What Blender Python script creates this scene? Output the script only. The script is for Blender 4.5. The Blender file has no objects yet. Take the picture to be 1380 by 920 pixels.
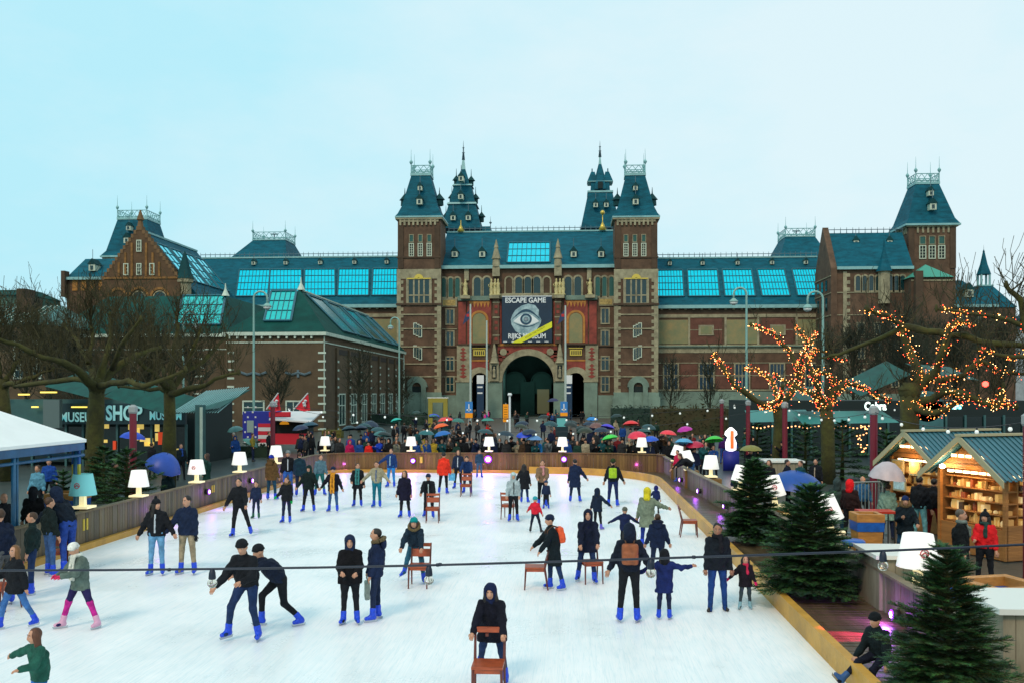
import bpy, math, random
import numpy as np
from math import sin, cos, pi, radians, sqrt, atan2
random.seed(7); np.random.seed(7)
SC = bpy.context.scene
COL = SC.collection
FPX = 1250.0; HC = 4.1; YAW = radians(3.6); S_, C_ = sin(YAW), cos(YAW)

# ---------- turning a photo pixel (1380x920) into a world point ----------
def ray(px, py):
    u = (px-690)/FPX; v = (529-py)/FPX
    return (-S_+u*C_, C_+u*S_, v)
def G(px, py, z=0.0):
    d = ray(px, py); t = (z-HC)/d[2]
    return (d[0]*t, d[1]*t)
def AT(px, py, Y):
    d = ray(px, py); t = Y/d[1]
    return (d[0]*t, Y, HC+d[2]*t)
def fx(px, Y): return AT(px, 529, Y)[0]
def fz(py, Y, px=711): return AT(px, py, Y)[2]
def depth(x, y): return -S_*x + C_*y

# ---------- materials ----------
MATS = {}
def mat(name, col, rough=0.8, metal=0.0, emit=None, es=0.0, var=0.0, vscale=3.0, bump=0.0, bscale=30.0, spec=0.5, col2=None, stretch=None, alpha=None):
    if name in MATS: return MATS[name]
    m = bpy.data.materials.new(name); m.use_nodes = True
    nt = m.node_tree; b = nt.nodes['Principled BSDF']
    b.inputs['Base Color'].default_value = (*col, 1)
    b.inputs['Roughness'].default_value = rough
    b.inputs['Metallic'].default_value = metal
    b.inputs['Specular IOR Level'].default_value = spec
    if emit: 
        b.inputs['Emission Color'].default_value = (*emit, 1); b.inputs['Emission Strength'].default_value = es
    if alpha is not None: b.inputs['Alpha'].default_value = alpha
    if var or bump:
        tc = nt.nodes.new('ShaderNodeTexCoord'); mp = nt.nodes.new('ShaderNodeMapping')
        nt.links.new(tc.outputs['Object'], mp.inputs['Vector'])
        if stretch: mp.inputs['Scale'].default_value = stretch
    if var:
        n = nt.nodes.new('ShaderNodeTexNoise'); n.inputs['Scale'].default_value = vscale
        n.inputs['Detail'].default_value = 5; n.inputs['Roughness'].default_value = 0.65
        nt.links.new(mp.outputs[0], n.inputs['Vector'])
        r = nt.nodes.new('ShaderNodeMapRange'); r.inputs['From Min'].default_value = 0.3; r.inputs['From Max'].default_value = 0.7
        nt.links.new(n.outputs['Fac'], r.inputs['Value'])
        mx = nt.nodes.new('ShaderNodeMix'); mx.data_type = 'RGBA'
        c2 = col2 or tuple(min(1, c*(1+var)) for c in col)
        c1 = col if col2 else tuple(c*(1-var) for c in col)
        mx.inputs[6].default_value = (*c1, 1); mx.inputs[7].default_value = (*c2, 1)
        nt.links.new(r.outputs[0], mx.inputs[0]); nt.links.new(mx.outputs[2], b.inputs['Base Color'])
    if bump:
        n2 = nt.nodes.new('ShaderNodeTexNoise'); n2.inputs['Scale'].default_value = bscale; n2.inputs['Detail'].default_value = 3
        nt.links.new(mp.outputs[0], n2.inputs['Vector'])
        bp = nt.nodes.new('ShaderNodeBump'); bp.inputs['Strength'].default_value = bump; bp.inputs['Distance'].default_value = 0.05
        nt.links.new(n2.outputs['Fac'], bp.inputs['Height']); nt.links.new(bp.outputs[0], b.inputs['Normal'])
    MATS[name] = m
    return m
def cloth(col):
    k = 'cloth_%.3f_%.3f_%.3f' % tuple(col)
    return mat(k, col, rough=0.85, var=0.4, vscale=7, bump=0.7, bscale=16, spec=0.22)

# ---------- mesh builder ----------
class MB:
    def __init__(s, off=(0,0,0)): s.v=[]; s.f=[]; s.m=[]; s.sm=[]; s.mats=[]; s.off=off; s.ci=0; s.smooth=False
    def use(s, m, smooth=None):
        if m not in s.mats: s.mats.append(m)
        s.ci = s.mats.index(m)
        if smooth is not None: s.smooth = smooth
        return s
    def add(s, vs, fs):
        o = len(s.v); s.v += [tuple(p) for p in vs]
        for f in fs: s.f.append(tuple(i+o for i in f)); s.m.append(s.ci); s.sm.append(s.smooth)
        return s
    def box(s, x0,x1,y0,y1,z0,z1):
        if x0>x1: x0,x1=x1,x0
        if y0>y1: y0,y1=y1,y0
        if z0>z1: z0,z1=z1,z0
        return s.add([(x0,y0,z0),(x1,y0,z0),(x1,y1,z0),(x0,y1,z0),(x0,y0,z1),(x1,y0,z1),(x1,y1,z1),(x0,y1,z1)],
              [(0,3,2,1),(4,5,6,7),(0,1,5,4),(1,2,6,5),(2,3,7,6),(3,0,4,7)])
    def hexa(s, b, t):   # bottom 4 pts, top 4 pts (ccw from above)
        return s.add(list(b)+list(t), [(0,3,2,1),(4,5,6,7),(0,1,5,4),(1,2,6,5),(2,3,7,6),(3,0,4,7)])
    def quad(s,*p): return s.add(p, [tuple(range(len(p)))])
    def plate(s, pts, th, axis=1):   # extruded polygon, pts 3d, thickness along axis
        n=len(pts); q=[]
        for p in pts: p=list(p); p[axis]+=th; q.append(p)
        fs=[tuple(range(n)), tuple(range(2*n-1,n-1,-1))]+[(i,(i+1)%n,n+(i+1)%n,n+i)[::-1] for i in range(n)]
        return s.add(list(pts)+q, fs)
    def obox(s, c, ax, ay, hx, hy, z0, z1):   # oriented box, ax, ay unit 2d
        b=[]
        for sx,sy in ((-1,-1),(1,-1),(1,1),(-1,1)):
            b.append((c[0]+ax[0]*hx*sx+ay[0]*hy*sy, c[1]+ax[1]*hx*sx+ay[1]*hy*sy))
        return s.hexa([(x,y,z0) for x,y in b], [(x,y,z1) for x,y in b])
    def tube(s, pts, rad, n=6, cap=True):
        pts=[np.array(p,float) for p in pts]; k=len(pts)
        if not hasattr(rad,'__len__'): rad=[rad]*k
        vs=[]; prev=None
        for i,p in enumerate(pts):
            d = pts[min(i+1,k-1)]-pts[max(i-1,0)]; d/= (np.linalg.norm(d)+1e-9)
            if prev is None:
                a = np.array((0,0,1.)) if abs(d[2])<0.9 else np.array((1.,0,0))
            else: a = prev
            u = a - d*np.dot(a,d); u/=np.linalg.norm(u)+1e-9; w=np.cross(d,u); prev=u
            for j in range(n):
                t=2*pi*j/n; vs.append(tuple(p+(u*cos(t)+w*sin(t))*rad[i]))
        fs=[(i*n+j,i*n+(j+1)%n,(i+1)*n+(j+1)%n,(i+1)*n+j) for i in range(k-1) for j in range(n)]
        if cap: fs+= [tuple(range(n-1,-1,-1)), tuple(range((k-1)*n,k*n))]
        return s.add(vs,fs)
    def lathe(s, prof, c=(0,0,0), n=12, rot=0, sx=1, sy=1):
        vs=[]; k=len(prof)
        for r,z in prof:
            for j in range(n):
                t=2*pi*j/n+rot; vs.append((c[0]+r*cos(t)*sx,c[1]+r*sin(t)*sy,c[2]+z))
        fs=[(i*n+j,i*n+(j+1)%n,(i+1)*n+(j+1)%n,(i+1)*n+j) for i in range(k-1) for j in range(n)]
        fs+= [tuple(range(n-1,-1,-1)), tuple(range((k-1)*n,k*n))]
        return s.add(vs,fs)
    def frustum(s, x0,x1,y0,y1,z0, X0,X1,Y0,Y1,z1):
        return s.hexa([(x0,y0,z0),(x1,y0,z0),(x1,y1,z0),(x0,y1,z0)],[(X0,Y0,z1),(X1,Y0,z1),(X1,Y1,z1),(X0,Y1,z1)])
    def build(s, name, parent=None, loc=None, rz=None):
        me = bpy.data.meshes.new(name)
        o3=s.off
        me.from_pydata([(x-o3[0],y-o3[1],z-o3[2]) for x,y,z in s.v], [], s.f)
        for m in s.mats: me.materials.append(m)
        me.polygons.foreach_set('material_index', s.m)
        me.polygons.foreach_set('use_smooth', s.sm)
        me.update()
        o = bpy.data.objects.new(name, me); COL.objects.link(o)
        if parent: o.parent = parent
        if loc: o.location = loc
        if rz is not None: o.rotation_euler = (0,0,rz)
        return o
def tag(o, label=None, cat=None, group=None, kind=None):
    if label: o['label']=label
    if cat: o['category']=cat
    if group: o['group']=group
    if kind: o['kind']=kind
    return o
def thing(name, label, cat, loc=(0,0,0), rz=0, group=None):
    o = bpy.data.objects.new(name, None); COL.objects.link(o); o.empty_display_size=0.2
    o.location=loc; o.rotation_euler=(0,0,rz)
    return tag(o,label,cat,group)
def dup(root, loc=None, rz=None, label=None, group=None, scale=None):
    def rec(o, par):
        c=o.copy(); COL.objects.link(c); c.parent=par
        for ch in KIDS(o): rec(ch,c)
        return c
    r=rec(root,None)
    if loc: r.location=loc
    if rz is not None: r.rotation_euler=(0,0,rz)
    if label: r['label']=label
    if group: r['group']=group
    if scale: r.scale=scale if hasattr(scale,'__len__') else (scale,)*3
    return r
def KIDS(o): return list(o.children)
def struct(o): o['kind']='structure'; return o

# ---------- implicit surfaces for people ----------
def rc(a,b,r1,r2,mid=0,R=None,S=None): return dict(t='c',a=np.array(a,float),b=np.array(b,float),r1=r1,r2=r2,m=mid,R=R,S=S,neg=False)
def el(c,R,S,mid=0,neg=False,r=1.0): return dict(t='e',a=np.array(c,float),r1=r,m=mid,R=R,S=np.array(S,float),neg=neg)
def bxp(c,R,S,rr,mid=0): return dict(t='b',a=np.array(c,float),R=R,S=np.array(S,float),r1=rr,m=mid,neg=False)
def prim_bbox(p,pad):
    if p['t']=='c':
        r=max(p['r1'],p['r2'])+pad; lo=np.minimum(p['a'],p['b'])-r; hi=np.maximum(p['a'],p['b'])+r
    else:
        r=float(np.linalg.norm(p['S'])) if p['t']=='b' else float(max(p['S']))
        r+=pad+(p['r1'] if p['t']=='b' else 0); lo=p['a']-r; hi=p['a']+r
    return lo,hi
def surfnets(F, ids, org, h):
    ins=F<0; nx,ny,nz=F.shape
    acc=np.zeros((nx-1,ny-1,nz-1,3),np.float32); cnt=np.zeros((nx-1,ny-1,nz-1),np.int16)
    gi=[np.arange(n,dtype=np.float32) for n in F.shape]
    crosses=[]
    for ax in range(3):
        sl0=[slice(None)]*3; sl1=[slice(None)]*3; sl0[ax]=slice(0,-1); sl1[ax]=slice(1,None)
        f0=F[tuple(sl0)]; f1=F[tuple(sl1)]; cr=ins[tuple(sl0)]!=ins[tuple(sl1)]; crosses.append(cr)
        den=np.where(cr,f0-f1,1.0); t=np.where(cr,f0/den,0)
        P=np.zeros(f0.shape+(3,),np.float32)
        for a in range(3):
            g=gi[a][:f0.shape[a]]; shp=[1,1,1]; shp[a]=-1
            P[...,a]=g.reshape(shp)+(t if a==ax else 0)
        P*=cr[...,None]
        o=[a for a in range(3) if a!=ax]
        for d0 in (0,1):
            for d1 in (0,1):
                sl=[slice(None)]*3
                sl[o[0]]=slice(d0,d0+F.shape[o[0]]-1); sl[o[1]]=slice(d1,d1+F.shape[o[1]]-1)
                acc+=P[tuple(sl)]; cnt+=cr[tuple(sl)]
    m=cnt>0; vid=-np.ones(cnt.shape,np.int64); vid[m]=np.arange(m.sum())
    V=acc[m]/cnt[m][:,None]*h+org
    quads=[];mats=[]
    for ax in range(3):
        o=[(ax+1)%3,(ax+2)%3]
        cr=crosses[ax]
        idx=np.argwhere(cr)
        ok=(idx[:,o[0]]>0)&(idx[:,o[1]]>0)&(idx[:,o[0]]<F.shape[o[0]]-1)&(idx[:,o[1]]<F.shape[o[1]]-1)
        idx=idx[ok]
        if len(idx)==0: continue
        def cv(d0,d1):
            c=idx.copy(); c[:,o[0]]-=d0; c[:,o[1]]-=d1
            return vid[c[:,0],c[:,1],c[:,2]]
        q=np.stack([cv(1,1),cv(0,1),cv(0,0),cv(1,0)],1)
        fl=ins[idx[:,0],idx[:,1],idx[:,2]]
        q[~fl]=q[~fl][:,::-1]
        j=idx.copy(); j[:,ax]+=np.where(fl,0,1)
        mats.append(ids[j[:,0],j[:,1],j[:,2]]); quads.append(q)
    return V,np.concatenate(quads),np.concatenate(mats)
def sdf_mesh(prims,h,k=0.03,noise=0.0,cutz=None,seed=0):
    pos=[p for p in prims if not p['neg']]
    los,his=zip(*[prim_bbox(p,2.5*h) for p in pos])
    lo=np.min(los,0); hi=np.max(his,0)
    n=np.ceil((hi-lo)/h).astype(int)+1
    F=np.full(n,0.5,np.float32); ids=np.zeros(n,np.int16); best=np.full(n,9.,np.float32)
    for p in prims:
        plo,phi=prim_bbox(p,k+3*h)
        i0=np.maximum(((plo-lo)/h).astype(int),0); i1=np.minimum(np.ceil((phi-lo)/h).astype(int)+1,n)
        if (i1<=i0).any(): continue
        g=np.stack(np.meshgrid(*[lo[a]+h*np.arange(i0[a],i1[a]) for a in range(3)],indexing='ij'),-1)
        if p['t']=='c':
            A,B=p['a'],p['b']; q=g-A; ba=B-A; 
            if p['R'] is not None:
                q=(q@p['R'])/p['S']; ba=(ba@p['R'])/p['S']
            L=float(ba@ba)+1e-9; t=np.clip((q@ba)/L,0,1)
            d=np.linalg.norm(q-t[...,None]*ba,axis=-1)-(p['r1']+(p['r2']-p['r1'])*t)
            if p['S'] is not None: d*=min(p['S'])
        elif p['t']=='e':
            q=g-p['a']
            if p['R'] is not None: q=q@p['R']
            qn=q/p['S']; k0=np.linalg.norm(qn,axis=-1); k1=np.linalg.norm(qn/p['S'],axis=-1)+1e-9
            d=k0*(k0-1)/k1
        else:
            q=g-p['a']
            if p['R'] is not None: q=q@p['R']
            q=np.abs(q)-p['S']; d=np.linalg.norm(np.maximum(q,0),axis=-1)+np.minimum(q.max(-1),0)-p['r1']
        sl=tuple(slice(a,b) for a,b in zip(i0,i1)); f=F[sl]
        if p['neg']:
            F[sl]=np.maximum(f,-d); continue
        hh=np.maximum(k-np.abs(f-d),0)/k
        F[sl]=np.minimum(f,d)-hh*hh*k*0.25
        bt=best[sl]; mm=d<bt; ids[sl][mm]=p['m']; bt[mm]=d[mm]
    if noise:
        g=[lo[a]+h*np.arange(n[a]) for a in range(3)]
        X,Y,Z=np.meshgrid(*g,indexing='ij')
        s=seed*1.7
        F+= (noise*(np.sin(31*Z+9*np.sin(7*X+s)+5*Y+s)*0.6+np.sin(47*X-23*Z+s)*np.sin(39*Y+17*Z+2*s)*0.7)).astype(np.float32)
    if cutz is not None:
        z=lo[2]+h*np.arange(n[2]); F=np.maximum(F,(cutz-z)[None,None,:].astype(np.float32))
    F[0]=F[-1]=0.1;F[:,0]=F[:,-1]=0.1;F[:,:,0]=F[:,:,-1]=0.1
    return surfnets(F,ids,lo,h)
def mesh_obj(name,V,Q,M,mats,parent=None,extra=None):
    me=bpy.data.meshes.new(name)
    v=V.tolist(); q=Q.tolist(); m=M.tolist()
    if extra:
        o=len(v); v+=extra.v; q+=[[i+o for i in f] for f in extra.f]; m+=extra.m
    me.from_pydata(v,[],q)
    for x in mats: me.materials.append(x)
    me.polygons.foreach_set('material_index',m); me.polygons.foreach_set('use_smooth',[True]*len(q)); me.update()
    o=bpy.data.objects.new(name,me); COL.objects.link(o)
    if parent: o.parent=parent
    return o
def rotm(axis,a):
    c,s=cos(a),sin(a)
    if axis=='x': return np.array([[1,0,0],[0,c,-s],[0,s,c]])
    if axis=='y': return np.array([[c,0,s],[0,1,0],[-s,0,c]])
    return np.array([[c,-s,0],[s,c,0],[0,0,1]])
# ---------- people ----------
SKIN=mat('skin',(0.52,0.27,0.17),rough=0.6,var=0.12,vscale=20)
SKIN_D=mat('skin_tan',(0.33,0.16,0.09),rough=0.6,var=0.12,vscale=20)
LIP=mat('lips',(0.38,0.10,0.08),rough=0.5); EYEW=mat('eye_white',(0.7,0.7,0.7),rough=0.3); EYED=mat('eye_dark',(0.02,0.012,0.01),rough=0.2)
BLUE=mat('skate_blue_plastic',(0.004,0.055,0.62),rough=0.35,var=0.3,vscale=25); STEEL=mat('skate_steel',(0.5,0.55,0.6),rough=0.25,metal=0.9)
K=(0.008,0.010,0.014); NAVY=(0.010,0.020,0.055); JEAN=(0.03,0.09,0.22); DJEAN=(0.012,0.03,0.09)
def adir(fwd,out,side):   # direction of a limb: fwd/out degrees from hanging, side -1/+1
    a,o=radians(fwd),radians(out)
    return np.array([side*sin(o), -sin(a)*cos(o), -cos(a)*cos(o)])
def person(loc, H=1.75, yaw=0, lean=0, tilt=0, twist=0, ll=(4,5,4), rl=(4,5,4), la=(5,12,12,0), ra=(5,12,12,0), head=(0,0),
           coat=K, trou=K, coatlen=0.0, hair=('short',(0.02,0.012,0.008)), hat=None, hood=None, scarf=None, shoes='skate', shoecol=None,
           skin=None, glove=None, bag=None, backpack=None, shirt=None, label='', group=None, h=0.02, sit=None, fat=1.0, z0=0.0, socks=None, hoodfur=None, zipc=None, face=True, splay=(24,14)):
    """ll/rl = (forward, outward, knee); l = -X side of a person facing the camera. la/ra = (forward, out, elbow, inward)"""
    k=H/1.75; kid = 1.0 if H>1.45 else 1.0+ (1.45-H)*0.55
    up=rotm('y',radians(tilt))@rotm('x',radians(lean))@rotm('z',radians(twist))
    def T(v): return up@np.array(v,float)
    hw=0.088*k; 
    hips=[]; knees=[]; ank=[]; ldir=[]
    for sd,(a,o,kn) in ((-1,ll),(1,rl)):
        hp=np.array([sd*hw,0,0]); d1=adir(a,o,sd); d2=adir(a-kn,o*0.8,sd)
        kp=hp+d1*0.43*k; ap=kp+d2*0.42*k
        hips.append(hp);knees.append(kp);ank.append(ap);ldir.append(d2)
    ah=0.13*k if shoes=='skate' else 0.085*k
    base = -min(ank[0][2],ank[1][2])+ah
    if sit is not None: base=sit
    P=np.array([0,0,base])
    cx=-(ank[0][0]+ank[1][0])/2 if sit is None else 0; cy=-(ank[0][1]+ank[1][1])/2 if sit is None else 0
    P+=np.array([cx,cy,0])
    hips=[p+P for p in hips];knees=[p+P for p in knees];ank=[p+P for p in ank]
    chest=P+T((0,0.01,0.30))*k; neckb=P+T((0,0.0,0.50))*k; waist=P+T((0,0,0.12))*k
    hd=up@rotm('x',radians(-lean*0.6+head[1])) if True else up
    hdR=hd@rotm('z',radians(head[0]))
    hc=neckb+hd@np.array([0,-0.015,0.155])*k; hs=k*kid
    body=[]; SK,TR,SH=0,1,2
    f=fat*1.17; cw=1.22
    # head: skull, jaw, nose, ears, neck
    def hp_(x,y,z): return hc+hdR@np.array([x,y,z])*hs
    body.append(el(hp_(0,0.008,0.025),hdR,np.array((0.076,0.094,0.098))*hs,SK))
    body.append(el(hp_(0,-0.022,-0.045),hdR,np.array((0.056,0.062,0.066))*hs,SK))
    if h<0.03:
        body.append(rc(hp_(0,-0.084,0.012),hp_(0,-0.098,-0.022),0.008*hs,0.013*hs,SK))
        for sx in (-1,1): body.append(el(hp_(sx*0.078,0.01,0.0),hdR,np.array((0.012,0.018,0.028))*hs,SK))
    body.append(rc(neckb-T((0,0,0.03))*k,hc-hd@np.array([0,-0.012,0.05])*k,0.052*k,0.05*k,SK))
    # torso
    tS=np.array([1.28*f,0.85,1.0])
    body.append(rc(waist,chest,0.115*k,0.125*k,SH,up,tS)); body.append(rc(P+T((0,0,0.0)),waist,0.115*k,0.11*k,TR,up,np.array([1.25,0.95,1])))
    sh=[neckb+T((sd*0.152,0.0,-0.075))*k for sd in (-1,1)]
    body.append(rc(sh[0]*0.75+sh[1]*0.25,sh[1]*0.75+sh[0]*0.25,0.06*k,0.06*k,SH))
    el_=[];wr=[];adr=[]
    for i,(sd,arm) in enumerate(((-1,la),(1,ra))):
        a,o,e,inn=arm
        base_a = a
        d1=adir(base_a,o,sd); d2=adir(base_a+e,o-inn,sd)
        ep=sh[i]+d1*0.28*k; wp=ep+d2*0.25*k
        el_.append(ep);wr.append(wp);adr.append(d2)
        body.append(rc(sh[i],ep,0.052*k,0.040*k,SH)); body.append(rc(ep,wp,0.038*k,0.026*k,SH))
        body.append(rc(wp,wp+d2*0.07*k,0.026*k,0.032*k,3 if glove else SK))
    for i in range(2):
        body.append(rc(hips[i],knees[i],0.088*k*f,0.058*k,TR)); body.append(rc(knees[i],ank[i],0.062*k,0.048*k,4 if socks else TR))
        fd=np.array([ldir[i][0]*0,-1,0]); 
        # foot follows shin pitch when leg is kicked back
        pitch=max(-0.2,min(1.2,atan2(-ldir[i][1]*-1,-ldir[i][2]))) if True else 0
        body.append(rc(ank[i]+np.array([0,0.02,-0.03])*k,ank[i]+np.array([0,-0.10,-0.05])*k,0.035*k,0.03*k,TR))
    V,Q,M=sdf_mesh(body,h,k=0.035,noise=0.0025)
    ex=MB()
    mats=[SKIN if skin is None else skin, cloth(trou), cloth(shirt or coat), cloth(glove) if glove else SKIN, cloth(socks) if socks else cloth(trou), LIP, EYEW, EYED]
    if h<=0.02 and face:
        # lips, eyes and brows as small relief pieces of the same mesh
        for sx in (-1,1):
            ex.ci=6; c=hp_(sx*0.031,-0.078,0.018); ex.lathe([(0.002*hs,-0.005*hs),(0.009*hs,-0.003*hs),(0.011*hs,0.0),(0.009*hs,0.003*hs),(0.002*hs,0.005*hs)],tuple(c),8)
            ex.ci=7; c=hp_(sx*0.030,-0.083,0.018); ex.lathe([(0.001,-0.007*hs),(0.0080*hs,0.0),(0.001,0.007*hs)],tuple(c),8)
            ex.ci=7; ex.tube([tuple(hp_(sx*0.016,-0.088,0.038)),tuple(hp_(sx*0.034,-0.087,0.044)),tuple(hp_(sx*0.050,-0.074,0.038))],0.0045*hs,5)
        ex.ci=5; ex.tube([tuple(hp_(-0.026,-0.078,-0.052)),tuple(hp_(0,-0.087,-0.050)),tuple(hp_(0.026,-0.078,-0.052))],[0.003*hs,0.007*hs,0.003*hs],6)
    if h<=0.024:
        for i in range(2):
            d=adr[i]; side=np.cross(d,np.array([0,-1,0.2])); n_=np.linalg.norm(side); side=side/n_ if n_>0.1 else np.array([1,0,0])
            nor=np.cross(d,side); nor/=np.linalg.norm(nor)
            palm=wr[i]+d*0.085*k; ex.ci=3 if glove else 0
            for q in range(4):
                off=(q-1.5)*0.019*k; L=(0.062,0.072,0.068,0.052)[q]*k
                b0=palm+side*off; b1=b0+d*L*0.5+nor*0.008*k; b2=b1+d*L*0.38+nor*0.022*k
                ex.tube([tuple(b0-d*0.02*k),tuple(b0),tuple(b1),tuple(b2)],[0.010*k,0.0105*k,0.0095*k,0.006*k],6)
            sgn=1 if i==0 else -1
            b0=wr[i]+d*0.03*k+side*0.022*k*sgn; b1=b0+d*0.03*k+side*0.028*k*sgn; b2=b1+d*0.03*k+nor*0.012*k
            ex.tube([tuple(b0),tuple(b1),tuple(b2)],[0.013*k,0.011*k,0.007*k],6)
    root=mesh_obj('person',V,Q,M,mats,extra=ex if ex.v else None)
    # coat: torso, sleeves, skirt
    c=coat; ct=[]
    cS=np.array([1.28*f,1.14,1.0])
    ct.append(rc(waist-T((0,0,0.03))*k,chest,0.138*k,0.142*k,0,up,cS))
    ct.append(rc(sh[0]*0.8+sh[1]*0.2+T((0,0,-0.05))*k,sh[1]*0.8+sh[0]*0.2+T((0,0,-0.05))*k,0.085*k,0.085*k,0))
    for i in range(2): ct.append(rc(neckb+T((0,0,-0.02))*k,sh[i]+T((0,0,0.0))*k,0.062*k,0.064*k,0))
    ct.append(rc(neckb-T((0,0,0.04))*k,neckb+T((0,0,0.035))*k,0.075*k,0.064*k,0))
    for i in range(2):
        ct.append(rc(sh[i],el_[i],0.068*k*cw,0.058*k*cw,0)); ct.append(rc(el_[i],wr[i]-adr[i]*0.005*k,0.059*k*cw,0.044*k*cw,0))
    hem=P-T((0,0,0.06+coatlen))*k*np.array([1,1,1]); 
    hem=P+np.array([0,0.0,-(0.05+coatlen)*k]) + (knees[0]+knees[1]-hips[0]-hips[1])/2*np.array([1,1,0])*min(1,(coatlen)/0.43)
    rh=(0.135+coatlen*0.12)*k
    ct.append(rc(waist,hem-np.array([0,0,0.06*k]),0.135*k,rh,0,None,None) if False else rc(waist,hem-np.array([0,0,0.06*k]),0.128*k,rh,0,np.eye(3),np.array([1.25*f,0.95,1.0])))
    if coatlen>0.05:
        for i in range(2):
            fr=min(1,coatlen/0.43); ct.append(rc(hips[i],hips[i]+(knees[i]-hips[i])*fr,0.11*k,0.095*k,0))
    Vc,Qc,Mc=sdf_mesh(ct,h,k=0.03,noise=0.011*k if h<0.03 else 0.005,cutz=hem[2],seed=len(label))
    jk=mesh_obj('coat' if coatlen>0.12 else 'jacket',Vc,Qc,Mc,[cloth(c)],root)
    if zipc:
        z=MB(); z.use(cloth(zipc)); 
        pts=[P+T((0,-0.158 if q<2 else -0.125,zz))*k for q,zz in enumerate((0.02,0.25,0.45))]; z.tube([tuple(p) for p in pts],0.02*k,5); z.build('zip_panel',jk)
    # shoes / skates
    for i in range(2):
        A=ank[i]; s=[]; sg_=(-1,1)[i]; sp_=radians(splay[i])*sg_
        d=ldir[i]; fwdv=np.array([sin(sp_),-cos(sp_),0]); 
        # foot frame: sole normal follows the shin for the raised foot, level on the ground
        raised=A[2]-min(ank[0][2],ank[1][2])>0.05*k or sit is not None
        if raised:
            dn=d/np.linalg.norm(d); fwdv=fwdv-dn*np.dot(dn,fwdv); fwdv/=np.linalg.norm(fwdv)
        else: dn=np.array([0,0,-1.])
        if shoes=='skate':
            s.append(rc(A-d*0.11*k,A+dn*0.02*k,0.060*k,0.056*k,0)); s.append(rc(A+dn*0.045*k-fwdv*0.03*k,A+dn*0.055*k+fwdv*0.13*k,0.046*k,0.038*k,0))
            s.append(rc(A+dn*0.01*k,A+dn*0.04*k+fwdv*0.06*k,0.052*k,0.044*k,0))
        else:
            s.append(rc(A-d*0.02*k,A+dn*0.035*k,0.048*k,0.046*k,0)); s.append(rc(A+dn*0.045*k-fwdv*0.02*k,A+dn*0.05*k+fwdv*0.13*k,0.042*k,0.034*k,0))
        v,q,m=sdf_mesh(s,min(h,0.014) if h<0.03 else h,k=0.02)
        sm=BLUE if (shoes=='skate' and shoecol is None) else mat('shoe_%s'%str(shoecol),shoecol or (0.02,0.015,0.012),rough=0.5)
        so=mesh_obj('skate' if shoes=='skate' else 'shoe',v,q,m,[sm],root)
        if shoes=='skate' and h<0.03:
            b=MB(); b.use(STEEL); w=0.004*k; lat=np.cross(fwdv,dn)
            p0=A+dn*0.085*k-fwdv*0.10*k; p1=A+dn*0.085*k+fwdv*0.19*k; q0=A+dn*0.128*k-fwdv*0.085*k; q1=A+dn*0.128*k+fwdv*0.165*k
            b.hexa([q0-lat*w,q1-lat*w,q1+lat*w,q0+lat*w],[p0-lat*w,p1-lat*w,p1+lat*w,p0+lat*w]); b.build('blade',so)
    # hair
    if hair and hair[0]!='none':
        s=[]; st,hcol=hair
        s.append(el(hp_(0,0.026,0.04),hdR,np.array((0.087,0.095,0.096))*hs,0))
        face_cut=el(hp_(0,-0.105,-0.03),hdR,np.array((0.066,0.075,0.088))*hs,0,neg=True)
        if st=='long':
            for sx in (-1,0,1): s.append(rc(hp_(sx*0.062,0.04 if sx==0 else 0.015,0.0),hp_(sx*0.10,0.075 if sx==0 else 0.03,-0.30 if sx else -0.27),0.056*hs,0.045*hs,0))
        if st=='bob':
            for sx in (-1,0,1): s.append(rc(hp_(sx*0.058,0.035,0.0),hp_(sx*0.07,0.04,-0.10),0.045*hs,0.035*hs,0))
        if st=='tail': s.append(rc(hp_(0,0.10,0.04),hp_(0,0.15,-0.16),0.03*hs,0.018*hs,0))
        s.append(face_cut)
        v,q,m=sdf_mesh(s,min(h,0.016) if h<0.03 else h,k=0.03,noise=0.006)
        mesh_obj('hair',v,q,m,[mat('hair_%.3f_%.3f'%(hcol[0],hcol[1]),hcol,rough=0.6,var=0.35,vscale=30,stretch=(1,1,0.2))],root)
    if hat:
        st,hcol=hat; s=[el(hp_(0,0.012,0.062),hdR,np.array((0.097,0.11,0.092))*hs,0),el(hp_(0,-0.09,-0.05),hdR,np.array((0.09,0.09,0.09))*hs,0,neg=True)]
        if st=='bobble': s.insert(1,el(hp_(0,0.02,0.18),hdR,np.array((0.036,)*3)*hs,0))
        if st=='cap': s.insert(1,el(hp_(0,-0.10,0.06),hdR,np.array((0.06,0.06,0.012))*hs,0))
        v,q,m=sdf_mesh(s,min(h,0.016) if h<0.03 else h,k=0.02,noise=0.002); ho=mesh_obj('hat',v,q,m,[cloth(hcol)],root)
        if st in('beanie','bobble') and h<0.03:
            b=MB(); b.use(cloth(tuple(x*0.8 for x in hcol)),True)
            ring=[tuple(hp_(0.094*cos(t),0.012+0.106*sin(t),0.045-0.01*sin(t))) for t in np.linspace(0,2*pi,15)]; b.tube(ring,0.015*hs,6,cap=False); b.build('cuff',ho)
    if hood:
        s=[el(hp_(0,0.022,0.025),hdR,np.array((0.113,0.125,0.135))*hs,0), rc(neckb+T((0,0.03,0.0))*k,hp_(0,0.04,-0.05),0.105*k,0.10*k,0)]
        s.append(el(hp_(0,-0.12,-0.012),hdR,np.array((0.070,0.11,0.098))*hs,0,neg=True))
        v,q,m=sdf_mesh(s,min(h,0.016) if h<0.03 else h,k=0.03,noise=0.004); ho=mesh_obj('hood',v,q,m,[cloth(hood)],root)
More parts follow.
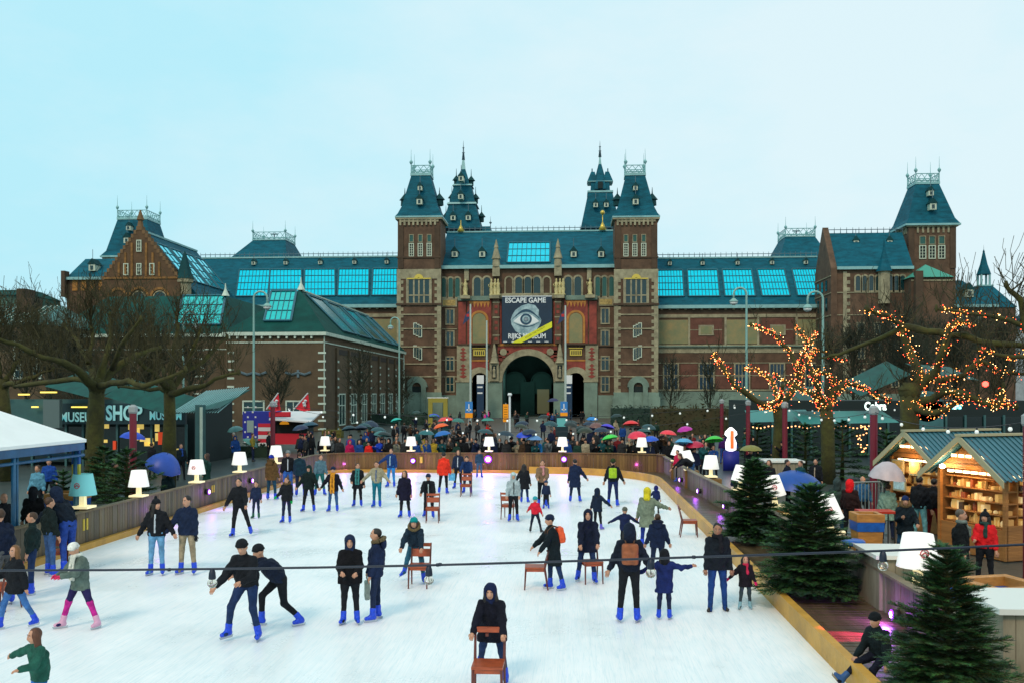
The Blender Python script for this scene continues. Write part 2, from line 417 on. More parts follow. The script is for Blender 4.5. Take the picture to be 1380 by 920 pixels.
    if hoodfur:
        b=MB(); b.use(mat('fur_%s'%str(hoodfur),hoodfur,rough=1,var=0.5,vscale=60,bump=1,bscale=120),True)
        if hood: ring=[tuple(hp_(0.085*cos(t),-0.085,-0.005+0.11*sin(t))) for t in np.linspace(0,2*pi,15)]
        else: ring=[tuple(neckb+T((0.13*cos(t),0.05+0.115*sin(t),0.06+0.04*sin(t)))*k) for t in np.linspace(0,2*pi,15)]
        b.tube(ring,[0.034*k+0.006*k*((i*7)%3) for i in range(15)],7,cap=False); b.build('fur_trim',jk)
        if not hood:
            v,q,m=sdf_mesh([el(neckb+T((0,0.13,-0.01))*k,up,np.array((0.13,0.07,0.12))*k,0)],h,noise=0.004); mesh_obj('hood',v,q,m,[cloth(coat)],root)
    if scarf:
        s=[]; col,tail=scarf
        R=[neckb+T((0.072*cos(t),-0.01+0.075*sin(t),0.03))*k for t in np.linspace(0,2*pi,9)]
        for a_,b_ in zip(R[:-1],R[1:]): s.append(rc(a_,b_,0.036*k,0.036*k,0))
        if tail:
            for sx in ((-1,1) if tail>0.4 else (1,)):
                s.append(rc(neckb+T((sx*0.045,-0.10,0.0))*k,neckb+T((sx*0.055,-0.165,-0.25))*k,0.036*k,0.035*k,0,up,np.array([1.1,0.6,1])))
                s.append(rc(neckb+T((sx*0.055,-0.165,-0.25))*k,neckb+T((sx*0.05,-0.17,-tail))*k,0.035*k,0.04*k,0,up,np.array([1.1,0.6,1])))
        v,q,m=sdf_mesh(s,min(h,0.018) if h<0.03 else h,k=0.02,noise=0.003); mesh_obj('scarf',v,q,m,[cloth(col)],root)
    if backpack:
        s=[bxp(chest+T((0,0.19,-0.02))*k,up,np.array((0.10,0.035,0.14))*k,0.045*k,0), bxp(chest+T((0,0.255,-0.07))*k,up,np.array((0.07,0.012,0.06))*k,0.025*k,0)]
        v,q,m=sdf_mesh(s,min(h,0.018),k=0.02,noise=0.002)
        bo=mesh_obj('backpack',v,q,m,[mat('pack_%.2f_%.2f'%backpack[:2],backpack,rough=0.6,var=0.3,vscale=12)],None)
        BAGS.append((bo,root,'backpack'))
        b=MB(); b.use(mat('pack_strap',(0.10,0.04,0.015),rough=0.7),True)
        for sx in (-1,1):
            pts=[chest+T((sx*0.07,0.15,0.17))*k,chest+T((sx*0.085,0.02,0.225))*k,chest+T((sx*0.10,-0.125,0.14))*k,chest+T((sx*0.11,-0.14,0.0))*k]
            b.tube([tuple(p) for p in pts],0.014*k,5)
        b.build('strap',bo)
    if bag:
        col,sd=bag; i=0 if sd<0 else 1; p=wr[i]+adr[i]*0.06*k
        s=[bxp(p+np.array([0,0,-0.30])*k,None,np.array((0.13,0.03,0.15))*k,0.02*k,0)]
        v,q,m=sdf_mesh(s,0.018,noise=0.004); bo=mesh_obj('shopping_bag',v,q,m,[cloth(col)],None)
        b=MB(); b.use(cloth(col),True); b.tube([tuple(p+np.array([-0.06,0,-0.15])*k),tuple(p+np.array([-0.03,0,0.0])*k),tuple(p+np.array([0.03,0,0.0])*k),tuple(p+np.array([0.06,0,-0.15])*k)],0.008*k,5); b.build('handle',bo)
        BAGS.append((bo,root,'bag'))
    root.location=(loc[0],loc[1],z0); root.rotation_euler=(0,0,radians(yaw))
    for bo,r,kd in BAGS:
        if r is root: bo.location=root.location; bo.rotation_euler=root.rotation_euler
    tag(root,label,'person',group)
    return root
BAGS=[]
# ---------- materials of the buildings ----------
BRICK=mat('museum_brick',(0.105,0.063,0.037),rough=0.9,var=0.45,vscale=0.6,bump=0.3,bscale=4)
BRICK_D=mat('museum_brick_dark',(0.075,0.048,0.028),rough=0.9,var=0.3,vscale=0.5)
STONE=mat('sandstone',(0.29,0.27,0.17),rough=0.85,var=0.42,vscale=0.9)
STONE_G=mat('plinth_stone',(0.16,0.24,0.19),rough=0.8,var=0.3,vscale=0.4)
RED=mat('red_glazed_brick',(0.24,0.042,0.026),rough=0.7,var=0.45,vscale=0.8)
ORANGE=mat('orange_mosaic',(0.42,0.17,0.02),rough=0.5,var=0.3,vscale=1.2)
GOLD=mat('gilded_metal',(0.65,0.48,0.08),rough=0.35,metal=0.5)
TAN=mat('tile_picture',(0.30,0.24,0.10),rough=0.7,var=0.35,vscale=0.8,col2=(0.16,0.20,0.10))
SLATE=mat('slate_roof',(0.002,0.088,0.128),rough=0.7,spec=0.18,var=0.38,vscale=0.7,bump=0.2,bscale=6,stretch=(1,1,3))
SLATE_D=mat('slate_roof_dark',(0.004,0.050,0.055),spec=.2,rough=0.7,var=0.25,vscale=0.5)
LEAD=mat('lead_trim',(0.22,0.45,0.45),rough=0.5,var=0.15,vscale=1)
WHITE=mat('white_stone_trim',(0.55,0.66,0.55),rough=0.7,var=0.15,vscale=1)
GLASS=mat('window_glass',(0.004,0.035,0.040),rough=0.12,spec=0.6)
GLASS_G=mat('green_shutter_glass',(0.01,0.09,0.07),rough=0.3)
SKYL=mat('skylight_glass',(0.0,0.74,0.88),rough=0.12,metal=0.85,var=0.12,vscale=1.5)
SKYL2=mat('skylight_glass_green',(0.0,0.10,0.07),rough=0.2,metal=0.5,var=0.2,vscale=1)
SKYB=mat('skylight_bar',(0.02,0.12,0.16),rough=0.5)
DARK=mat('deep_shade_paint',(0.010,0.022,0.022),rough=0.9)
IRON=mat('wrought_iron',(0.10,0.16,0.19),rough=0.5)
WINW=mat('window_frame_white',(0.50,0.58,0.45),rough=0.6)

YM=150.0; MX=fx(711,YM)
museum=thing('museum_building','huge brick museum with twin slate towers, arched gateway and eye banner','museum',(MX,YM,0))
OFF=(MX,YM,0)
def part(name,par=museum): 
    return MB(OFF)
def fin(mb,x,y,z,h,r=0.12):
    mb.lathe([(r*0.7,0),(r*0.5,h*0.35),(r*1.9,h*0.42),(r*2.4,h*0.47),(r*1.2,h*0.53),(r*0.4,h*0.56),(r*0.12,h)],(x,y,z),6)
def win(par,x0,x1,z0,z1,Y,n=2,rows=2,arch=False,glass=GLASS,frame=WINW,fw=0.22,name='window',off=OFF,axis='x'):
    """a framed window standing a little proud of the wall whose face is at Y (looking along -Y)"""
    b=MB(off); b.use(glass)
    zt=z1-(x1-x0)/2 if arch else z1
    def arc(r,cx,zc,y,n_=8): return [(cx+r*cos(t),y,zc+r*sin(t)) for t in np.linspace(0,pi,n_)]
    cx=(x0+x1)/2;r=(x1-x0)/2
    if arch:
        pts=[(x0,Y-0.03,z0),(x1,Y-0.03,z0)]+arc(r,cx,zt,Y-0.03); b.plate(pts,0.05)
    else: b.box(x0,x1,Y-0.03,Y+0.02,z0,z1)
    b.use(frame)
    b.box(x0-fw,x0,Y-0.14,Y+0.02,z0-fw,zt); b.box(x1,x1+fw,Y-0.14,Y+0.02,z0-fw,zt); b.box(x0,x1,Y-0.14,Y+0.02,z0-fw,z0)
    if arch:
        a=np.linspace(0,pi,9)
        for t0,t1 in zip(a[:-1],a[1:]):
            p=[(cx+(r+q)*cos(t),Y-0.14,zt+(r+q)*sin(t)) for t,q in ((t0,0),(t0,fw),(t1,fw),(t1,0))]; b.plate(p,0.16)
    else: b.box(x0-fw,x1+fw,Y-0.14,Y+0.02,z1,z1+fw)
    for i in range(1,n):
        xx=x0+(x1-x0)*i/n; b.box(xx-fw*0.3,xx+fw*0.3,Y-0.09,Y-0.031,z0,zt if arch else z1)
    for i in range(1,rows):
        zz=z0+(z1-z0)*i/rows; b.box(x0,x1,Y-0.075,Y-0.0312,zz-fw*0.25,zz+fw*0.25)
    o=b.build(name,par)
    return o
def dormer(par,x,y,z,w=0.9,off=OFF,fwd=(0,-1)):
    b=MB(off); b.use(WINW); b.box(x-w/2,x+w/2,y-0.8,y+1.2,z,z+w); b.use(SLATE_D); b.add([(x-w*0.7,y-0.9,z+w),(x+w*0.7,y-0.9,z+w),(x,y-0.9,z+w*1.9),(x-w*0.7,y+1.4,z+w),(x+w*0.7,y+1.4,z+w),(x,y+1.4,z+w*1.9)],[(0,1,2),(5,4,3),(0,3,4,1),(1,4,5,2),(2,5,3,0)])
    b.use(GLASS); b.box(x-w*0.22,x+w*0.22,y-0.83,y-0.79,z+0.15*w,z+0.8*w); b.use(IRON); b.tube([(x,y-0.5,z+w*1.8),(x,y-0.5,z+w*3.3)],0.05,4)
    return b.build('dormer_window',par)
def railing(par,x0,x1,y0,y1,z,h=1.1,step=0.9,off=OFF,posts=2.6):
    b=MB(off); b.use(LEAD)
    for (a,c,d,e) in ((x0,x1,y0,y0),(x0,x1,y1,y1),(x0,x0,y0,y1),(x1,x1,y0,y1)):
        b.tube([(a,d,z+h),(c,e,z+h)],0.07,4); b.tube([(a,d,z+h*0.15),(c,e,z+h*0.15)],0.09,4)
        L=max(abs(c-a),abs(e-d)); n=max(2,int(L/step))
        for i in range(n):
            p=(a+(c-a)*i/n,d+(e-d)*i/n); q=(a+(c-a)*(i+1)/n,d+(e-d)*(i+1)/n)
            b.tube([(p[0],p[1],z),(q[0],q[1],z+h)],0.05,4); b.tube([(q[0],q[1],z),(p[0],p[1],z+h)],0.05,4)
    for (x,y) in ((x0,y0),(x1,y0),(x0,y1),(x1,y1)): fin(b,x,y,z,posts,0.13)
    return b.build('roof_railing',par)
def quoins(b,x0,x1,y,z0,z1,step=0.55,long=0.5,side=1):
    """a stone corner strip with toothed inner edge; side=+1 teeth towards +x"""
    b.box(x0,x1,y,y+0.2,z0,z1)
    n=int((z1-z0)/step)
    for i in range(0,n,2):
        if side>0: b.box(x1,x1+long,y+0.02,y+0.2,z0+i*step,z0+(i+1)*step)
        else: b.box(x0-long,x0,y+0.02,y+0.2,z0+i*step,z0+(i+1)*step)
def arcband(b,cx,zc,r0,r1,Y,th,a0=0,a1=pi,n=18):
    a=np.linspace(a0,a1,n)
    for t0,t1 in zip(a[:-1],a[1:]):
        b.plate([(cx+r0*cos(t0),Y,zc+r0*sin(t0)),(cx+r1*cos(t0),Y,zc+r1*sin(t0)),(cx+r1*cos(t1),Y,zc+r1*sin(t1)),(cx+r0*cos(t1),Y,zc+r0*sin(t1))],th)

# ---------- one front tower ----------
def front_tower(sgn):
    Y=YM
    X=lambda p: fx(711+sgn*(p-711),Y)      # p is given for the right-hand tower
    Z=lambda y,p=856: fz(y,Y,711+sgn*(p-711))
    x0,x1=sorted((X(828.5),X(886))); w=x1-x0; D=w*0.9
    b=MB(OFF); b.use(BRICK); b.box(x0,x1,Y,Y+D,0,Z(292))
    tw=b.build('tower',museum)
    s=MB(OFF); s.use(STONE)
    quoins(s,x0-0.12,x0+0.55,Y-0.12,2,Z(363),side=1,long=.4); quoins(s,x1-0.55,x1+0.12,Y-0.12,2,Z(363),side=-1,long=.4)
    s.box(x0-0.1,x1+0.1,Y-0.09,Y+0.1,Z(376),Z(363))
    for y in (424,443,467,490,507): s.box(x0,x1,Y-0.16,Y+0.1,Z(y+0.8),Z(y-0.8))
    s.use(BRICK_D)
    s.box(x0-0.25,x1+0.25,Y-0.3,Y+0.1,Z(411.6),Z(409)); s.box(x0-0.15,x1+0.15,Y-0.2,Y+0.1,Z(348),Z(346))
    s.use(STONE_G); s.box(x0-0.4,x1+0.4,Y-0.4,Y+0.2,0,Z(534)); s.box(x0-0.2,x1+0.2,Y-0.25,Y+0.2,Z(534),Z(528))
    s.use(STONE); s.box(x0-0.35,x1+0.35,Y-0.35,Y+D+0.35,Z(296),Z(292))
    n=9
    for i in range(n):
        xa=x0+0.3+(w-0.6)*i/n; s.box(xa,xa+(w-0.6)/n*0.45,Y-0.28,Y+0.05,Z(304),Z(296)); s.box(xa,xa+(w-0.6)/n,Y-0.2,Y+0.05,Z(299.5),Z(296))
    s.use(BRICK_D)
    for q in (x0+0.15,x1-0.95): s.box(q,q+0.8,Y-0.14,Y+0.05,Z(362),Z(304))
    s.build('stone_trim',tw)
    # slits
    for p in (843.5,855.5,867.5):
        xa,xb=sorted((X(p-2.3),X(p+2.3)))
        win(tw,xa,xb,Z(326),Z(317),Y,1,1,glass=GLASS_G,frame=STONE,fw=0.1,name='window')
        win(tw,xa,xb,Z(345),Z(329),Y,2,5,glass=DARK,frame=WINW,fw=0.14,name='window')
    xa,xb=sorted((X(843.5),X(871)))
    win(tw,xa,xb,Z(408.5),Z(377),Y-0.08,4,1,glass=GLASS,frame=STONE,fw=0.42,name='large_window')
    g=MB(OFF); g.use(STONE); g.box(xa,xb,Y-0.21,Y-0.13,Z(399),Z(397.4)); g.use(GOLD)
    cx=(xa+xb)/2; arcband(g,cx,Z(376),0.2,0.75,Y-0.35,0.2,n=8); g.box(xa-0.3,xb+0.3,Y-0.3,Y-0.1,Z(376.6),Z(375)); g.build('gilded_crest',tw)
    for (ya,yb,st) in ((452,438,1),(482,468,1)):
        for i,p in enumerate((563-3.5,563,563+3.5) if sgn<0 else (859-3.5,859,859+3.5)):
            px=p; xa,xb=sorted((fx(px-1.3,Y),fx(px+1.3,Y))); dz=(i-1)*(0.22)*(-1 if sgn<0 else 1)
            win(tw,xa,xb,Z(ya)+dz,Z(yb)+dz,Y,1,1,frame=WINW,fw=0.14)
    # ground door with pointed hood
    cxp=562 if sgn<0 else 860; cx=fx(cxp,Y)
    d=MB(OFF); d.use(STONE_G); d.box(cx-1.5,cx-0.75,Y-0.55,Y,0,Z(520)); d.box(cx+0.75,cx+1.5,Y-0.55,Y,0,Z(520)); arcband(d,cx,Z(521),0.75,1.75,Y-0.5,0.5,n=10)
    d.use(DARK); d.box(cx-0.75,cx+0.75,Y-0.1,Y+0.05,0,Z(520)); d.build('door',tw)
    # mansard roof
    ze,zt=Z(291.5),Z(234); tc=(x0+x1)/2; hwb=w/2+0.35; hwt=fx(870,Y)-fx(843.5,Y); hwt=hwt/2
    yc=Y+D/2
    r=MB(OFF); r.use(SLATE)
    zz=ze+0.5
    r.frustum(tc-hwb,tc+hwb,yc-D/2-0.35,yc+D/2+0.35,ze,tc-hwb+0.35,tc+hwb-0.35,yc-D/2,yc+D/2,zz)
    q=0.06
    zm=ze+(zt-ze)*0.25; hm=hwb-0.35-(hwb-0.35-hwt)*0.29
    r.frustum(tc-hwb+0.35,tc+hwb-0.35,yc-D/2,yc+D/2,zz+0.003,tc-hm,tc+hm,yc-hm*0.9,yc+hm*0.9,zm)
    r.frustum(tc-hm,tc+hm,yc-hm*0.9,yc+hm*0.9,zm+0.002,tc-hwt,tc+hwt,yc-hwt,yc+hwt,zt)
    r.use(LEAD); r.box(tc-hwt-0.12,tc+hwt+0.12,yc-hwt-0.12,yc+hwt+0.12,zt+0.01,zt+0.45)
    r.box(tc-hwb-0.05,tc+hwb+0.05,yc-D/2-0.42,yc+D/2+0.42,ze-0.25,ze-0.01)
    ro=r.build('roof',tw)
    railing(tw,tc-hwt,tc+hwt,yc-hwt,yc+hwt,zt+0.45,1.25,0.8,posts=3.9)
    slope=lambda z: (yc-D/2)+( (z-ze)/(zt-ze))*(D/2-hwt)
    for yy,wd in ((272,0.9),(252,0.7)): 
        z=Z(yy); dormer(tw,fx(856.5 if sgn>0 else 565.5,Y),slope(z)-0.1,z-0.5,wd)
    for yy in (270,):
        z=Z(yy)
        for sx in (-1,1):
            m=MB(OFF); xx=tc+sx*(hwb-(hwb-hwt)*(z-ze)/(zt-ze)-0.1); m.use(SLATE_D); m.lathe([(0.7,0),(0.65,0.9),(0.95,0.95),(0.1,2.0),(0.03,3)],(xx,yc,z-0.3),6); m.build('dormer_window',tw)
    return tw
front_tower(-1); front_tower(1)

# ---------- centre block ----------
YC=152.0
Xc=lambda p: fx(p,YC); Zc=lambda y,p=711: fz(y,YC,p)
x0,x1=Xc(593),Xc(829)
def wall_with_arches(b,x0,x1,z0,z1,Y,th,arches):
    """wall face with round arched openings: arches = (cx, r, zspring)"""
    arches=sorted(arches); xs=x0
    for cx,r,zs in arches:
        b.box(xs,cx-r,Y,Y+th,z0,z1)
        a=np.linspace(pi,0,17)
        for t0,t1 in zip(a[:-1],a[1:]):
            xa,za=cx+r*cos(t0),zs+r*sin(t0); xb,zb=cx+r*cos(t1),zs+r*sin(t1)
            b.hexa([(xa,Y,za),(xb,Y,zb),(xb,Y+th,zb),(xa,Y+th,za)],[(xa,Y,z1),(xb,Y,z1),(xb,Y+th,z1),(xa,Y+th,z1)])
        xs=cx+r
    b.box(xs,x1,Y,Y+th,z0,z1)
b=MB(OFF); b.use(BRICK)
cxm=Xc(711.5); rm=Xc(746)-Xc(711.5); zsm=Zc(513)
cl,cr_=Xc(647),Xc(776); rs=Xc(658)-Xc(647); zss=Zc(513)
wall_with_arches(b,x0,x1,0,Zc(470),YC,1.2,[(cxm,rm,zsm),(cl,rs,zss),(cr_,rs,zss)])
b.box(x0,x1,YC,YC+1.2,Zc(470)+0.002,Zc(361)); 
cb=b.build('central_block',museum)
# passage behind the arches
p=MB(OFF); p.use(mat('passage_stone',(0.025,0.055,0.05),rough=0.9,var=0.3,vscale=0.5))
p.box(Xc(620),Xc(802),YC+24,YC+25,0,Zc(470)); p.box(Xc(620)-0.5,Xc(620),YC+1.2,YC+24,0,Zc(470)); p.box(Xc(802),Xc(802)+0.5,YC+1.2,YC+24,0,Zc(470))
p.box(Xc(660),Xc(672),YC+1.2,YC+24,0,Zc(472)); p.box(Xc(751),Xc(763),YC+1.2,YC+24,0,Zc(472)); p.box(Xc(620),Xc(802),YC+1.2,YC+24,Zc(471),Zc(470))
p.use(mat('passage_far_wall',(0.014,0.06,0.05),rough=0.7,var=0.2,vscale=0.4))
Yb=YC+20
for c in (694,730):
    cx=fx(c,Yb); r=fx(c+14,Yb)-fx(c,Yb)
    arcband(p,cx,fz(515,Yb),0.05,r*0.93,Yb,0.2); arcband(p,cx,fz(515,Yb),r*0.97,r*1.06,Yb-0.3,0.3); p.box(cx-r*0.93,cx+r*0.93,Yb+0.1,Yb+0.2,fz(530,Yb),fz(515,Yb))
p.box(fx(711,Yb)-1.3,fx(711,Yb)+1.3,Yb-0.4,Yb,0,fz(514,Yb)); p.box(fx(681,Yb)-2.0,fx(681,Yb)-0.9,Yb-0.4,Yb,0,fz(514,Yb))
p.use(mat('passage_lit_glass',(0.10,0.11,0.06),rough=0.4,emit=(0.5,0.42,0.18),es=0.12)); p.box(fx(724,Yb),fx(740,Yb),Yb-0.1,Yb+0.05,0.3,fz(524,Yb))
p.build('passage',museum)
for cx_ in (697,728):
    l=bpy.data.lights.new('passage_fill','POINT'); l.energy=210; l.color=(.55,1,.9); l.shadow_soft_size=.6; o=bpy.data.objects.new('passage_fill',l); COL.objects.link(o); o.location=(fx(cx_,YC+12),YC+13,6.5)  # added fill lights with no fitting, brightening the inner arches
s=MB(OFF)
s.use(STONE); arcband(s,cxm,zsm,rm,rm+1.05,YC-0.35,0.5,n=26); arcband(s,cl,zss,rs,rs+0.95,YC-0.3,0.45); arcband(s,cr_,zss,rs,rs+0.95,YC-0.3,0.45)
s.use(STONE_G)
def pier(pa,pb,yt=513,dy=0.42): s.box(Xc(pa),Xc(pb),YC-dy,YC,0,Zc(yt))
pier(615,636);pier(658,677);pier(746,765);pier(787,805,513)
s.use(STONE)
for pa,pb in ((614,637),(657.5,677),(746,765.5),(786,806)): s.box(Xc(pa),Xc(pb),YC-0.55,YC,Zc(514.5),Zc(512))
s.build('stone_arches',cb)
# coloured facings
s=MB(OFF); s.use(RED)
s.box(Xc(634),Xc(659),YC-0.12,YC,Zc(499),Zc(486)); s.box(Xc(764),Xc(789),YC-0.12,YC,Zc(499),Zc(486))
s.box(Xc(671),Xc(751),YC-0.12,YC,Zc(476),Zc(465)); 
for sg in (-1,1):   # spandrels beside the gateway arch
    for i in range(7):
        t=0.25+i*0.14; xx=cxm+sg*(rm+1.05)*cos(t); zz=zsm+(rm+1.05)*sin(t)
        s.box(min(xx+sg*0.1,cxm+sg*(Xc(751)-cxm)),max(xx+sg*0.1,cxm+sg*(Xc(751)-cxm)) ,YC-0.13,YC,zz,zz+0.75) if abs(xx-cxm)<(Xc(750)-cxm) else None
for pa,pb in ((618,628),(668,676),(746,754),(794,804)): s.box(Xc(pa),Xc(pb),YC-0.3,YC,Zc(463),Zc(407))
for c in (646,776): s.box(Xc(c-16),Xc(c+16),YC-0.1,YC,Zc(463),Zc(404))
s.use(ORANGE)
for c in (646,776):
    arcband(s,Xc(c),Zc(431),Xc(c+9.5)-Xc(c),Xc(c+12.5)-Xc(c),YC-0.22,0.12,n=12); s.box(Xc(c-12.5),Xc(c-9.5),YC-0.22,YC-0.1,Zc(462),Zc(431)); s.box(Xc(c+9.5),Xc(c+12.5),YC-0.22,YC-0.1,Zc(462),Zc(431))
    for i in range(6):
        xa=Xc(c-13+i*4.6); s.add([(xa,YC-0.2,Zc(408)),(xa+0.5,YC-0.2,Zc(408)),(xa+0.25,YC-0.2,Zc(415)),(xa,YC-0.1,Zc(408)),(xa+0.5,YC-0.1,Zc(408)),(xa+0.25,YC-0.1,Zc(415))],[(0,2,1),(0,1,4,3),(1,2,5,4),(2,0,3,5)])
    s.box(Xc(c-14),Xc(c+14),YC-0.2,YC-0.1,Zc(408),Zc(405.8)); s.box(Xc(c-13),Xc(c+13),YC-0.2,YC-0.12,Zc(486.5),Zc(484.5))
s.box(Xc(671),Xc(751),YC-0.25,YC-0.12,Zc(466),Zc(463))
s.use(TAN)
for c in (646,776):
    r=Xc(c+9)-Xc(c); s.plate([(Xc(c)-r,YC-0.16,Zc(462)),(Xc(c)+r,YC-0.16,Zc(462))]+[(Xc(c)+r*cos(t),YC-0.16,Zc(431)+r*sin(t)) for t in np.linspace(0,pi,10)],0.05)
s.build('mosaic_facing',cb)
s=MB(OFF); s.use(STONE)
for pa,pb in ((616,633),(789,806)):
    s.box(Xc(pa),Xc(pb),YC-0.36,YC-0.02,Zc(512),Zc(465)); cx=(Xc(pa)+Xc(pb))/2
    s.use(RED)
    for i in range(2):
        za,zb=Zc(488-23*i+21),Zc(488-23*i+2); za,zb=(Zc(509),Zc(490)) if i==0 else (Zc(486),Zc(468))
        n=4
        for j in range(n):
            z=za+(zb-za)*(j+0.5)/n; h_=(zb-za)/n/2*1.1; wv=0.62 if j%2==0 else 0.42
            s.plate([(cx-wv,YC-0.40,z),(cx,YC-0.40,z-h_),(cx+wv,YC-0.40,z),(cx,YC-0.40,z+h_)],0.06)
    s.use(STONE)
# bands
for y in (402,): s.box(Xc(669),Xc(753),YC-0.4,YC,Zc(403),Zc(396))
for i in range(20): xx=Xc(671)+i*(Xc(751)-Xc(671))/19; s.box(xx-0.1,xx+0.1,YC-0.5,YC-0.4,Zc(402),Zc(397))
s.box(x0,x1,YC-0.3,YC,Zc(361),Zc(359)); 
for pa,pb in ((594,616),(806,828)):
    for y in (443,484.5,507): s.box(Xc(pa),Xc(pb),YC-0.12,YC,Zc(y+0.6),Zc(y-0.6))
    s.box(Xc(pa+1),Xc(pb),YC-0.2,YC,Zc(413),Zc(402))
for pc in (629,794): s.box(Xc(pc-3),Xc(pc+3),YC-0.35,YC,Zc(378),Zc(361))
s.use(BRICK_D); s.box(x0,x1,YC-0.22,YC-0.0,Zc(467),Zc(465.4)) if False else None
s.box(Xc(594),Xc(617),YC-0.24,YC,Zc(467),Zc(465.2)); s.box(Xc(806),Xc(828),YC-0.24,YC,Zc(467),Zc(465.2)); s.box(Xc(617),Xc(660),YC-0.5,YC,Zc(465),Zc(463)); s.box(Xc(762),Xc(805),YC-0.5,YC,Zc(465),Zc(463))
s.use(STONE_G)
for pa,pb in ((617,660),(762,805)): s.box(Xc(pa),Xc(pb),YC-0.4,YC,Zc(405),Zc(399))
s.box(Xc(593),Xc(616),YC-0.3,YC,0,Zc(532)); s.box(Xc(806),Xc(829),YC-0.3,YC,0,Zc(532))
s.use(mat('tan_ornament',(0.38,0.28,0.09),rough=0.7,var=0.5,vscale=3))
for pa,pb in ((597,614),(808,825)): s.box(Xc(pa),Xc(pb),YC-0.24,YC-0.2,Zc(411.5),Zc(404))
s.build('stone_trim',cb)
for c in (634.5,787.5):
    pass
# windows of the centre
W2=lambda pa,pb,ya,yb,**k: win(cb,Xc(pa),Xc(pb),Zc(yb),Zc(ya),YC,**k)
for c in (598,607.5,616.5,): 
    for m in (c,1422-c): W2(m-3.1,m+3.1,374,400,n=1,rows=1,arch=True,glass=GLASS_G,frame=STONE,fw=0.28)
for c in (643.3,656.3):
    for m in (c,1422-c): W2(m-4.6,m+4.6,373.5,400,n=1,rows=1,arch=True,frame=STONE,fw=0.3,name='arched_window')
for m in (699,711.3,723.6): W2(m-4.6,m+4.6,373.5,395.5,n=1,rows=1,arch=True,frame=STONE,fw=0.3,name='arched_window')
for m in (686,736.8): W2(m-4.2,m+4.2,374,395.5,n=1,rows=1,arch=True,glass=BRICK_D,frame=STONE,fw=0.26,name='blind_arch')
for c in (606.5,815.5):
    for ya,yb in ((417,436),(446.5,465),(481,498),(507.5,526.5)): W2(c-4.6,c+4.6,ya,yb,n=2,rows=2 if ya>500 else 1,frame=STONE,fw=0.2)
# central roof
YR=YC+11
r=MB(OFF); r.use(SLATE)
za,zb=Zc(360),fz(313,YR)
r.hexa([(x0-0.3,YC-0.3,za),(x1+0.3,YC-0.3,za),(x1+0.3,YR+11,za),(x0-0.3,YR+11,za)],[(x0-0.3,YR,zb),(x1+0.3,YR,zb),(x1+0.3,YR+0.5,zb),(x0-0.3,YR+0.5,zb)])
r.use(LEAD); r.box(x0-0.3,x1+0.3,YC-0.75,YC-0.31,za-0.3,za+0.25); r.box(x0-0.3,x1+0.3,YR-0.15,YR+0.6,zb+0.003,zb+0.25)
cro=r.build('roof',cb)
def crest(par,xa,xb,y,z,step=0.9,h=0.9):
    b=MB(OFF); b.use(IRON); b.tube([(xa,y,z+h*0.6),(xb,y,z+h*0.6)],0.06,4)
    n=int((xb-xa)/step)
    for i in range(n+1): xx=xa+(xb-xa)*i/n; b.tube([(xx,y,z),(xx,y,z+h)],[0.07,0.03],4)
    return b.build('ridge_cresting',par)
crest(cb,x0,x1,YR+0.2,zb+0.2)
def on_slope(xa,xb,za_,zb_,A,B,off=0.12):
    """rectangle lying on the slope from A=(y,z) to B=(y,z) between heights za_ and zb_"""
    f=lambda z:(A[0]+(B[0]-A[0])*(z-A[1])/(B[1]-A[1]))
    n=np.array([-(B[1]-A[1]),(B[0]-A[0])],float); n/=np.linalg.norm(n)
    return lambda x,z,o=off:(x,f(z)+n[0]*o,z+n[1]*o)
def skylight(par,xa,xb,za_,zb_,A,B,nx=8,nz=4,shear=0,glass=SKYL,name='skylight',off=OFF):
    P=on_slope(xa,xb,za_,zb_,A,B)
    b=MB(off); b.use(glass); sh=lambda z:(z-za_)/(zb_-za_)*shear
    b.hexa([P(xa,za_,0.02),P(xb,za_,0.02),P(xb,za_,0.13),P(xa,za_,0.13)],[P(xa+shear,zb_,0.02),P(xb+shear,zb_,0.02),P(xb+shear,zb_,0.13),P(xa+shear,zb_,0.13)])
    b.use(SKYB)
    for i in range(nx+1):
        x=xa+(xb-xa)*i/nx; w=0.13 if i in(0,nx) else 0.05
        b.tube([P(x,za_,0.16),P(x+shear,zb_,0.16)],w,4)
    for j in range(nz+1):
        z=za_+(zb_-za_)*j/nz; w=0.13 if j in(0,nz) else 0.05
        b.tube([P(xa+sh(z),z,0.165),P(xb+sh(z),z,0.165)],w,4)
    return b.build(name,par)
A=(YC-0.3,za);B=(YR,zb)
def yz_at(py,A,B,px=711):   # height on a slope seen at photo row py
    lo,hi=A[1],B[1]
    for _ in range(40):
        m=(lo+hi)/2; y=A[0]+(B[0]-A[0])*(m-A[1])/(B[1]-A[1])
        if fz(py,y,px)>m: lo=m
        else: hi=m
    return m
zl,zh=yz_at(355,A,B),yz_at(328,A,B); yl=A[0]+(B[0]-A[0])*(zl-A[1])/(B[1]-A[1])
skylight(cb,fx(683,yl),fx(741,yl),zl,zh,A,B,9,3,shear=-0.1)
for px in (613,650,773,810):
    z=yz_at(347,A,B,px); y=A[0]+(B[0]-A[0])*(z-A[1])/(B[1]-A[1]); dormer(cb,fx(px,y),y+0.3,z,0.95)
